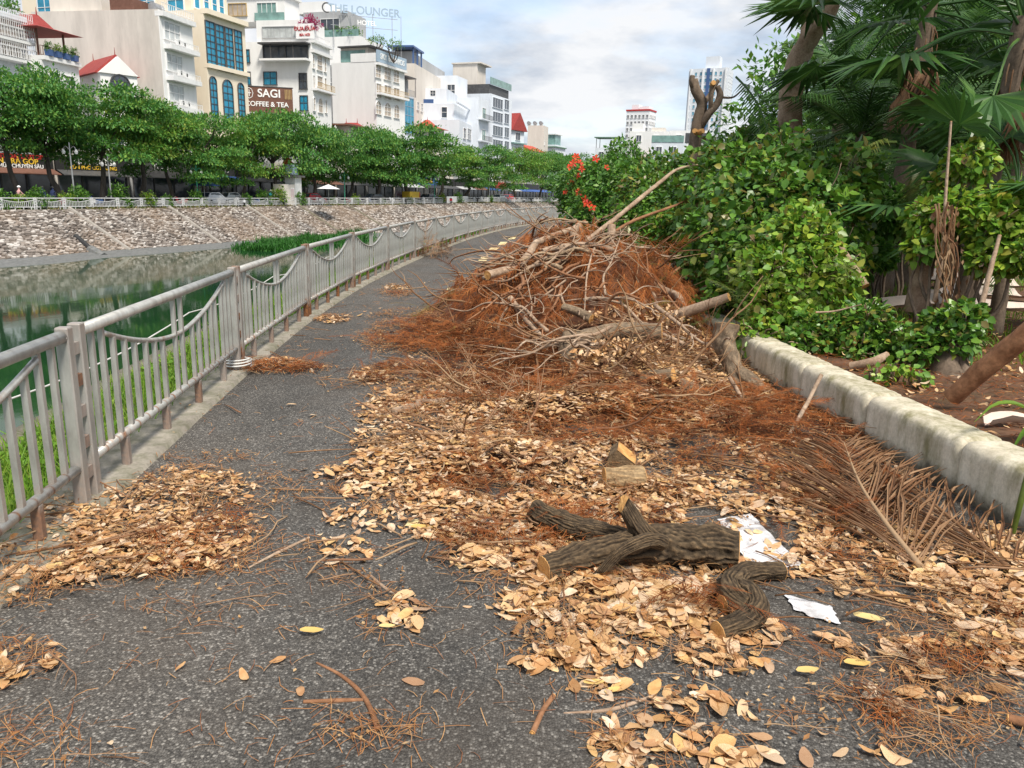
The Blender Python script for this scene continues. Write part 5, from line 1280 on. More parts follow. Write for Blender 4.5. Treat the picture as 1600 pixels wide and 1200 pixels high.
# flowers on the hibiscus bush
def flower(seed):
    r = random.Random(seed); mb = MB()
    for k in range(5):
        a = k * 2 * PI / 5 + r.uniform(-.2, .2); c, s = math.cos(a), math.sin(a); w = .55
        mb.add([(0, 0, 0), (c * .6 - s * w * .6, s * .6 + c * w * .6, .25), (c * 1.05, s * 1.05, .12), (c * .6 + s * w * .6, s * .6 - c * w * .6, .25)], [(0, 1, 2, 3)])
    add_tube(mb, [(0, 0, 0), (0, 0, .8)], [.06, .04], 5, 2)
    return mb.mesh('hibiscus_flower', M['hibiscus'])
fm = [flower(k) for k in range(3)]
for i, (px, py, Y) in enumerate([(900, 245, 18.1), (906, 254, 18.0), (909, 264, 17.9), (902, 275, 18.2), (931, 248, 17.8), (893, 287, 18.6), (914, 312, 17.2), (918, 318, 17.0), (890, 262, 18.8), (925, 325, 16.8), (948, 262, 17.5), (905, 300, 17.8), (896, 255, 18.5), (884, 300, 18.4)]):
    o = link('hibiscus_flower', fm[i % 3], None, P(px, py, Y)); s = random.uniform(.075, .11); o.scale = (s, s, s)
    o.rotation_euler = (random.uniform(.8, 1.6), random.uniform(-.4, .4), random.uniform(-.6, .6))
    tag(o, 'orange red flower open on the bush at the end of the path', 'flower', 'hibiscus flowers on the bush')

# ------------------------------------------------------------------ palms and garden trees
def feather_frond(seed, L=2.4, n=44, w=.42, droop=.55, m='palm_leaf'):
    r = random.Random(seed); mb = MB(); pts = []
    for k in range(9):
        t = k / 8; pts.append(Vector((t * L * (1 - .18 * t), 0, L * (.30 * t - droop * t * t))))
    add_tube(mb, pts, list(np.linspace(.022, .005, 9)), 5, 14)
    q, _ = catmull(pts, [0] * 9, n + 1)
    for k in range(4, n):
        t = k / n
        for sd in (-1, 1):
            p = Vector(q[k]); d = (Vector(q[min(n, k + 1)]) - p).normalized(); l = w * (0.35 + 1.0 * math.sin(PI * (.12 + .83 * t))) * r.uniform(.85, 1.1)
            v0 = (d * .55 + Vector((0, sd, 0)) * .8 + Vector((0, 0, .12))).normalized()
            b = p + v0 * l * .5; c = p + v0 * l * .95 + Vector((0, 0, -l * r.uniform(.25, .55))); s = d * .018
            mb.add([p - s * .5, p + s * .5, b - s, b + s, c], [(0, 1, 3, 2), (2, 3, 4)])
    return mb.mesh('frond', [M[m]])
def fan_frond(seed, L=1.1, R=.75, m='palm_leaf', nseg=26, droop=.3, spread=2.15):
    r = random.Random(seed); mb = MB()
    tip = Vector((L, 0, -.12 * L)); add_tube(mb, [(0, 0, 0), (L * .5, 0, .06), tip], [.016, .013, .010], 5, 8)
    for k in range(nseg):
        a = (k / (nseg - 1) - .5) * 2 * spread; d = Vector((math.cos(a), math.sin(a), 0)); s = Vector((-d.y, d.x, 0)); l = R * r.uniform(.85, 1.05) * (1 - .12 * abs(a) / 2)
        fold = Vector((0, 0, .02))
        b = tip + d * l * .55 + Vector((0, 0, -droop * .10)); c = tip + d * l + Vector((0, 0, -droop * l * r.uniform(.3, 1.1)))
        mb.add([tip, b - s * .034, b + fold, b + s * .034, c], [(0, 1, 2), (0, 2, 3), (1, 4, 2), (2, 4, 3)])
    return mb.mesh('fan_leaf', [M[m]])
FF = [feather_frond(k, 2.5, 44, .42, .35 + .12 * k) for k in range(4)]
FFY = [feather_frond(9, 1.7, 40, .34, .75, 'palm_leaf_y'), feather_frond(10, 1.5, 40, .30, .6, 'palm_leaf_y')]
FAN = [fan_frond(k) for k in range(3)]
FAND = [fan_frond(k + 5, .9, .8, 'dead_frond', 16, .5, .55) for k in range(3)]
def palm(name, label, base, h, kind, nf, lean=(0, 0), r0=.13, fl=1.0, skirt=0, seed=0, r1=None):
    r = random.Random(seed)
    top = Vector((base.x + lean[0], base.y + lean[1], base.z + h))
    mb = MB(); mid = (base + top) / 2 + Vector((lean[0] * .15, 0, 0))
    nring = max(6, int(h * 7)); pts = [base.lerp(top, k / nring) + Vector((lean[0] * .2 * math.sin(PI * k / nring), 0, 0)) for k in range(nring + 1)]
    rad = [r0 * (1.25 - .35 * min(1, k / nring * 2)) * (1.0 + (.07 if k % 2 else 0)) for k in range(nring + 1)]
    add_tube(mb, pts, rad, 12, nring * 2 + 1, rough=.05)
    root = empty(name, base)
    mb.build('trunk', M['tree_bark'], root, smooth=True).matrix_parent_inverse = Matrix.Translation(-base)
    fr = FF if kind == 'feather' else FAN
    for k in range(nf):
        t = k / nf; o = link('frond' if kind == 'feather' else 'fan_leaf', fr[k % len(fr)], root)
        el = r.uniform(-.1, .15) + (1.25 * (1 - t) - .55 * t)
        o.location = top - base + Vector((0, 0, .0 - .25 * t)); o.rotation_euler = (0, -el, k * 2.4 + r.uniform(-.3, .3)); s = fl * r.uniform(.8, 1.1); o.scale = (s, s, s)
    for k in range(skirt):
        o = link('dead_fan', FAND[k % 3], root); o.location = top - base + Vector((0, 0, -.15 - .5 * k / skirt)); o.rotation_euler = (0, r.uniform(1.15, 1.5), k * 2.4 + r.uniform(-.3, .3)); s = .55 * fl * r.uniform(.8, 1.1); o.scale = (s, s, s)
    tag(root, label, 'palm', 'garden palms')
    return root
def gp(px, Y, z=.2): 
    d = ray(px, 300); return Vector((d[0] / d[1] * Y, Y, z))
palm('fan_palm', 'tall fan palm with a skirt of dead hanging leaves over the right edge', gp(1532, 9.5), 3.5, 'fan', 22, (.15, 0), .105, 1.25, 16, 1)
palm('fan_palm', 'tall fan palm with long green hanging leaves at the top right corner', gp(1400, 12), 4.35, 'fan', 24, (.1, 0), .12, 1.4, 14, 2)
palm('fan_palm', 'low young fan palm with wide green fans at the right edge', gp(1592, 8.4), 1.55, 'fan', 14, (0, 0), .07, 1.0, 0, 3)
palm('feather_palm', 'dark feather palm right behind the big shrub', gp(1345, 14), 2.6, 'feather', 20, (-.1, 0), .12, 1.0, 0, 4)
palm('feather_palm', 'feather palm with drooping fronds beside the forked tree', gp(1290, 17), 3.0, 'feather', 20, (.1, 0), .13, 1.0, 0, 5)
palm('feather_palm', 'leaning dark feather palm in the shade behind the vine', gp(1420, 13), 2.2, 'feather', 20, (.5, .2), .11, 1.0, 0, 6)
palm('feather_palm', 'tall feather palm far back at the right edge', gp(1585, 17), 4.2, 'feather', 20, (0, 0), .13, 1.15, 0, 7)
palm('feather_palm', 'tall feather palm far back in the middle of the palm grove', gp(1475, 18), 4.4, 'feather', 22, (0, 0), .13, 1.2, 0, 8)
palm('feather_palm', 'feather palm at the back left of the grove with fronds reaching to the pollarded tree', gp(1300, 23), 5.0, 'feather', 22, (0, 0), .13, 1.15, 0, 9)
palm('feather_palm', 'tallest feather palm with its crown above the forked tree', gp(1375, 20), 5.6, 'feather', 24, (0, 0), .14, 1.3, 0, 10)
palm('feather_palm', 'short bushy feather palm behind the climbing vine', gp(1500, 12.5), 1.5, 'feather', 18, (0, 0), .12, .85, 0, 11)
palm('feather_palm', 'feather palm of the back row near the right edge', gp(1540, 21), 3.4, 'feather', 22, (0, 0), .13, 1.3, 0, 12)
palm('feather_palm', 'feather palm of the back row behind the big shrub', gp(1395, 22), 3.0, 'feather', 22, (0, 0), .13, 1.35, 0, 13)
for i, (px, py, Y, rx, ry, rz, s) in enumerate([(1400, 222, 10.4, 0.2, .25, 3.5, 1.0), (1442, 235, 10.2, 0, 1.0, -1.9, .8), (1150, 120, 13.5, 0, .9, -1.0, .9)]):
    o = link('palm_frond', FFY[i % 2] if i < 2 else FF[1], None, P(px, py, Y)); o.rotation_euler = (rx, ry, rz); o.scale = (s,) * 3
    tag(o, ['yellow green palm frond arching left in front of the dark grove', 'yellow green palm frond hanging straight down in front of the grove', 'green palm frond hanging behind the top of the pollarded tree'][i], 'palm frond')

def tree_obj(name, label, parts, bark, cat='tree', group=None, seg=18, cutends=()):
    mb = MB(); root = None
    for pts, rad in parts: add_tube(mb, pts, rad, seg, max(6, len(pts) * 6), rough=.06)
    o = mb.build(name, M[bark], smooth=True); tag(o, label, cat, group); return o
t = tree_obj('pollarded_tree', 'bare pollarded tree with stubby cut limbs standing behind the hedge', [
    (p3([(1080, 300, 13.2), (1083, 262, 13.2), (1086, 225, 13.2), (1090, 190, 13.2), (1097, 166, 13.2), (1092, 150, 13.2), (1086, 138, 13.2), (1086, 123, 13.2)]), [.115, .105, .10, .092, .085, .085, .08, .05]),
    (p3([(1094, 200, 13.2), (1106, 180, 13.1), (1120, 163, 13.1), (1125, 148, 13.1), (1121, 134, 13.1)]), [.055, .06, .055, .055, .04]),
    (p3([(1110, 172, 13.1), (1111, 155, 13.05), (1113, 130, 13.05)]), [.035, .038, .04]),
    (p3([(1100, 160, 13.2), (1110, 147, 13.3), (1122, 126, 13.4)]), [.045, .035, .03]),
    (p3([(1084, 140, 13.2), (1081, 128, 13.15), (1082, 118, 13.15)]), [.05, .045, .04]),
    (p3([(1125, 152, 13.1), (1145, 152, 13.2), (1160, 140, 13.4), (1175, 128, 13.6)]), [.02, .015, .012, .006])], 'tree_bark')
for px, py, dx in ((1088, 207, -.05), (1092, 207, .05), (1113, 132, 0)):
    c = P(px, py, 13.05); mb = MB(); add_tube(mb, [c, c + Vector((dx, -.08, .02))], [.045, .04], 9, 3); mb.build('sawn_knot', M['cut'], t)
t = tree_obj('forked_tree', 'big grey brown trunk forking high up among the palms', [
    (p3([(1236, 300, 14), (1236, 240, 14), (1234, 180, 14), (1240, 120, 14), (1255, 75, 14)]), [.25, .22, .20, .19, .17]),
    (p3([(1250, 85, 14), (1272, 50, 13.9), (1295, 15, 13.8), (1310, -60, 13.7)]), [.16, .15, .15, .12]),
    (p3([(1258, 70, 14), (1262, 30, 14.1), (1255, -20, 14.1), (1250, -70, 14.2)]), [.11, .10, .10, .09])], 'tan_bark')

LEAFQ = np.array([(0, 0, 0), (.5, .3, .05), (1, 0, 0), (.5, -.3, .05)]); LEAFQF = np.array([(0, 3, 2, 1)])
def crown_mesh(seed, W, Hh, n, m, ls=.3, flat=.55):
    r = np.random.default_rng(seed); nb = 34; blobs = []
    for k in range(nb):
        a = r.uniform(0, 6.28); rr = W / 2 * math.sqrt(r.random()) * .8; zc = Hh * (.15 + .62 * r.random() * (1 - .55 * (rr / (W / 2)) ** 2))
        blobs.append((rr * math.cos(a), rr * math.sin(a), zc, r.uniform(.11, .21) * W))
    pick = r.choice(nb, n); B_ = np.array(blobs)[pick]
    d = r.normal(0, 1, (n, 3)); d /= np.linalg.norm(d, axis=1)[:, None]; d[:, 2] = np.where(d[:, 2] < -.2, -d[:, 2] * .6, d[:, 2])
    pos = B_[:, :3] + d * (B_[:, 3] * r.normal(.9, .15, n))[:, None] * np.array([1, 1, flat])
    nr = d * .4 + np.array([0, 0, 1.3]) + r.normal(0, .35, (n, 3)); xd = d + r.normal(0, .6, (n, 3)) + np.array([0, 0, -.3])
    mb = MB(); scatter(mb, LEAFQ, LEAFQF, pos, frame_mats(xd, nr), ls * r.uniform(.6, 1.3, n)); V = np.concatenate(mb.v); lo, hi = np.quantile(V[:, 2], .004), np.quantile(V[:, 2], .998)
    mb.v = [(a - np.array([0, 0, lo])) * np.array([1, 1, Hh / (hi - lo)]) for a in mb.v]
    return mb.mesh('crown', M[m])
CR = [crown_mesh(k, 9.5, 6.8, [17000, 12000, 15000, 10000, 16000, 13000][k], ['tree_leaf', 'tree_leaf_y', 'tree_leaf', 'tree_leaf_y', 'tree_leaf', 'tree_leaf'][k], .22, [.30, .36, .26, .32, .28, .4][k]) for k in range(6)]
def trunk_mesh(seed, h=6.5):
    r = random.Random(seed); mb = MB(); top = Vector((r.uniform(-.7, .7), r.uniform(-.4, .4), h * .55))
    add_tube(mb, wob((0, 0, 0), top, 5, .05, r), [.26, .22, .19, .17, .15], 10, 14)
    for k in range(5):
        a = k * 1.26 + r.uniform(-.4, .4); e = top + Vector((math.cos(a) * r.uniform(1.5, 3), math.sin(a) * r.uniform(1.5, 3), r.uniform(2, 3.6)))
        add_tube(mb, wob(top - Vector((0, 0, .1)), e, 4, .08, r), [.12, .09, .07, .03], 7, 10)
    return mb.mesh('trunk', M['street_bark'], True)
TR = [trunk_mesh(k) for k in range(4)]
def bank_depth(px):
    """world depth of the far bank's top edge along the given column of the photo"""
    d = ray(px, 320); k = d[0] / d[1]; v = TP[:, 0] - k * TP[:, 1]; i = np.argmax(v > 0); 
    return TP[i, 1], TP[i, 2]
names = {0: 'street tree', 1: 'street tree'}
TREES = [(-45, 92, 130), (20, 98, 120), (82, 104, 110), (150, 116, 118), (215, 138, 110), (262, 160, 84), (312, 172, 100), (372, 182, 80), (425, 163, 92), (486, 184, 84), (540, 205, 74), (585, 196, 84), (632, 190, 92), (682, 220, 74), (722, 226, 66), (760, 224, 62), (800, 228, 58), (838, 234, 52), (870, 234, 48), (895, 238, 46)]
spots = ['at the left edge of the far street', 'in front of the caged balconies', 'below the terrace with the pagoda roof', 'in front of the gabled house', 'below the bare concrete side wall', 'below the white balconied house front', 'in front of the arched blue windows', 'beside the coffee sign', 'standing in front of the coffee sign', 'below the flowered roof terrace', 'in front of the zigzag awning', 'in front of the small red roofs', 'with open crown in front of the billiards building', 'below the blue glass front', 'in front of the red pagoda roof', 'in front of the pale blue house', 'in front of the wide windowed building', 'in front of the blue gabled house', 'below the water tank tower', 'at the end of the far tree row']
for i, (px, yt, wpx) in enumerate(TREES):
    Y, z0 = bank_depth(px); Y += 6.5; d = ray(px, 320); bx = d[0] / d[1] * Y + .6
    zt = P(px, yt, Y).z; h = (zt - z0) * (1.0 if i < 2 else .93 if i < 6 else .96); w = wpx * 1.5 * Y / F
    base = Vector((bx, Y, z0 + .1)); root = empty('street_tree', base, i * 1.3)
    tr = link('trunk', TR[i % 4], root); tr.scale = (w / 9.5, w / 9.5, h * .80 / 6.5)
    cr = link('crown', CR[(i * 5 + i // 3) % 6], root, (0, 0, h * ((.22 if i > 3 else .36) + .06 * ((i * 2) % 3)))); cr.scale = (w / 9.5 * [1.2, 1.05, 1.15, 1.28, 1.0][i % 5], w / 9.5 * [1.1, 1.2, 1.0][i % 3], h * ((.78 if i > 3 else .64) - .06 * ((i * 2) % 3)) / 6.8)
    tag(root, 'leafy green street tree ' + spots[i], 'tree', 'street trees along the far bank')
def shrub_small(seed, n=900, m='tree_leaf'):
    return crown_mesh(seed, 1.6, 1.7, n, m, .17, .9)
SB = [shrub_small(50 + k, 900, ['hedge_leaf', 'shrub_leaf_light'][k % 2]) for k in range(3)]
for i, px in enumerate([4, 30, 62, 78, 105, 122, 190, 232, 262, 305, 318, 385, 412, 436, 470, 520, 556, 598, 640, 690, 716, 766]):
    Y, z0 = bank_depth(px); Y += .9; d = ray(px, 320); o = link('roadside_bush', SB[i % 3], None, (d[0] / d[1] * Y, Y, z0 - .05), i * 1.1)
    s = [1.0, .8, 1.1, .7, .9, 1.2, 1.4][i % 7] * (1 if px < 500 else .8); o.scale = (s, s, s)
    tag(o, 'small green bush growing through the white street railing on the far bank', 'bush', 'bushes along the white railing')
# trees closing the view behind the palms and at the end of the path
BGT = [crown_mesh(70 + k, 9, 9, 7000, 'hedge_leaf', .34, .8) for k in range(2)]
for i, (px, Y, h, w, lab) in enumerate([(1290, 34, 8.0, 9, 'broad dark tree behind the palm grove, left of the two'), (1440, 32, 10.5, 10, 'tall dark tree behind the middle of the palm grove'), (1580, 30, 9.5, 9, 'dark tree behind the palm grove at the right edge'), (1680, 26, 10, 9, 'dark tree just past the right edge of the garden'), (1000, 52, 3.6, 8, 'low round tree beyond the hedge below the white block'), (1120, 46, 4.2, 8, 'low bushy tree beyond the hedge below the apartment tower'), (940, 70, 4.5, 9, 'low tree at the far bend beyond the red flowered bush')]):
    b = gp(px, Y, .1); root = empty('garden_tree', b, i * 2.0); tr = link('trunk', TR[i % 4], root); tr.scale = (w / 9.5, w / 9.5, h * .5 / 6.5)
    c = link('crown', BGT[i % 2], root, (0, 0, h * .16 if h < 6 else h * .2)); c.scale = (w / 9, w / 9, h * .84 / 9)
    tag(root, lab, 'tree')

# ------------------------------------------------------------------ garden floor: pale fallen sheaths, stems, grass
def sheath(px, py, Lm, wd, rz, lab, m='board', z=.25, nm='palm_sheath'):
    mb = MB(); n = 9; v = []
    for i in range(n):
        t = i / (n - 1); w = wd * (.35 + .65 * math.sin(PI * (.15 + .75 * t)))
        for j, s in enumerate((-1, -.5, 0, .5, 1)): v.append(((t - .5) * Lm, s * w * .5 + random.uniform(-.008, .008), .05 * s * s + .03 * math.sin(5 * t) + random.uniform(-.006, .006)))
    f = [(i * 5 + j, i * 5 + j + 1, i * 5 + 5 + j + 1, i * 5 + 5 + j) for i in range(n - 1) for j in range(4)]
    mb.add(v, f); mb.add([(a, b, c - .008) for a, b, c in v], [q[::-1] for q in f])
    o = mb.build(nm, M[m], None, True, G(px, py, z + (.10 if py < 600 else .01)), rz); o.scale = ((1.5, 1.8, 1.5) if py < 600 else (1, 1, 1)); o.rotation_euler[0] = .14 if py < 600 else .05; tag(o, lab, 'fallen bark'); return o
for a in [(1395, 428, 1.0, .35, .3, 'pale fallen palm sheath on the lawn left of the pale trunk'), (1500, 440, 1.3, .5, -.1, 'white fallen palm sheath lying right of the pale trunk'), (1545, 462, 1.2, .35, .5, 'second white sheath beyond the cut shrub'), (1450, 455, .8, .3, 1.0, 'short pale sheath at the foot of the pale trunk'), (1598, 664, .5, .12, .1, 'tan strip of sheath lying just behind the wall at the right edge'), (1380, 410, 1.0, .3, -.3, 'brown grey sheath lying highest on the shaded lawn'), (1500, 480, 1.4, .25, .2, 'long brown sheath behind the cut shrub')]: sheath(*a)
sheath(1412, 365, .9, .3, .2, 'faded pink sheet on the lawn under the palms', 'pink', .25, 'plastic_sheet')
log_thing('pale_log', 'short pale smooth cut trunk standing on the lawn among the vine stems', 'trunk', [(p3([(1432, 485, 7.9), (1434, 455, 7.9), (1437, 425, 7.9), (1434, 398, 7.9)]), [.12, .10, .10, .11], 0, 1)], 'tan_bark', ridge=.02, rough=.08, seg=24)
log_thing('trunk_base', 'swollen brown fluted base of the cut shrub beside the fallen pole', 'trunk', [(p3([(1480, 600, 6.35), (1478, 570, 6.4), (1482, 540, 6.5), (1490, 510, 6.5)]), [.16, .13, .11, .06], 0, 0), (p3([(1500, 598, 6.3), (1498, 560, 6.4), (1512, 520, 6.5)]), [.09, .07, .05], 0, 0)], 'tree_bark', cuts=False, ridge=.12, rough=.1, seg=30)
for pts, rad, lab in [([(1530, 492, 6.9), (1548, 420, 7.0), (1562, 368, 7.1)], [.024, .022, .016], 'thin pale bamboo like stem leaning right of the dry vines'), ([(1460, 470, 7.4), (1472, 400, 7.4), (1478, 300, 7.5), (1486, 190, 7.6)], [.02, .018, .014, .01], 'long yellow vine stem climbing out of the top of the leafy vine'), ([(1352, 447, 8.0), (1328, 410, 8.2), (1312, 385, 8.4)], [.045, .04, .035], 'thick pale bare branch slanting out of the big shrub'), ([(1310, 388, 8.4), (1304, 352, 8.5), (1296, 330, 8.6)], [.02, .015, .008], 'bare twig fork at the top of the slanting pale branch'),
                     ([(1330, 573, 6.3), (1365, 565, 6.2), (1385, 555, 6.3)], [.04, .038, .03], 'pale cut branch lying behind the wall under the low plant'), ([(1275, 488, 6.9), (1305, 486, 6.9), (1345, 476, 6.8)], [.009, .008, .004], 'thin forked bare twig hanging in front of the low plant')]:
    log_thing('stem', lab, 'stem', [(p3(pts), rad, 1, 1)], 'tan_bark', ridge=.02, rough=.06, seg=10)
def dry_vines():
    r = random.Random(3); mb = MB()
    for k in range(16):
        a = P(1478 + r.uniform(-18, 18), 330 + r.uniform(-15, 20), 7.35 + r.uniform(-.12, .12)); b = P(1478 + r.uniform(-30, 30), 480 + r.uniform(-50, 40), 7.35 + r.uniform(-.15, .15))
        add_tube(mb, wob(a, b, 6, .05, r), [.009, .008, .007, .006, .005, .003], 5, 14)
        for q in range(5):
            p = a.lerp(b, r.random()) + Vector((r.uniform(-.06, .06), r.uniform(-.06, .06), 0)); l = r.uniform(.03, .07); w = r.uniform(-.5, .5)
            mb.add([p, p + Vector((l * .35, l * w, -l * .5)), p + Vector((l * .2, .01, -l * 1.2)), p + Vector((-l * .35, -l * w, -l * .6))], [(0, 1, 2, 3)])
    tag(mb.build('dry_vines', M['twig']), 'bundle of withered hanging brown vines in the middle of the leafy vine', 'vine', kind='stuff')
dry_vines()
def lawn():
    r = np.random.default_rng(28); mb = MB(); n = 15000
    X = r.uniform(3.0, 11, n); Y = r.uniform(6.5, 18, n); k = (X > fx(Y) + 5.3) & (vnoise(X * .8, Y * .8, 12) > .35); X, Y = X[k], Y[k]; n = len(X)
    h = r.uniform(.06, .2, n); pos = np.stack([X, Y, np.full(n, .2)], 1)
    scatter(mb, [(-.5, 0, 0), (.5, 0, 0), (.35, .10, .55), (-.35, .10, .55), (0, .38, 1)], [(0, 1, 2), (0, 2, 3), (3, 2, 4)], pos, rot_mats(r.uniform(0, 6.28, n), r.normal(0, .3, n), r.normal(0, .3, n)), np.stack([r.uniform(.010, .02, n), h, h], 1))
    tag(mb.build('garden_grass', M['grass']), 'thin grass on the shaded garden ground', 'grass', kind='stuff')
    # needle and straw litter on the garden soil
    mb = MB(); n = 14000; X = r.uniform(2.4, 7, n); Y = r.uniform(3.2, 9.5, n); k = X > fx(Y) + 5.05; X, Y = X[k], Y[k]; n = len(X)
    L = r.uniform(.04, .16, n)
    scatter(mb, [(-.5, -.5, 0), (0, .5, .04), (.5, 0, 0), (0, -.5, .04)], [(0, 3, 1), (1, 3, 2)], np.stack([X, Y, .235 + r.random(n) * .04], 1), rot_mats(r.uniform(0, 6.28, n), r.normal(0, .12, n), r.normal(0, .3, n)), np.stack([L, np.full(n, .006), L], 1))
    tag(mb.build('garden_litter', M['needle']), 'rust brown needle litter on the garden soil', 'litter', kind='stuff')
    mb = MB(); n = 2600; X = r.uniform(2.4, 9, n); Y = r.uniform(3.2, 11, n); k = X > fx(Y) + 5.05; X, Y = X[k], Y[k]; n = len(X)
    pg = np.stack([X, Y, .235 + .06 * r.random(n)], 1); mg = rot_mats(r.uniform(0, 6.28, n), r.normal(0, .25, n), r.normal(0, .25, n)); sg_ = r.uniform(.03, .075, n)
    for q in range(10):
        m_ = np.arange(n) % 10 == q; scatter(mb, *LS[q], pg[m_], mg[m_], sg_[m_])
    tag(mb.build('garden_leaves', M['dry_leaf'], smooth=True), 'dry fallen leaves on the garden soil', 'leaf litter', kind='stuff')
lawn()
# strap leaved plant at the right edge
o = empty('strap_leaf_plant', G(1660, 720, .2)); tag(o, 'long green strap leaves arching in over the wall at the right edge', 'plant')
for pts, w in [([(1665, 720, 4.4), (1610, 645, 4.3), (1560, 632, 4.2), (1522, 660, 4.1)], .045), ([(1650, 640, 4.2), (1605, 672, 4.15), (1580, 705, 4.1)], .04), ([(1680, 700, 4.3), (1640, 650, 4.2), (1600, 640, 4.1)], .04)]:
    q, _ = catmull(p3(pts), [0] * len(pts), 14); mb = MB(); v = []
    for i, p in enumerate(q):
        t = i / 13; ww = w * (1 - t ** 3) + .002; v += [(p[0] - ww * .3, p[1] - ww, p[2] + ww * .4), (p[0], p[1], p[2]), (p[0] + ww * .3, p[1] + ww, p[2] + ww * .4)]
    mb.add(v, [(3 * i + j, 3 * i + j + 1, 3 * i + j + 4, 3 * i + j + 3) for i in range(13) for j in range(2)]); b = mb.build('strap_leaf', M['grass'], o, True); b.matrix_parent_inverse = Matrix.Translation(-o.location)
log_thing('green_stalk', 'green yellow palm stalk leaning on the near wall end at the right edge', 'stalk', [(p3([(1583, 832, 3.5), (1596, 780, 3.5), (1612, 720, 3.55)]), [.012, .014, .016], 0, 0)], 'tree_bark', cuts=False, ridge=0, rough=.03, seg=10)
bpy.data.objects['green_stalk'].data.materials[0] = M['palm_leaf_y']
# printed pink and white banner glimpsed between shrub and palms
mb = MB(); a, b, c, d = p3([(1234, 226, 15), (1252, 224, 15), (1250, 262, 15), (1231, 266, 15)])
n = 8; v = []
for i in range(n + 1):
    t = i / n; p, q = a.lerp(d, t), b.lerp(c, t); w = Vector((0, .05 * math.sin(6 * t), 0)); v += [p + w, p.lerp(q, .5) - w, q + w]
mb.add(v, [(3 * i + j, 3 * i + j + 1, 3 * i + j + 4, 3 * i + j + 3) for i in range(n) for j in range(2)])
o = mb.build('banner', M['pinkflag'], smooth=True); mb = MB(); add_tube(mb, [Vector((b.x + .03, 15.05, .1)), Vector((b.x + .03, 15.05, b.z + .15))], [.02, .02], 6, 4); mb.build('banner_pole', M['chrome'], o)
tag(o, 'pink and white printed banner glimpsed between the big shrub and the palms', 'banner')

# ------------------------------------------------------------------ the city across the river
WIN = {}
def win_mesh(w, h, nx, ny, arch, fm):
    """frame with mullions (front towards -y, centre at origin) and its pane"""
    key = (round(w, 1), round(h, 1), nx, ny, arch, fm)
    if key in WIN: return WIN[key]
    w, h = max(.2, key[0]), max(.2, key[1]); fr = MB(); b = .10; d = .14
    hh = h - (w / 2 if arch else 0); zc = -h / 2
    fr.box((-w / 2 + b / 2, -d / 2, zc + hh / 2), (b, d, hh)); fr.box((w / 2 - b / 2, -d / 2, zc + hh / 2), (b, d, hh)); fr.box((0, -d / 2 - .03, zc - .04), (w + .12, d + .10, .09))
    if arch:
        k = 10; v = []
        for i in range(k + 1):
            a = PI * i / k
            for rr, y in ((w / 2, 0), (w / 2, -d), (w / 2 - b, -d), (w / 2 - b, 0)): v.append((rr * math.cos(a), y, zc + hh + rr * math.sin(a)))
        fr.add(v, [(4 * i + j, 4 * i + 4 + j, 4 * i + 4 + (j + 1) % 4, 4 * i + (j + 1) % 4) for i in range(k) for j in range(4)])
    else: fr.box((0, -d / 2, h / 2 - b / 2), (w - 2 * b, d, b))
    for i in range(1, nx): fr.box((-w / 2 + w * i / nx, -.05, zc + h / 2 - (.1 if arch else 0)), (.07, .08, h - .24))
    for j in range(1, ny): fr.box((0, -.056, zc + h * j / ny), (w - .22, .08, .07))
    pn = MB(); n = 8
    if arch:
        pts = [(-w / 2 + .06, -.03, zc), (w / 2 - .06, -.03, zc)] + [((w / 2 - .06) * math.cos(PI * i / n), -.03, zc + hh + (w / 2 - .06) * math.sin(PI * i / n)) for i in range(n + 1)]
        pn.add(pts, [tuple(range(len(pts)))])
    else: pn.add([(-w / 2 + .06, -.03, -h / 2), (w / 2 - .06, -.03, -h / 2), (w / 2 - .06, -.03, h / 2 - .06), (-w / 2 + .06, -.03, h / 2 - .06)], [(0, 1, 2, 3)])
    WIN[key] = (fr.mesh('window', M[fm]), pn); return WIN[key]
PANE = {}
def text_obj(name, s, size, m, parent, loc, rot, align='CENTER', ext=.03):
    c = bpy.data.curves.new(name, 'FONT'); c.body = s; c.size = size; c.extrude = ext; c.offset = .018 * size; c.align_x = align; c.align_y = 'CENTER'; c.materials.append(M[m])
    tmp = bpy.data.objects.new(name + '_curve', c); me = bpy.data.meshes.new_from_object(tmp); me.name = name
    bpy.data.objects.remove(tmp); bpy.data.curves.remove(c)
    o = link(name, me, parent, loc); o.rotation_euler = rot; return o
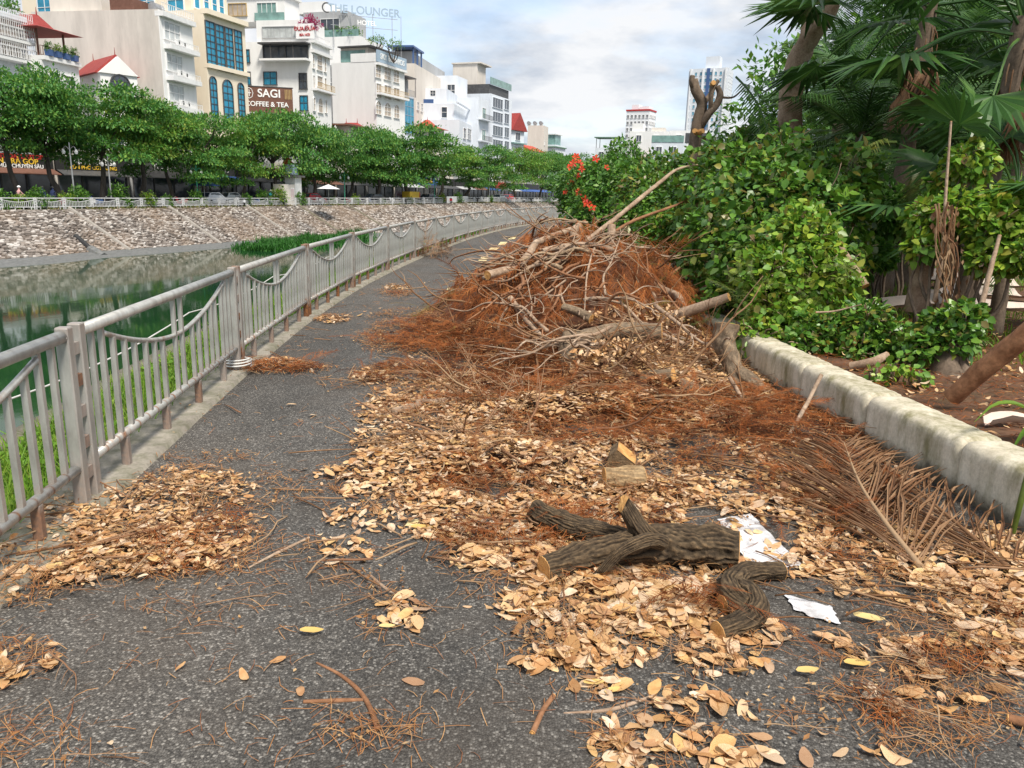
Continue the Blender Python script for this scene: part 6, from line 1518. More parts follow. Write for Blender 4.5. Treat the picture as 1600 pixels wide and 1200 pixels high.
class Bldg:
    """local axes: x along the street front (away from camera), y into the building, z up; origin at the near front corner"""
    def __init__(s, name, label, corner, far, side_px, Y, wall, zb=-.5, cat='building', direction=None, group=None, ctop=True):
        p = P(corner[0], corner[1], Y); s.H = p.z - zb; s.zb = zb
        if direction is None:
            d = ray(*far); t = (p.z - CAMH) / d[2]; q = Vector((d[0] * t, d[1] * t, p.z)); u = q - p; u.z = 0; s.W = u.length; u.normalize()
        else: u = Vector(direction).normalized(); s.W = far
        s.u = u; s.n = Vector((-u.y, u.x, 0))          # n points into the building
        s.o = Vector((p.x, p.y, zb)); s.rz = math.atan2(u.y, u.x); s.D = side_px if side_px else 12
        s.root = empty(name, s.o, s.rz); tag(s.root, label, cat, group); s.wall = wall
    def hit(s, on, px, py, off=0.0):
        d = Vector(ray(px, py)); org = Vector((0, 0, CAMH)); nn = s.n if on == 'front' else s.u
        t = (s.o + nn * off - org).dot(nn) / d.dot(nn); p = org + d * t - s.o
        return (p.dot(s.u) if on == 'front' else p.dot(s.n)), p.z
    def box(s, name, x0, x1, y0, y1, z0, z1, m, parent=None):
        return MB().box(((x0 + x1) / 2, (y0 + y1) / 2, (z0 + z1) / 2), (x1 - x0, y1 - y0, z1 - z0)).build(name, M[m], parent or s.root)
    def body(s, z1=None): return s.box('wall', 0, s.W, 0, s.D, 0, z1 or s.H, s.wall)
    def win(s, on, x0, y0, x1, y1, nx=2, ny=2, arch=False, fm='trim', gm='glass_dark', off=0.0):
        xm, ym = (x0 + x1) / 2, (y0 + y1) / 2
        a, _ = s.hit(on, x0, ym, off); b, _ = s.hit(on, x1, ym, off); c, zt = s.hit(on, xm, y0, off); _, zl = s.hit(on, xm, y1, off)
        return s.win_local(on, (a + b) / 2, (zt + zl) / 2, abs(b - a), abs(zt - zl), nx, ny, arch, fm, gm, off)
    def win_local(s, on, c, z, w, h, nx=2, ny=2, arch=False, fm='trim', gm='glass_dark', off=0.0):
        me, pn = win_mesh(w, h, nx, ny, arch, fm)
        loc, rz = ((c, off, z), 0) if on == 'front' else ((off, c, z), -PI / 2)
        o = link('window', me, s.root, loc, rz); k = (id(me), gm)
        if k not in PANE: PANE[k] = pn.mesh('pane', M[gm])
        link('pane', PANE[k], o); return o
    def slab(s, name, z, t=.2, over=.35, m='trim', x0=None, x1=None):
        return s.box(name, (0 if x0 is None else x0) - .02, (s.W if x1 is None else x1) + .02, -over, 0.4, z, z + t, m)
    def railing(s, z, x0, x1, y, m='darktrim', h=.9, n=None):
        mb = MB(); n = n or max(4, int((x1 - x0) / .35))
        mb.box(((x0 + x1) / 2, y, z + h), (x1 - x0, .06, .06)); mb.box(((x0 + x1) / 2, y, z + .1), (x1 - x0, .05, .05))
        for i in range(n + 1): mb.box((x0 + (x1 - x0) * i / n, y, z + h / 2), (.045, .045, h))
        return mb.build('railing', M[m], s.root)
    def ac(s, x, z):
        o = MB().box((x, -.33, z), (.85, .35, .6)).build('air_conditioner', M['trim'], s.root)
        mb = MB(); v = [(x + .24 * math.cos(a), -.51, z + .24 * math.sin(a)) for a in np.linspace(0, 2 * PI, 12, endpoint=False)]
        mb.add(v, [tuple(range(12))]).build('fan_grille', M['black'], o); return o
    def shop(s, sign=None, signm='black', textm='signwhite', size=.8, gm='glass_dark', rows=None):
        s.box('shopfront', .3, s.W - .3, -.06, .2, 0.15, 3.1, gm)
        mb = MB()
        for i in range(4): mb.box((.3 + (s.W - .6) * i / 3, -.10, 1.6), (.12, .12, 3.0))
        mb.build('shop_frame', M['darktrim'], s.root)
        b = s.box('shop_sign', .05, s.W - .05, -.40, -.0, 3.3, 4.7, signm)
        for k, (txt, tm, sz, z) in enumerate(rows or ([(sign, textm, size, 4.0)] if sign else [])):
            text_obj('lettering', txt, sz, tm, b, (s.W / 2, -.42, z), (PI / 2, 0, 0))
        mb = MB(); mb.add([(.1, -.42, 3.25), (s.W - .1, -.42, 3.25), (s.W - .1, -1.9, 2.75), (.1, -1.9, 2.75), (.1, -.42, 3.32), (s.W - .1, -.42, 3.32), (s.W - .1, -1.9, 2.82), (.1, -1.9, 2.82)], [(3, 2, 1, 0), (4, 5, 6, 7), (0, 1, 5, 4), (1, 2, 6, 5), (2, 3, 7, 6), (3, 0, 4, 7)]).build('awning', M[random.choice(('darktrim', 'darktrim', 'brownpanel', 'greywall', 'canvas_blue', 'black'))], s.root)
    def tank(s, x, y, z):
        mb = MB(); add_tube(mb, [(x - .8, y, z + .75), (x + .8, y, z + .75)], [.55, .55], 14, 3); mb.box((x, y, z + .1), (1.2, .7, .25)); mb.build('water_tank', M['chrome'], s.root, smooth=False)
c1 = lambda *a: tuple(v / 3.53 for v in a)
def c2(x0, y0, x1, y1): return (380 + x0 / 3.53, y0 / 3.53, 380 + x1 / 3.53, y1 / 3.53)
def c3(x0, y0, x1, y1): return (620 + x0 / 4.285, 60 + y0 / 4.285, 620 + x1 / 4.285, 60 + y1 / 4.285)

# bare concrete house
b = Bldg('town_house', 'narrow seven storey house with a bare stained concrete side wall and white balconied front', (246, 14), (298, 33), 14.5 * 95 / 82, 95, 'bare'); b.body()
b.box('front_cladding', -.003, b.W, -.12, 0.0, 0, b.H - .05, 'white'); b.slab('cornice', b.H - .7, .55, .7); b.railing(b.H, .3, b.W, -.4, 'trim', .8)
for r in ((902, 125, 990, 225), (915, 300, 1003, 395), (928, 468, 1012, 560)):
    w = b.win('front', *c1(*r), 3, 2, gm='glass_pale', off=-.12); z = w.location.z - 2.0
    b.slab('balcony', z - .1, .5, 1.1, 'trim', .5, b.W - .2); b.railing(z + .4, .6, b.W - .3, -1.0, 'trim', .6); b.ac(w.location.x + .8, z + 1.0); b.ac(w.location.x + 1.9, z + .95)
for k in range(2): b.win_local('front', b.W / 2, 4.8 + 2.8 * k, 3, 1.8, 3, 2, gm='glass_pale', off=-.12)
b.box('roof_shed', 1, 4.5, 8, 15, b.H, b.H + 2.0, 'beige'); b.box('roof_shed', .5, 4, 3.5, 6.5, b.H, b.H + 1.4, 'brownpanel'); b.tank(3, 2.2, b.H)
# cream building with blue glass
b = Bldg('office_building', 'tall cream building with four columns of blue windows over arched windows', (317, 14), (382, 36), 16, 104, 'cream'); b.body()
for r in ((1135, 118, 1186, 372), (1190, 138, 1237, 386), (1243, 155, 1286, 397), (1294, 170, 1336, 408)): b.win('front', *c1(*r), 2, 7, fm='darktrim', gm='glass_blue')
for r in ((1158, 420, 1197, 650), (1229, 440, 1285, 665), (1312, 456, 1347, 640)): b.win('front', *c1(*r), 2, 6, True, 'darktrim', 'glass_blue')
for r in ((1033, 130, 1052, 205), (1040, 270, 1058, 370), (1050, 420, 1068, 515), (1060, 565, 1076, 640)): b.win('side', *c1(*r), 1, 2, gm='glass_blue', fm='trim')
_, zc = b.hit('front', 350, 108); b.slab('cornice', zc - .3, .5, .45, 'cream'); b.slab('cornice', b.H - .5, .6, .6, 'cream')
b.box('setback_storey', .6, b.W - .6, 2.2, 30, b.H, b.H + 6.5, 'cream')
for k, x in enumerate((1.6, 3.4, 5.0, 6.4)): b.win_local('front', x, b.H + 1.7, 1.1, 2.4, 1, 2, gm='glass_blue', off=2.2)
for y in (4.5, 9, 13, 17.5, 22, 26): b.win_local('side', y, b.H + 1.4, 2.6, 3.2, 2, 2, gm='glass_blue', off=.6)
# white building with coffee sign
b = Bldg('corner_building', 'white building with a cut out corner terrace and gilded balcony front behind the coffee sign', (486, 64), (515, 76), 15, 125, 'white'); b.body()
for r, g in (((5, 272, 38, 345), 'glass_blue'), ((12, 395, 43, 467), 'glass_blue'), ((112, 395, 188, 467), 'glass_blue')): b.win('side', *c2(*r), 2, 2, gm=g, fm='darktrim')
b.win('side', *c2(308, 403, 354, 490), 2, 2, gm='glass_dark', fm='darktrim'); b.win('side', *c2(313, 525, 359, 610), 2, 2, gm='glass_blue', fm='darktrim'); b.win('side', *c2(150, 515, 192, 600), 2, 2, gm='glass_blue', fm='darktrim')
ya, zt = b.hit('side', 380 + 112 / 3.53, 252 / 3.53); yb, zl = b.hit('side', 380 + 362 / 3.53, 328 / 3.53)
t_ = b.box('terrace_opening', -.05, .1, yb, ya, zl, zt, 'glass_dark'); b.box('terrace_roof', -1.6, .2, yb - .4, ya + .1, zt, zt + .22, 'darktrim')
mb = MB(); [mb.box((-1.3 if q % 2 else -.2, yb + (ya - yb) * q / 4, (zl + zt) / 2), (.12, .12, zt - zl)) for q in range(5)]; mb.build('terrace_post', M['darktrim'], b.root); b.box('terrace_floor', -1.5, 0, yb - .3, ya, zl - .3, zl, 'white')
for r in ((380, 300, 391, 376), (404, 305, 434, 388), (444, 318, 456, 396)): b.win('front', *c2(*r), 1, 3, gm='glass_tan')
for r in ((383, 415, 393, 490), (406, 420, 436, 478), (446, 430, 458, 500)): b.win('front', *c2(*r), 1, 2, gm='glass_tan')
for r in ((385, 535, 396, 610), (410, 540, 438, 620), (450, 548, 461, 622)): b.win('front', *c2(*r), 1, 2, True, gm='glass_tan')
_, zc = b.hit('front', 500, 142); b.slab('balcony', zc - .2, .3, .9); b.railing(zc + .1, .2, b.W - .2, -.8, 'goldtrim', .9); b.slab('cornice', b.H - 1.6, .5, .5); b.slab('cornice', b.H - .2, .4, .6)
b.box('upper_storey', .8, b.W, .8, 9.5, b.H, b.H + 3.2, 'white'); b.win_local('side', 5, b.H + 1.5, 7, 1.6, 7, 1, gm='glass_pale', fm='greywall', off=.8); b.railing(b.H, .2, b.W, -.1, 'trim', 1.0)
b.box('upper_storey', 1.6, b.W, 5, 16, b.H + 3.2, b.H + 6.8, 'white'); b.win_local('side', 8.0, b.H + 5.0, 3.4, 1.8, 4, 1, gm='glass_green', off=1.6); b.win_local('side', 13, b.H + 5.0, 3.2, 1.8, 4, 1, gm='glass_tan', fm='goldtrim', off=1.6)
b.box('roof_slab', 1.2, b.W + .2, 4.6, 16, b.H + 6.8, b.H + 7.1, 'trim'); b.box('glass_balustrade', 1.3, 1.4, 5, 10, b.H + 3.3, b.H + 4.4, 'glass_green'); b.tank(2.6, 13, b.H + 7.1); b.tank(3, 17.5, b.H - 1.2)
s_ = b.box('roof_sign', .2, .4, -.4, 2.6, b.H + .4, b.H + 2.5, 'signwhite'); text_obj('lettering', 'ĐUA.ĐUA', .78, 'red', s_, (.17, 1.1, b.H + 1.75), (PI / 2, 0, -PI / 2)); text_obj('lettering', 'BIA HƠI', .5, 'red', s_, (.17, 1.1, b.H + .9), (PI / 2, 0, -PI / 2))
cb = b
o = link('rooftop_bougainvillea', crown_mesh(91, 3.6, 2.6, 1300, 'bougain', .28, .9), None, P(487, 43, 126.5)); o.location.z = cb.zb + cb.H + .2
o.location = P(486, 50, 127); tag(o, 'pink bougainvillea in bloom on the roof terrace of the white corner building', 'plant')
# coffee sign standing on a low house in the gap
b = Bldg('low_house', 'low house between the cream and white buildings carrying the coffee sign on its roof', (455, 170), None, 9, 114, 'greywall', direction=(.25, .97, 0)) if False else None
h_ = P(420, 172, 116)
def plain_house(name, label, corner, W, D, Y, wall, u=(.28, .96, 0), cat='house', zb=-.5, top=None): 
    q = Bldg(name, label, corner, W, D, Y, wall, zb, cat, direction=u); q.body(); return q
b = plain_house('shop_house', 'low grey shop house under the coffee sign', (452, 176), 5, 15, 117, 'greywall')
rt = b.root; b.win_local('side', 4, b.H - 2, 2, 1.5)
sg = empty('coffee_sign', P(420, 172, 115.5)); sg.rotation_euler = (0, 0, .2); tag(sg, 'brown rooftop sign board with big white coffee lettering', 'sign')
sw = 70 * 115 / F
MB().box((0, .1, 1.35), (sw, .18, 3.4)).build('sign_board', M['brownpanel'], sg)
mb = MB()
for k in range(5): mb.box((sw * .5 - 1.0 + k * .2, -.03, 2.2), (.08, .06, 1.3))
mb.build('slat_panel', M['goldtrim'], sg); mb = MB(); mb.box((0, .1, 3.12), (sw + .2, .3, .1)); [mb.box((x, .3, -1), (.12, .12, 2.2)) for x in (-3, -1, 1, 3)]; mb.build('sign_frame', M['darktrim'], sg)
text_obj('lettering', 'SAGI', 1.5, 'signwhite', sg, (.15, -.02, 2.2), (PI / 2, 0, 0)); text_obj('lettering', 'COFFEE & TEA', .92, 'signwhite', sg, (-.2, -.02, .75), (PI / 2, 0, 0))
mb = MB(); v = [(-2.55 + .55 * math.cos(a), -.03, 2.2 + .75 * math.sin(a)) for a in np.linspace(0, 2 * PI, 8, endpoint=False)] + [(-2.55 + .47 * math.cos(a), -.03, 2.2 + .66 * math.sin(a)) for a in np.linspace(0, 2 * PI, 8, endpoint=False)]
mb.add(v, [(i, (i + 1) % 8, 8 + (i + 1) % 8, 8 + i) for i in range(8)]); mb.box((-2.55, -.03, 2.2), (.1, .03, .9)); mb.box((-2.55, -.03, 2.2), (.5, .028, .1)); mb.build('emblem', M['signwhite'], sg)
# billiards building
b = Bldg('billiards_building', 'white building with arched windows, gold balcony and blue grey billiards sign on the parapet', (587, 96), (632, 110), 9, 141, 'white'); b.body()
for r in ((727, 357, 758, 428), (774, 370, 813, 441), (827, 385, 858, 455)): b.win('front', *c2(*r), 2, 3, gm='glass_tan')
for r in ((732, 460, 760, 540), (776, 470, 814, 550), (828, 485, 860, 555)): b.win('front', *c2(*r), 2, 2, gm='glass_tan')
for r in ((729, 556, 760, 628), (776, 565, 814, 640), (829, 577, 860, 650)): b.win('front', *c2(*r), 2, 3, True, gm='glass_tan')
for x in (.2, .5, .8): b.win_local('front', b.W * x, 5.5, 1.5, 2.4, 2, 2, gm='glass_tan')
_, zc = b.hit('front', 610, 150); b.slab('balcony', zc - .3, .35, 1.0); b.railing(zc + .05, .0, b.W, -.9, 'goldtrim', 1.0); b.slab('cornice', b.H - .5, .4, .6)
s_ = b.box('parapet_sign', 0, b.W, -.45, -.1, b.H, b.H + 1.9, 'signblue'); text_obj('lettering', 'SKY BILLIARDS', 1.28, 'signwhite', s_, (b.W / 2, -.46, b.H + .95), (PI / 2, 0, 0))
b.railing(b.H, 0.1, .3, .2, 'trim', 1.1); b.box('parapet', -.05, .25, 0, 5, b.H, b.H + 1.4, 'white')
b.box('terrace_room', 1.5, b.W, 2.5, 8, b.H, b.H + 2.6, 'beige'); b.box('terrace_glass', 1.4, 1.49, 3, 8, b.H + .3, b.H + 2.2, 'glass_green'); b.box('pergola', .5, b.W, 1.2, 8, b.H + 2.6, b.H + 2.8, 'darktrim')
for q, (px, py) in enumerate([(585, 60), (612, 66)]):
    mb = MB(); r = random.Random(q); p0 = P(px + 3, py + 32, 143); 
    for k in range(9): add_tube(mb, wob(p0, p0 + Vector((r.uniform(-2, 2), r.uniform(-1, 1), r.uniform(2, 4.2))), 4, .12, r), [.09, .07, .05, .02], 5, 8)
    o = mb.build('roof_tree', M['street_bark']); tag(o, ['bare branched potted tree on the billiards roof, left one', 'bare branched potted tree on the billiards roof, above the sign end'][q], 'plant'); cr_ = link('crown', crown_mesh(120 + q, 4.2, 1.8, 260, 'tree_leaf_y', .3, .6), o, p0 + Vector((0, 0, 2.3)))
# tower part behind it
b = Bldg('stair_tower', 'tall white stepped block with a roof garden behind the billiards building', (562, 56), 9, 14, 148, 'white', direction=(.3, .95, 0)); b.body()
for r in ((580, 268, 597, 318), (582, 372, 600, 412), (584, 474, 601, 512), (586, 575, 603, 612)): b.win('side', *c2(*r), 2, 1, gm='glass_tan', fm='goldtrim')
b.box('upper_storey', 1, 8, 3, 12, b.H, b.H + 4.5, 'greywall'); b.win_local('side', 6.5, b.H + 2, 4, 2.6, 3, 1, gm='glass_dark', off=1); b.box('glass_balustrade', .1, .2, .3, 8, b.H, b.H + 1.2, 'glass_green'); b.box('upper_storey', 2, 8, 8, 14, b.H + 4.5, b.H + 6.5, 'white')
for k in range(3):
    c = link('planting', crown_mesh(130 + k, 3, 1.8, 400, 'tree_leaf', .3, .9), b.root, (1.0, 1.5 + 3.2 * k, b.H + .2))
sp = empty('roof_sign', P(552, 27, 150)); sp.rotation_euler = (0, 0, .3); tag(sp, 'pale rooftop lettering sign on thin posts above the stepped white block', 'sign')
text_obj('lettering', 'THE LOUNGER', 1.9, 'signblue', sp, (2.0, 0, 1.2), (PI / 2, 0, 0)); text_obj('lettering', 'HOTEL', 1.1, 'signwhite', sp, (2.4, 0, -.8), (PI / 2, 0, 0))
mb = MB(); [mb.box((x, .2, -2.2), (.10, .10, 6.2)) for x in (-3.5, 0, 3.5, 7)]; mb.box((2, .2, .3), (12, .08, .08)); mb.box((2, .2, -1.5), (12, .08, .08)); mb.build('sign_frame', M['chrome'], sp)
mb = MB(); v = [(-4.6 + rr * math.cos(a), -.02, 1.2 + rr * math.sin(a)) for rr in (.9, .65) for a in np.linspace(0, 2 * PI, 16, endpoint=False)]; mb.add(v, [(i, (i + 1) % 16, 16 + (i + 1) % 16, 16 + i) for i in range(13)]); mb.build('emblem', M['darktrim'], sp)
b = Bldg('grey_house', 'grey rendered narrow house recessed between the two white buildings', (536, 101), 6, 8, 144, 'greywall', direction=(.3, .95, 0)); b.body()
b.win('side', *c2(490, 395, 520, 425), 2, 2); b.win('side', *c2(478, 455, 500, 500), 2, 2)
# zigzag awning house, red roofed houses
b = plain_house('shop_house', 'low house with a dark awning edged in white zigzag between the white buildings', (545, 197), 6, 9, 133, 'beige'); b.win_local('side', 5, b.H - 2.6, 4, 1.6, 4, 1, gm='glass_dark')
b.box('flat_awning', -2.0, 5, -1, 9, b.H, b.H + .25, 'brownpanel')
mb = MB(); [mb.add([(-2.02, 0.2 + k * 2.6, b.H - 2.0), (-2.02, 2.6 + k * 2.6, b.H - 2.0), (-2.02, 1.4 + k * 2.6, b.H), (-1.95, 0.2 + k * 2.6, b.H - 2.0), (-1.95, 2.6 + k * 2.6, b.H - 2.0), (-1.95, 1.4 + k * 2.6, b.H)], [(0, 2, 1), (3, 4, 5), (0, 1, 4, 3), (1, 2, 5, 4), (2, 0, 3, 5)]) for k in range(3)]; mb.build('zigzag_trim', M['trim'], b.root)
def gable_roof(bd, m, over=.5, rise=2.2, x0=0, x1=None, y0=0, y1=None, z=None, name='roof', along='y'):
    x1 = bd.W if x1 is None else x1; y1 = bd.D if y1 is None else y1; z = bd.H if z is None else z
    if along == 'y': v = [(x0 - over, y0 - over, z), (x1 + over, y0 - over, z), ((x0 + x1) / 2, y0 - over, z + rise), (x0 - over, y1 + over, z), (x1 + over, y1 + over, z), ((x0 + x1) / 2, y1 + over, z + rise)]
    else: v = [(x0 - over, y0 - over, z), (x0 - over, y1 + over, z), (x0 - over, (y0 + y1) / 2, z + rise), (x1 + over, y0 - over, z), (x1 + over, y1 + over, z), (x1 + over, (y0 + y1) / 2, z + rise)]
    return MB().add(v, [(0, 1, 2), (3, 5, 4), (0, 2, 5, 3), (1, 4, 5, 2), (0, 3, 4, 1)]).build(name, M[m], bd.root)
def hip_roof(bd, m, over=.9, rise=2.4, z=None, x0=0, x1=None, y0=0, y1=None, flare=.35):
    x1 = bd.W if x1 is None else x1; y1 = bd.D if y1 is None else y1; z = bd.H if z is None else z
    cx, cy = (x0 + x1) / 2, (y0 + y1) / 2; hx, hy = (x1 - x0) / 2, (y1 - y0) / 2
    rings = [(1 + over / hx, 1 + over / hy, 0), (.62, .62, rise * .32), (.12, .35 if hy > hx else .12, rise)]
    v = [(cx + sx * hx * a, cy + sy * hy * b_, z + h) for a, b_, h in rings for sx, sy in ((-1, -1), (1, -1), (1, 1), (-1, 1))]
    f = [(4 * k + i, 4 * k + (i + 1) % 4, 4 * k + 4 + (i + 1) % 4, 4 * k + 4 + i) for k in range(2) for i in range(4)] + [(8, 9, 10, 11), (3, 2, 1, 0)]
    rf = MB().add(v, f).build('roof', M[m], bd.root)
    mb = MB(); [mb.box((cx, cy + q * hy * .35, z + rise + .35), (.12, .12, .8), taper=.2) for q in ((-1, 1) if hy > hx else (0,))]; mb.build('finial', M['redtile'], rf); return rf
for k, (px, py, W, Y, u) in enumerate([(566, 199, 4, 136, (.3, .95, 0)), (580, 198, 4, 143, (.3, .95, 0))]):
    b = plain_house('small_house', ['small house with orange red roof right of the zigzag awning', 'small dark gabled house with red roof below the billiards building'][k], (px, py), W, 6, Y, ['greywall', 'beige'][k]); hip_roof(b, 'redtile', .4, .9); b.win_local('side', 3, b.H - 1.2, 2, 1.2)
# caged balcony house at the far left, pagoda terrace, gabled house
b = Bldg('balcony_house', 'white house with caged balconies at the left edge of the picture', (-48, 8), (34, 31), 10, 80, 'bluewhite'); b.body(); b.slab('cornice', b.H - .3, .5, .6, 'bluewhite')
for zt_ in (62, 92):
    _, z = b.hit('front', 15, zt_); b.slab('balcony', z - .3, .3, 1.3, 'white'); b.win_local('front', b.W * .7, z + 1.3, 2.6, 2.0, 3, 1, gm='glass_tan', fm='brownpanel'); b.win_local('front', b.W * .3, z + 1.3, 2.2, 2.0, 2, 1, gm='glass_dark')
    mb = MB(); [mb.box((b.W * q / 26, -1.25, z + 1.35), (.04, .04, 2.7)) for q in range(27)]; [mb.box((b.W / 2, -1.25, z + .1 + .5 * q), (b.W, .04, .04)) for q in range(6)]; mb.build('balcony_cage', M['trim'], b.root); b.railing(z, 0, b.W, -1.32, 'trim', 1.0)
for z in (5.5, 8.5): b.win_local('front', b.W * .5, z, 2.2, 1.8, 2, 1); b.win_local('front', b.W * .82, z, 1.2, 1.8, 1, 1)
c = link('planting', crown_mesh(140, 3.2, 2.4, 500, 'tree_leaf', .3, .9), b.root, (b.W * .85, 1.0, b.H + .3))
b = Bldg('terrace_house', 'white house with a planted roof terrace under a red pagoda roof', (64, 86), (122, 99), 6, 85, 'white'); b.body()
b.railing(b.H, .1, b.W - .1, .1, 'brownpanel', 1.0); b.slab('cornice', b.H - .4, .4, .4, 'white'); mb = MB(); [mb.box((x, y, b.H + 1.35), (.16, .16, 2.7)) for x in (.6, b.W - .9) for y in (.8, b.D - .4)]; mb.build('column', M['brownpanel'], b.root)
hip_roof(b, 'redtile', 1.0, 1.7, b.H + 2.7, .3, b.W - .5, .4, b.D)
for k in range(4): p_ = MB().box((.8 + k * (b.W - 1.6) / 3, -.3, b.H + .35), (.55, .5, .6), taper=1.2).build('planter', M['carblue'], b.root); link('planting', SB[k % 3], p_, (.8 + k * (b.W - 1.6) / 3, -.3, b.H + .5)).scale = (.55, .55, .6)
for x in (.3, .7): b.win_local('front', b.W * x, b.H - 2.4, 1.5, 1.8, 2, 2); b.win_local('front', b.W * x, 6.2, 1.6, 2, 2, 2)

b = Bldg('gabled_house', 'small white house with a red roof and an arched dark gable window', (156, 113), (214, 120), 8, 90, 'white'); b.body()
gable_roof(b, 'white', .12, 1.9, y0=-.1, y1=.4, name='gable_wall'); gable_roof(b, 'redtile', .5, 2.15, y0=.9); b.win_local('front', b.W / 2, b.H - 1.1, b.W * .55, 2.3, 4, 3, True, 'darktrim', 'glass_dark', -.16); mb = MB(); [mb.box((b.W / 2, y, b.H + 2.4), (.1, .1, 1.0), taper=.2) for y in (.6, 7.5)]; mb.build('finial', M['redtile'], b.root)
for x in (.3, .7): b.win_local('front', b.W * x, 6.4, 1.4, 1.9, 2, 2)
# buildings further along
b = Bldg('glass_front_house', 'narrow house with a blue glass front and a roofed terrace', (631, 148), 4.2, 2.2, 157, 'bluewhite', direction=(.33, .94, 0)); b.body(); b.win_local('front', b.W / 2, b.H - 3.6, b.W - .3, 6.6, 3, 4, gm='glass_blue', fm='signblue'); b.box('terrace_roof', -.1, b.W, -.6, 2, b.H + 3.3, b.H + 3.5, 'darktrim'); b.box('terrace_room', .3, b.W, 1.2, 6, b.H, b.H + 3.2, 'greywall'); b.railing(b.H, 0, b.W, -.2, 'chrome', 1.1); mb = MB(); [mb.box((x, -.4, b.H + 1.6), (.1, .1, 3.3)) for x in (0.1, b.W - .1)]; mb.build('terrace_post', M['darktrim'], b.root)
b = Bldg('grey_white_block', 'tall off white block with a blue framed roof terrace and mast', (648, 99), (704, 132), 13, 168, 'beige'); b.body()
r_ = MB(); [r_.box((x, y, b.H + 1.6), (.3, .3, 3.2)) for x in (1, 4, 7) for y in (.6, 5)]; r_.box((4, 3, b.H + 3.3), (8, 5.5, .35)); r_.build('roof_frame', M['carblue'], b.root); b.box('roof_room', 3, b.W, 1.5, 9, b.H, b.H + 2.8, 'greywall'); mb = MB(); add_tube(mb, [(0.5, 3, b.H), (.5, 3, b.H + 9)], [.08, .05], 5, 3); mb.build('mast', M['chrome'], b.root)
for z in (b.H - 8, b.H - 12, b.H - 16):
    for x in (2, 5, 8): b.win_local('front', x, z, 1.5, 1.6, 2, 2)
b.win('side', 672, 141, 681, 150, 2, 2, gm='glass_dark')
b = Bldg('pale_blue_house', 'pale blue white house with stepped terraces behind the red pagoda roof', (718, 187), (742, 199), 14, 172, 'bluewhite'); b.body()
b.win('front', *c3(443, 600, 462, 670), 1, 2); b.win('front', *c3(470, 605, 495, 675), 2, 2); b.railing(b.H - 6.5, .3, b.W, -.3)
b.box('upper_storey', 1.5, b.W, 1.5, 13, b.H, b.H + 3.4, 'bluewhite'); b.win_local('side', 10, b.H + 1.5, 1.6, 1.8, 2, 2, off=1.5); b.win_local('side', 3.6, b.H + 1.6, 1.3, 2.2, 1, 2, off=1.5); b.slab('roof_slab', b.H + 3.4, .25, -.8, 'bluewhite'); b.box('upper_storey', 3, b.W, 3.5, 15, b.H + 3.4, b.H + 6.6, 'bluewhite'); b.box('blue_parapet', 1.5, 1.6, 6, 13, b.H + 3.4, b.H + 4.2, 'carblue'); b.tank(2.2, 9, b.H + 3.5)
b = Bldg('pale_blue_block', 'taller pale blue white block with one square window beside the wide windowed building', (748, 152), (764, 158), 14, 186, 'bluewhite'); b.body(); b.box('upper_storey', .2, b.W, 5.5, 14, b.H, b.H + 4.8, 'bluewhite'); b.win_local('side', 6.8, b.H + 1.6, 2.0, 2.6, 2, 2, off=.2)
for z in (b.H - 3.2, b.H - 8, b.H - 12.4): b.slab('balcony', z - 1.6, .25, 1.2, 'bluewhite'); b.win_local('front', b.W / 2, z, 2.6, 2.6, 2, 1, gm='glass_green'); b.railing(z - 1.4, .1, b.W - .1, -1.1, 'darktrim', 1.1)
b = Bldg('windowed_building', 'grey white building with wide dark window bands and a dark top band', (767, 146), (800, 157), 10, 196, 'bluewhite'); b.body()
for (y0, y1) in ((400, 468), (494, 560), (586, 652), (678, 735)):
    for (xa_, xb_) in ((640, 708), (718, 750)):
        k = (y0 - 398) * .0; b.win('front', *c3(xa_, y0 + (xa_ - 640) * .12, xb_, y1 + (xa_ - 640) * .12), 4 if xa_ < 700 else 2, 1, gm='glass_dark', fm='bluewhite')
b.box('roof_room', .3, b.W - 1.0, .6, 9, b.H, b.H + 2.2, 'darktrim'); b.box('glass_balustrade', .1, b.W, .2, .3, b.H + 2.2, b.H + 3.8, 'glass_green'); b.box('roof_room', .8, 6, 4, 10.5, b.H + 2.2, b.H + 7, 'beige'); b.box('roof_slab', .5, 7.5, 3, 10.8, b.H + 7, b.H + 7.3, 'beige')
b = Bldg('red_pagoda_house', 'house with a bright red hipped roof before the pale blue house', (676, 200), 5.5, 5, 163, 'beige', direction=(.33, .94, 0)); b.body(); hip_roof(b, 'orangetile', .8, 1.8); b.win_local('front', 3, b.H - 1.4, 2, 1.6); b.win_local('side', 3, b.H - 1.6, 2, 1.6)
for k in range(3): link('planting', SB[k], b.root, (-.4, 1 + 2 * k, b.H - 3.4 - k * .5)).scale = (.9, .9, 1.0)
b.railing(b.H - 3.2, 0, b.W, -.5, 'darktrim', 1.0)
b = Bldg('blue_gabled_house', 'narrow pale blue house with balconies and a red gable roof', (799, 203), (819, 206), 8, 215, 'bluewhite'); b.body(); gable_roof(b, 'redtile', .7, 4.6); gable_roof(b, 'signblue', .0, 3.6, y0=-.3, y1=.2, name='gable_wall'); b.slab('balcony', b.H - 3.4, .3, 1.0, 'glass_green'); b.win_local('front', b.W / 2, b.H - 1.4, 2.4, 2.0, 2, 1); b.slab('balcony', b.H - 7.0, .3, 1.0, 'glass_green'); b.win_local('front', b.W / 2, b.H - 5.2, 2.4, 2.0, 2, 1)
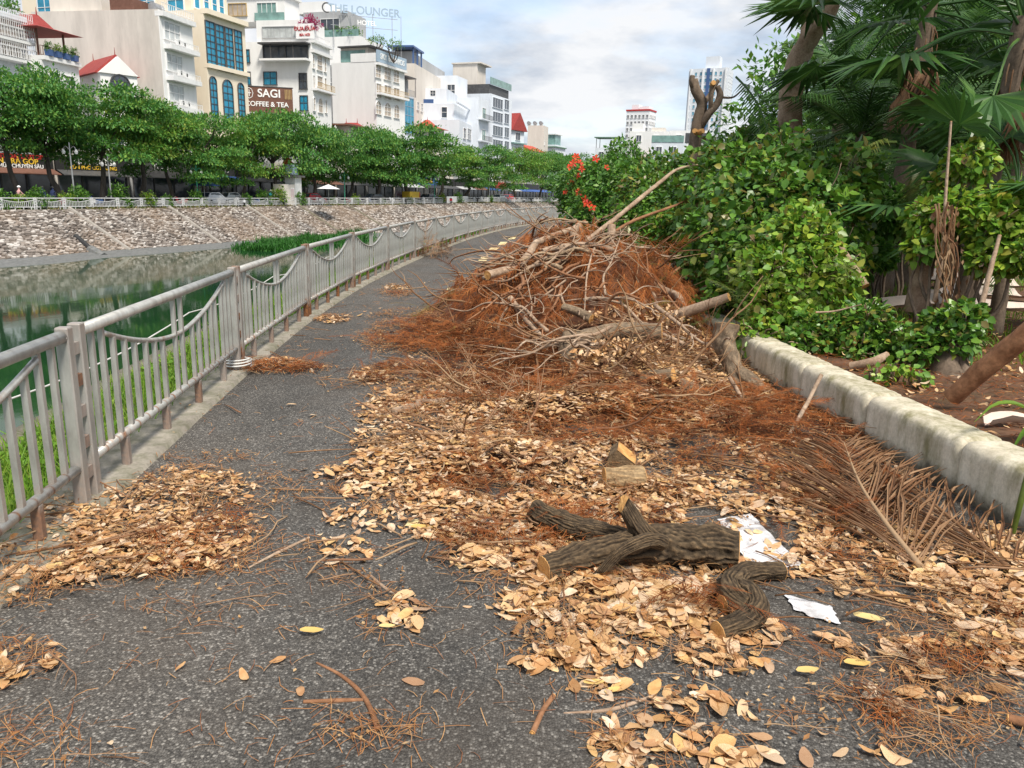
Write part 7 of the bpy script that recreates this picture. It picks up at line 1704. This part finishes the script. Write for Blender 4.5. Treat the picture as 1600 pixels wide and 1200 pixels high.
b = Bldg('tank_tower', 'plain beige block topped with water tanks at the far bend of the street', (850, 196), (857, 199), 5, 245, 'beige'); b.body(); [b.tank(1.2 + .1 * k, 1.2 + 1.9 * k, b.H) for k in range(3)]; b.win_local('front', 1.4, b.H - 5, .8, 1.2, 1, 1); b.win_local('front', 1.4, b.H - 10, .8, 1.2, 1, 1)
b = Bldg('red_roofed_house', 'low house with a long flat red roof below the tank tower', (832, 236), 9, 8, 228, 'white', direction=(.4, .9, 0)); b.body(); gable_roof(b, 'orangetile', .5, 1.9, along='x'); b.win_local('front', 4, b.H - 2, 2, 1.5)
b = Bldg('roof_room_house', 'white house with green roof sheet and small roof room at the far bend', (868, 226), 9, 6, 255, 'bluewhite', direction=(.4, .9, 0)); b.body(); b.box('roof_room', 2, 7, 1, 5, b.H, b.H + 3.2, 'glass_green'); b.box('roof_slab', 1.5, 7.5, .5, 5.5, b.H + 3.2, b.H + 3.5, 'trim'); b.box('green_roof', -.5, 9, -.5, 6.5, b.H - .8, b.H - .5, 'greenroof'); b.win_local('front', 4, b.H - 3, 2, 1.5)
# row of low shop fronts filling the street line under the trees
LINE = np.array([(-62, 66, 0), (-54, 76, 0), (-47.3, 87, 0), (-41.0, 94, 0), (-38.6, 103, 0), (-34.5, 114, 0), (-31.4, 124, 0), (-23.6, 140, 0), (-17.5, 155, 0), (-10, 176, 0), (-4, 195, 0), (6, 222, 0), (15, 246, 0)])
LQ, _ = catmull(LINE, np.zeros(len(LINE)), 400); LQ = LQ + np.array([1.6, -.5, 0]); LS_ = np.r_[0, np.cumsum(np.linalg.norm(np.diff(LQ, axis=0), axis=1))]
def line_at(s): return Vector([np.interp(s, LS_, LQ[:, k]) for k in range(3)])
SIGNS = [([('ĐIỆN THOẠI LAPTOP', 'red', .6, 4.4), ('BÁN TRẢ GÓP', 'signyellow', .72, 3.95), ('SỬA CHỮA CHUYÊN SÂU', 'signwhite', .5, 3.5)], 'black'), ([('MÔ HỒNG', 'signwhite', .85, 4.2), ('BÚN PHỞ CƠM RANG', 'signyellow', .5, 3.6)], 'black'), ([('Trà Sữa', 'signwhite', .9, 4.0)], 'darktrim'), ([('NHÀ THUỐC', 'signwhite', .8, 4.0)], 'darktrim'),
         (None, 'black'), (None, 'brownpanel'), ([('TUẤN HƯƠNG', 'signwhite', .8, 4.0)], 'black'), ([('XE MÁY', 'red', .8, 4.0)], 'darktrim'), ([('Áo Cưới', 'signwhite', .9, 4.0)], 'black'), (None, 'darktrim'), ([('Gội Đầu', 'signyellow', .9, 4.0)], 'canvas_blue'), ([('CAFE', 'signwhite', .9, 4.0)], 'black'), (None, 'black'), ([('Hoa Tươi', 'signwhite', .8, 4.0)], 'darktrim'), (None, 'black'), (None, 'red'), (None, 'darktrim'), (None, 'black')]
s_, k = 13.0, 0
while s_ < LS_[-1] - 9:
    a, b_ = line_at(s_), line_at(s_ + 7.9); u = b_ - a; px, py = project(np.array([[a.x, a.y, 4.9]])); near = 'under the trees along the far street, number %d' % (k + 1)
    rows, sm = SIGNS[k % len(SIGNS)] if k < len(SIGNS) else (None, ['black', 'darktrim', 'brownpanel'][k % 3])
    lab = ('low dark street shop with %s sign lettering under the street trees' % ' '.join('"%s"' % q[0].lower() for q in rows[:1])) if rows else 'low dark street shop without lettering under the street trees'
    q = Bldg('street_shop', lab, (float(px[0]), float(py[0])), 7.8, 4, a.y, ['greywall', 'bare', 'greywall', 'beige'][k % 4], direction=tuple(u), cat='shop', group=None if rows else 'shop fronts without lettering under the trees'); q.H = 5.5; q.body()
    q.shop(signm=sm, rows=rows); s_ += 8.0; k += 1
# right hand skyline: white block, apartment tower, low houses
def grid_building(name, label, px0, px1, ytop, Y, yaw, W, D, wall, nx, ny, nside, fh, ww, wh, gm='glass_dark', zb=0.0):
    p = P(px0, ytop, Y); H = p.z - zb; o = empty(name, (p.x, p.y, zb), yaw); tag(o, label, 'building')
    MB().box((W / 2, D / 2, H / 2), (W, D, H)).build('wall', M[wall], o)
    me, pn = win_mesh(ww, wh, 2, 1, False, 'trim'); pm = pn.mesh('pane', M[gm])
    for i in range(nx):
        for j in range(ny):
            w = link('window', me, o, (W * (i + .5) / nx, 0, H - fh * (j + .8))); link('pane', pm, w)
    for i in range(nside):
        for j in range(ny):
            w = link('window', me, o, (W, D * (i + .5) / nside, H - fh * (j + .8)), PI / 2); link('pane', pm, w)
    return o, H, W, D
o, H, W, D = grid_building('white_block', 'white multi storey block with red trimmed roof beyond the hedge', 979, 1038, 174, 330, -.5, 9.8, 8, 'farbldg', 6, 8, 5, 2.5, 1.0, 1.2)
MB().box((W / 2, D / 2, H + .35), (W + .4, D + .4, .6)).build('roof_trim', M['red'], o); MB().box((W * .3, D / 2, H + 1.6), (3, 4, 2.2)).build('roof_room', M['farbldg'], o); MB().box((W * .7, D / 2, H + 1.2), (4, 5, 1.4)).build('roof_room', M['farbldg'], o)
o, H, W, D = grid_building('apartment_tower', 'tall pale blue grey apartment tower behind the pollarded tree', 1077, 1130, 108, 420, -.45, 20, 12, 'tower', 8, 16, 4, 3.15, 1.2, 1.7, 'glass_blue')
for x in (0.06, .37, .63, .94): MB().box((W * x, -.5, H / 2), (.7, .9, H)).build('pilaster', M['farbldg'], o)
MB().box((W * .5, -.25, H / 2), (1.6, .4, H)).build('blue_band', M['carblue'], o); MB().box((W * .55, D / 2, H + 3), (7, 6, 6)).build('roof_room', M['tower'], o)
for k in range(5): MB().box((W * (.2 + .16 * k), -.35, H - 3.15 * (2 + 3 * k)), (1, .5, .3)).build('ledge', M['farbldg'], o)
for k, (px, py, Y, W, D, wall, lab) in enumerate([(984, 205, 190, 9, 7, 'white', 'white house with roof boxes below the white block'), (1018, 222, 165, 6.5, 6, 'bluewhite', 'pale house with a glass balustrade right of the house with roof boxes'), (1046, 204, 175, 8.5, 7, 'white', 'pinkish white house with a dark roof room left of the pollarded tree'), (930, 231, 200, 6.5, 5, 'bluewhite', 'small house with a roofed roof terrace above the red flowered bush'), (1050, 241, 130, 5.0, 5, 'white', 'low house with green awning behind the hedge')]):
    p = P(px, py, Y); q = Bldg('far_house', lab, (px, py), W, D, Y, wall, 0.0, 'house', direction=(.95, -.3, 0)); q.body()
    for x in (.25, .7):
        for z in (1.6, 4.6): q.win_local('front', W * x, q.H - z, 1.3, 1.5, 2, 1)
    if k == 0: q.box('roof_box', 0.5, 3, .5, 4, q.H, q.H + 1.8, 'white'); q.box('roof_box', 5, 8, 1, 4, q.H, q.H + .9, 'beige'); q.box('shop_awning', 3, 7, -1, 0, q.H - 6.3, q.H - 6.0, 'red')
    if k == 1: q.box('glass_balustrade', 0, W, -.1, 0, q.H, q.H + 1.3, 'glass_green')
    if k == 2: q.box('roof_room', 3.5, W, -.05, 5, q.H - 2.6, q.H - .5, 'darktrim')
    if k == 3: q.box('terrace_roof', -.3, W + .3, -.3, 5, q.H + 2.4, q.H + 2.6, 'greenroof'); mb = MB(); [mb.box((x, y, q.H + 1.2), (.12, .12, 2.4)) for x in (.2, W - .2) for y in (.2, 4.5)]; mb.build('terrace_post', M['darktrim'], q.root)
    if k == 4: q.box('green_awning', -.2, W + .2, -1, .0, q.H - .6, q.H, 'greenroof')

# ------------------------------------------------------------------ the far street: railing, vehicles, lamps, people
rail = empty('street_railing', TP[20]); tag(rail, 'white enamelled street railing of arched panels along the top of the far bank', 'fence'); RL = rail.location.copy()
seg = np.r_[0, np.cumsum(np.linalg.norm(np.diff(TP, axis=0), axis=1))]
def bank_s(s): return np.array([np.interp(s, seg, TP[:, k]) for k in range(3)])
s0 = np.interp(50, TP[:, 1], seg); RP = 2.75
mb = MB(); mb.box((RP / 2, 0, .90), (RP, .07, .07)); mb.box((RP / 2, 0, .20), (RP, .06, .06)); add_tube(mb, [(x, 0, .58 + .22 * (abs(x - RP / 2) / (RP / 2)) ** 1.8) for x in np.linspace(.1, RP - .1, 9)], [.025] * 9, 5, 12)
for k in range(17):
    x = .2 + (RP - .4) * k / 16; z1 = .88 if k in (0, 8, 16) else .58 + .22 * (abs(x - RP / 2) / (RP / 2)) ** 1.8
    mb.box((x, 0, (.2 + z1) / 2), (.03, .03, z1 - .2))
pan_me = mb.mesh('railing_panel', M['fence_white']); pst = MB(); [pst.box((x, 0, .47), (.07, .08, .95)) for x in (-.09, .09)]; [pst.box((0, 0, z), (.12, .06, .07)) for z in (.2, .4, .6, .8)]; pst_me = pst.mesh('railing_post', M['fence_white']); ft = MB(); [ft.box((x, 0, .1), (.05, .05, .2)) for x in (.45, 1.05, 1.7, 2.3)]; ft_me = ft.mesh('railing_foot', M['fence_white'])
for k in range(58):
    a, b_ = bank_s(s0 + k * RP), bank_s(s0 + (k + 1) * RP); d = b_ - a; rz = math.atan2(d[1], d[0]); off = Vector((-d[1], d[0], 0)).normalized() * .55
    for me in (pan_me, pst_me, ft_me): link(me.name.split('.')[0], me, rail, Vector(a) + off - RL, rz)
def street_pt(px, back): 
    Y, z0 = bank_depth(px); d0 = ray(px, 320); k = d0[0] / d0[1]; Y += back; return Vector((k * Y, Y, z0 + .025))
tang = lambda px: math.atan2(*(lambda i: (TP[i + 1] - TP[i])[[1, 0]])(int(np.argmin(np.abs(TP[:, 1] - bank_depth(px)[0])))))
mb = MB(); p0, p1 = street_pt(698, .3), street_pt(731, .3); mb.add([p0 + Vector((0, 0, .0)), p1 + Vector((0, 0, .0)), p1 + Vector((0, 0, 1.05)), p0 + Vector((0, 0, 1.05)), p0 + Vector((0.03, .05, .0)), p1 + Vector((.03, .05, .0)), p1 + Vector((.03, .05, 1.05)), p0 + Vector((.03, .05, 1.05))], [(0, 1, 2, 3), (7, 6, 5, 4), (0, 3, 7, 4), (1, 5, 6, 2), (3, 2, 6, 7)])
tag(mb.build('white_banner', M['canvas_white']), 'plain white banner tied along the street railing near the bend', 'banner')

def wheel_mesh(r, w):
    mb = MB(); k = 16; v = []
    for a in np.linspace(0, 2 * PI, k, endpoint=False):
        for rr, y in ((r, -w / 2), (r, w / 2), (r * .62, w / 2), (r * .62, -w / 2)): v.append((rr * math.cos(a), y, rr * math.sin(a)))
    mb.add(v, [(4 * i + j, 4 * i + (j + 1) % 4, 4 * ((i + 1) % k) + (j + 1) % 4, 4 * ((i + 1) % k) + j) for i in range(k) for j in range(4)]); t_ = mb.mesh('wheel', M['tyre'])
    mb = MB(); v = [(r * .62 * math.cos(a), y, r * .62 * math.sin(a)) for y in (-w * .4, w * .4) for a in np.linspace(0, 2 * PI, k, endpoint=False)]; mb.add(v, [tuple(range(k)), tuple(range(2 * k - 1, k - 1, -1))]); return t_, mb.mesh('rim', M['chrome'])
SW, SR = wheel_mesh(.26, .10)
def scooter(m, label, loc, rz):
    o = empty('scooter', loc, rz); tag(o, label, 'scooter', 'scooters parked along the far street')
    mb = MB(); mb.add([(x, s * w, z) for x, z, w in ((-.75, .62, .13), (-.75, .42, .15), (-.1, .30, .16), (.35, .28, .12), (.52, .55, .10), (.55, .95, .16), (.45, .92, .14), (.30, .42, .13), (-.05, .44, .17), (-.2, .70, .16), (-.75, .72, .12)) for s in (-1, 1)],
                      [(2 * i, 2 * i + 1, 2 * ((i + 1) % 11) + 1, 2 * ((i + 1) % 11)) for i in range(11)] + [tuple(range(20, -1, -2)), tuple(range(1, 22, 2))]); mb.build('body', M[m], o)
    MB().box((-.38, 0, .77), (.72, .26, .12), taper=.8).build('seat', M['black'], o)
    mb = MB(); add_tube(mb, [(.42, -.33, 1.04), (.50, 0, 1.0), (.42, .33, 1.04)], [.02] * 3, 6, 6); add_tube(mb, [(.5, 0, 1.0), (.66, 0, .30)], [.03, .03], 6, 3); mb.build('handlebar', M['black'], o)
    for sd in (-1, 1):
        mb = MB(); add_tube(mb, [(.45, .28 * sd, 1.05), (.42, .36 * sd, 1.22)], [.008, .008], 4, 2); mb.box((.42, .37 * sd, 1.26), (.02, .11, .08)); mb.build('mirror', M['black'], o)
    MB().box((.60, 0, .93), (.08, .16, .12), taper=.7).build('headlight', M['signwhite'], o)
    for x in (-.52, .66): w = link('wheel', SW, o, (x, 0, .26)); link('rim', SR, w)
    return o
SC = [scooter(m, 'black scooter' , (0, 0, -500), 0) for m in ('carblack', 'carwhite', 'carred', 'carblue')]
cols = ['black', 'white', 'red', 'blue']; used = set()
def put_scooter(k, px, back, lab):
    src = SC[k]; o = src if k not in used else copy_tree(src); used.add(k); o.location = street_pt(px, back); o.rotation_euler = (0, 0, tang(px) + 1.2 + random.uniform(-.5, .5)); tag(o, lab)
ref = [(38, 'at the left end behind the railing'), (72, 'by the black phone shop sign'), (86, 'right of the left sign shops'), (98, 'next to the first street tree trunk'), (138, 'loaded with helmets near the second bush'), (150, 'beside the loaded scooter'), (172, 'below the pagoda terrace house'), (200, 'under the gabled house'), (215, 'between bush and tree under the gabled house'), (246, 'before the concrete walled house'), (258, 'behind the bush before the concrete walled house'), (283, 'left of the parked white car'), (376, 'right of the parked white car'), (398, 'before the cream building'), (432, 'left of the kiosk'), (442, 'leaning at the kiosk'), (478, 'just right of the kiosk'), (498, 'left of the white parasol'), (530, 'right of the white parasol'), (545, 'by the green lamp post'), (562, 'before the stepped white block'), (578, 'before the billiards building'), (596, 'under the billiards building'), (612, 'right under the billiards sign'), (628, 'by the open crowned tree'), (664, 'right of the yellow stall'), (676, 'left of the white banner'), (700, 'behind the white banner'), (712, 'behind the middle of the white banner'), (724, 'behind the right end of the white banner'), (742, 'right of the white banner'), (756, 'near the far bush'), (800, 'near the far cars'), (815, 'at the far bend'), (826, 'last at the far bend')]
for i, (px, lab) in enumerate(ref): k = [0, 1, 0, 2, 1, 3, 0, 1][i % 8]; put_scooter(k, px, 1.5 + (i % 3) * .9, cols[k] + ' scooter parked ' + lab)
CW, CRm = wheel_mesh(.33, .22)
def car(m, label, loc, rz):
    o = empty('parked_car', loc, rz); tag(o, label, 'car', 'cars on the far street')
    pr = [(-2.1, .35), (-2.15, .75), (-1.95, .92), (1.05, .92), (2.0, .78), (2.15, .55), (2.12, .32)]
    mb = MB(); mb.add([(x, s * .85, z) for x, z in pr for s in (-1, 1)], [(2 * i, 2 * ((i + 1) % 7), 2 * ((i + 1) % 7) + 1, 2 * i + 1) for i in range(7)] + [tuple(range(0, 14, 2))[::-1], tuple(range(1, 14, 2))])
    cab = [(-1.7, .92, .82), (-1.15, 1.42, .66), (.35, 1.46, .66), (1.1, .92, .82)]
    mb.add([(x, s * w, z) for x, z, w in cab for s in (-1, 1)], [(0, 2, 3, 1), (2, 4, 5, 3), (4, 6, 7, 5), (0, 6, 4, 2), (1, 3, 5, 7)]); mb.build('body', M[m], o)
    for s in (-1, 1):
        MB().add([(-1.35, s * .79, .97), (-1.05, s * .695, 1.36), (.25, s * .69, 1.39), (.85, s * .80, .97)], [(0, 1, 2, 3) if s > 0 else (3, 2, 1, 0)]).build('side_window', M['glass_dark'], o)
        for x in (-1.35, 1.35): w = link('wheel', CW, o, (x, s * .78, .33)); link('rim', CRm, w)
        MB().box((2.06, s * .6, .68), (.16, .32, .13)).build('headlight', M['signwhite'], o)
    MB().add([(.45, -.6, 1.44), (.45, .6, 1.44), (1.08, .74, .96), (1.08, -.74, .96)], [(0, 3, 2, 1)]).build('windscreen', M['glass_dark'], o); MB().add([(-1.22, -.6, 1.40), (-1.22, .6, 1.40), (-1.68, .74, .96), (-1.68, -.74, .96)], [(0, 1, 2, 3)]).build('rear_window', M['glass_dark'], o); return o
for m, px, bk, lab in [('carwhite', 333, 4.5, 'white car parked on the far street before the cream building'), ('carwhite', 362, 7.5, 'second white car further back right of the first'), ('carblack', 588, 4, 'black car parked before the billiards building'), ('carred', 488, 6, 'red car behind the railing right of the kiosk'), ('carwhite', 780, 4, 'white car on the far street near the bend'), ('carred', 794, 4.5, 'red car beside the white one near the bend'), ('carblack', 672, 4.5, 'dark car left of the white banner')]:
    car(m, lab, street_pt(px, bk), tang(px))
def lamp(px, back, h, m, lab):
    o = empty('lamp_post', street_pt(px, back)); tag(o, lab, 'lamp post'); mb = MB(); add_tube(mb, [(0, 0, 0), (0, 0, .5), (0, 0, h)], [.11, .07, .055], 8, 8); mb.build('post', M[m], o)
    for s in (-1, 1):
        mb = MB(); add_tube(mb, [(0, 0, h - .6), (s * .35, 0, h - .3), (s * .55, 0, h - .55)], [.03, .03, .03], 6, 8); a = mb.build('arm', M[m], o); mb = MB(); add_tube(mb, [(s * .55, 0, h - .95), (s * .55, 0, h - .75), (s * .55, 0, h - .55)], [.10, .17, .05], 10, 6); mb.build('globe', M['canvas_white'], a)
for a in [(310, 1.5, 4.2, 'lampgreen', 'green lamp post left of the parked white car'), (539, 1.2, 4.3, 'lampgreen', 'green lamp post right of the white parasol'), (679, 1.2, 4.5, 'lampgreen', 'green lamp post just left of the white banner'), (764, 1.2, 4.5, 'chrome', 'grey lamp post right of the white banner'), (850, 2, 6.5, 'chrome', 'tall grey lamp post at the far bend'), (175, 1.5, 4.6, 'chrome', 'grey lamp post below the gabled house'), (118, 1.5, 5.5, 'chrome', 'grey pole beside the first street tree trunk')]: lamp(*a)
def parasol(px, py, Y, R_, m, lab):
    c = P(px, py, Y); gz = bank_depth(px)[1]; o = empty('parasol', (c.x, c.y, gz)); tag(o, lab, 'parasol'); h = c.z - gz; k = 8; v = [(0, 0, h)] + [(R_ * math.cos(a), R_ * math.sin(a), h - R_ * .38) for a in np.linspace(0, 2 * PI, k, endpoint=False)] + [(0, 0, h - .04)]
    MB().add(v, [(0, 1 + i, 1 + (i + 1) % k) for i in range(k)] + [(9, 1 + (i + 1) % k, 1 + i) for i in range(k)]).build('canopy', M[m], o); mb = MB(); add_tube(mb, [(0, 0, 0), (0, 0, h)], [.03, .03], 6, 2); mb.build('pole', M['chrome'], o); MB().box((0, 0, .06), (.6, .6, .12)).build('base', M['toe'], o)
parasol(513, 288, 96, 1.4, 'canvas_white', 'white parasol over the far pavement right of the kiosk'); parasol(318, 280, 86, 1.8, 'canvas_blue', 'blue parasol outside the shop below the concrete walled house')
# electric cabinet kiosk
k0 = street_pt(452, 3); o = empty('kiosk', k0, tang(452)); tag(o, 'grey white concrete kiosk with striped poster beside the far railing', 'kiosk'); MB().box((-.9, 0, 1.25), (2.4, 1.4, 2.5)).build('cabinet', M['beige'], o); MB().box((1.0, 0, 1.7), (1.3, 1.5, 3.4)).build('column', M['white'], o); MB().box((.8, 0, 3.5), (2.4, 2.2, .25)).build('roof_slab', M['toe'], o); MB().box((.7, 0, 4.3), (1.1, 1.1, 1.2)).build('transformer', M['signblue'], o)
pp = MB().add([(-.55, -.72, .6), (.2, -.72, .6), (.2, -.72, 2.1), (-.55, -.72, 2.1)], [(0, 1, 2, 3)]).build('poster', M['signwhite'], o); mb = MB(); [mb.box((-.45 + .22 * q, -.73, 1.35), (.08, .012, 1.3)) for q in range(3)]; mb.build('poster_stripe', M['pink'], pp)
# yellow stall by the banner, orange awning panel, hanging street signs
q0 = street_pt(642, 5); o = empty('market_stall', q0, tang(642)); tag(o, 'yellow covered street stall with red end left of the white banner', 'stall'); MB().box((0, 0, 1.3), (2.6, 1.4, 1.0)).build('cover', M['signyellow'], o); mb = MB(); [mb.box((x, y, .4), (.06, .06, .8)) for x in (-1.2, 1.2) for y in (-.6, .6)]; mb.build('frame', M['darktrim'], o); MB().box((1.6, 0, 1.3), (.5, 1.0, .9)).build('end_panel', M['red'], o)
c_ = P(441, 255, 108); o = MB().add([(0, 0, 0), (1.5, .2, -2.4), (3.2, .2, -2.4), (.6, 0, 1.2), (0, .1, 0), (1.5, .3, -2.4), (3.2, .3, -2.4), (.6, .1, 1.2)], [(0, 1, 2, 3), (7, 6, 5, 4), (0, 3, 7, 4), (1, 5, 6, 2), (3, 2, 6, 7)]).build('shop_awning', M['orange'], None, False, c_); tag(o, 'orange slanting shop awning glimpsed below the coffee sign tree', 'awning')
def rider(px, back, top, bottom, helm, lab, stand=False):
    p = street_pt(px, back); me = bpy.data.meshes.new('person')
    V = [(0, 0, .85), (0, 0, 1.15), (.05, 0, 1.38), (.07, 0, 1.5), (.09, 0, 1.66), (.05, .19, 1.36), (.22, .24, 1.14), (.45, .22, 1.05), (.05, -.19, 1.36), (.22, -.24, 1.14), (.45, -.22, 1.05), (.38, .15, .82), (.42, .16, .38), (.56, .17, .34), (.38, -.15, .82), (.42, -.16, .38), (.56, -.17, .34)]
    E_ = [(0, 1), (1, 2), (2, 3), (3, 4), (2, 5), (5, 6), (6, 7), (2, 8), (8, 9), (9, 10), (0, 11), (11, 12), (12, 13), (0, 14), (14, 15), (15, 16)]
    if stand: V[11:17] = [(0, .11, .48), (0, .12, .08), (.14, .12, .05), (0, -.11, .48), (0, -.12, .08), (.14, -.12, .05)]; V[6] = (.02, .25, 1.1); V[7] = (.08, .24, .85); V[9] = (.02, -.25, 1.1); V[10] = (.08, -.24, .85)
    me.from_pydata(V, E_, []); o = link('person', me, None, p, tang(px) + random.uniform(-.4, .4)); md = o.modifiers.new('skin', 'SKIN'); R_ = [.17, .16, .17, .055, .10, .06, .05, .035, .06, .05, .035, .085, .055, .045, .085, .055, .045]
    for sv, r in zip(me.skin_vertices[0].data, R_): sv.radius = (r, r)
    me.skin_vertices[0].data[0].use_root = True
    o.modifiers.new('sub', 'SUBSURF').levels = 1; me.materials.append(M[top]); tag(o, lab, 'person')
    mb = MB(); v = [(.09 + .14 * math.cos(a) * math.cos(e), .14 * math.sin(a) * math.cos(e), 1.69 + .13 * math.sin(e)) for e in (0, .5, 1.0) for a in np.linspace(0, 2 * PI, 10, endpoint=False)] + [(.09, 0, 1.83)]
    mb.add(v, [(10 * q + i, 10 * q + (i + 1) % 10, 10 * q + 10 + (i + 1) % 10, 10 * q + 10 + i) for q in range(2) for i in range(10)] + [(20 + i, 20 + (i + 1) % 10, 30) for i in range(10)]); mb.build('helmet' if helm != 'black' else 'hair', M[helm], o, True)
    return p
for px, top, helm, lab in [(31, 'pink', 'signwhite', 'rider in pale helmet and pink top on a scooter behind the railing at left'), (424, 'teal', 'signwhite', 'rider in a teal jacket passing left of the kiosk')]:
    rider(px, 2.6, top, 'navy', helm, lab); s = copy_tree(SC[0]); s.location = street_pt(px, 2.6); s.rotation_euler = (0, 0, tang(px)); tag(s, 'black scooter ridden by the ' + ('rider in the pink top' if top == 'pink' else 'rider in the teal jacket'))
rider(68, 4.2, 'navy', 'navy', 'black', 'person in dark clothes standing beside the left shops', True); rider(84, 4.4, 'navy', 'navy', 'black', 'person in navy standing right of the first one by the shops', True)
# drain outlet on the far bank
o = empty('drain_outlet', bank_pt(63.5, .62, .05)); tag(o, 'dark drain outlet with concrete chute on the stone bank at the left', 'drain'); d = bank_pt(63.5, .95) - bank_pt(63.5, .62); mb = MB(); add_tube(mb, [(0, 0, .1), tuple(d * .8 + Vector((0, 0, .1)))], [.22, .2], 8, 4); mb.build('channel', M['black'], o); mb = MB(); add_tube(mb, [tuple(d * .8), tuple(d * 1.5 + Vector((0, 0, .15)))], [.4, .5], 8, 3); mb.build('apron', M['toe'], o)
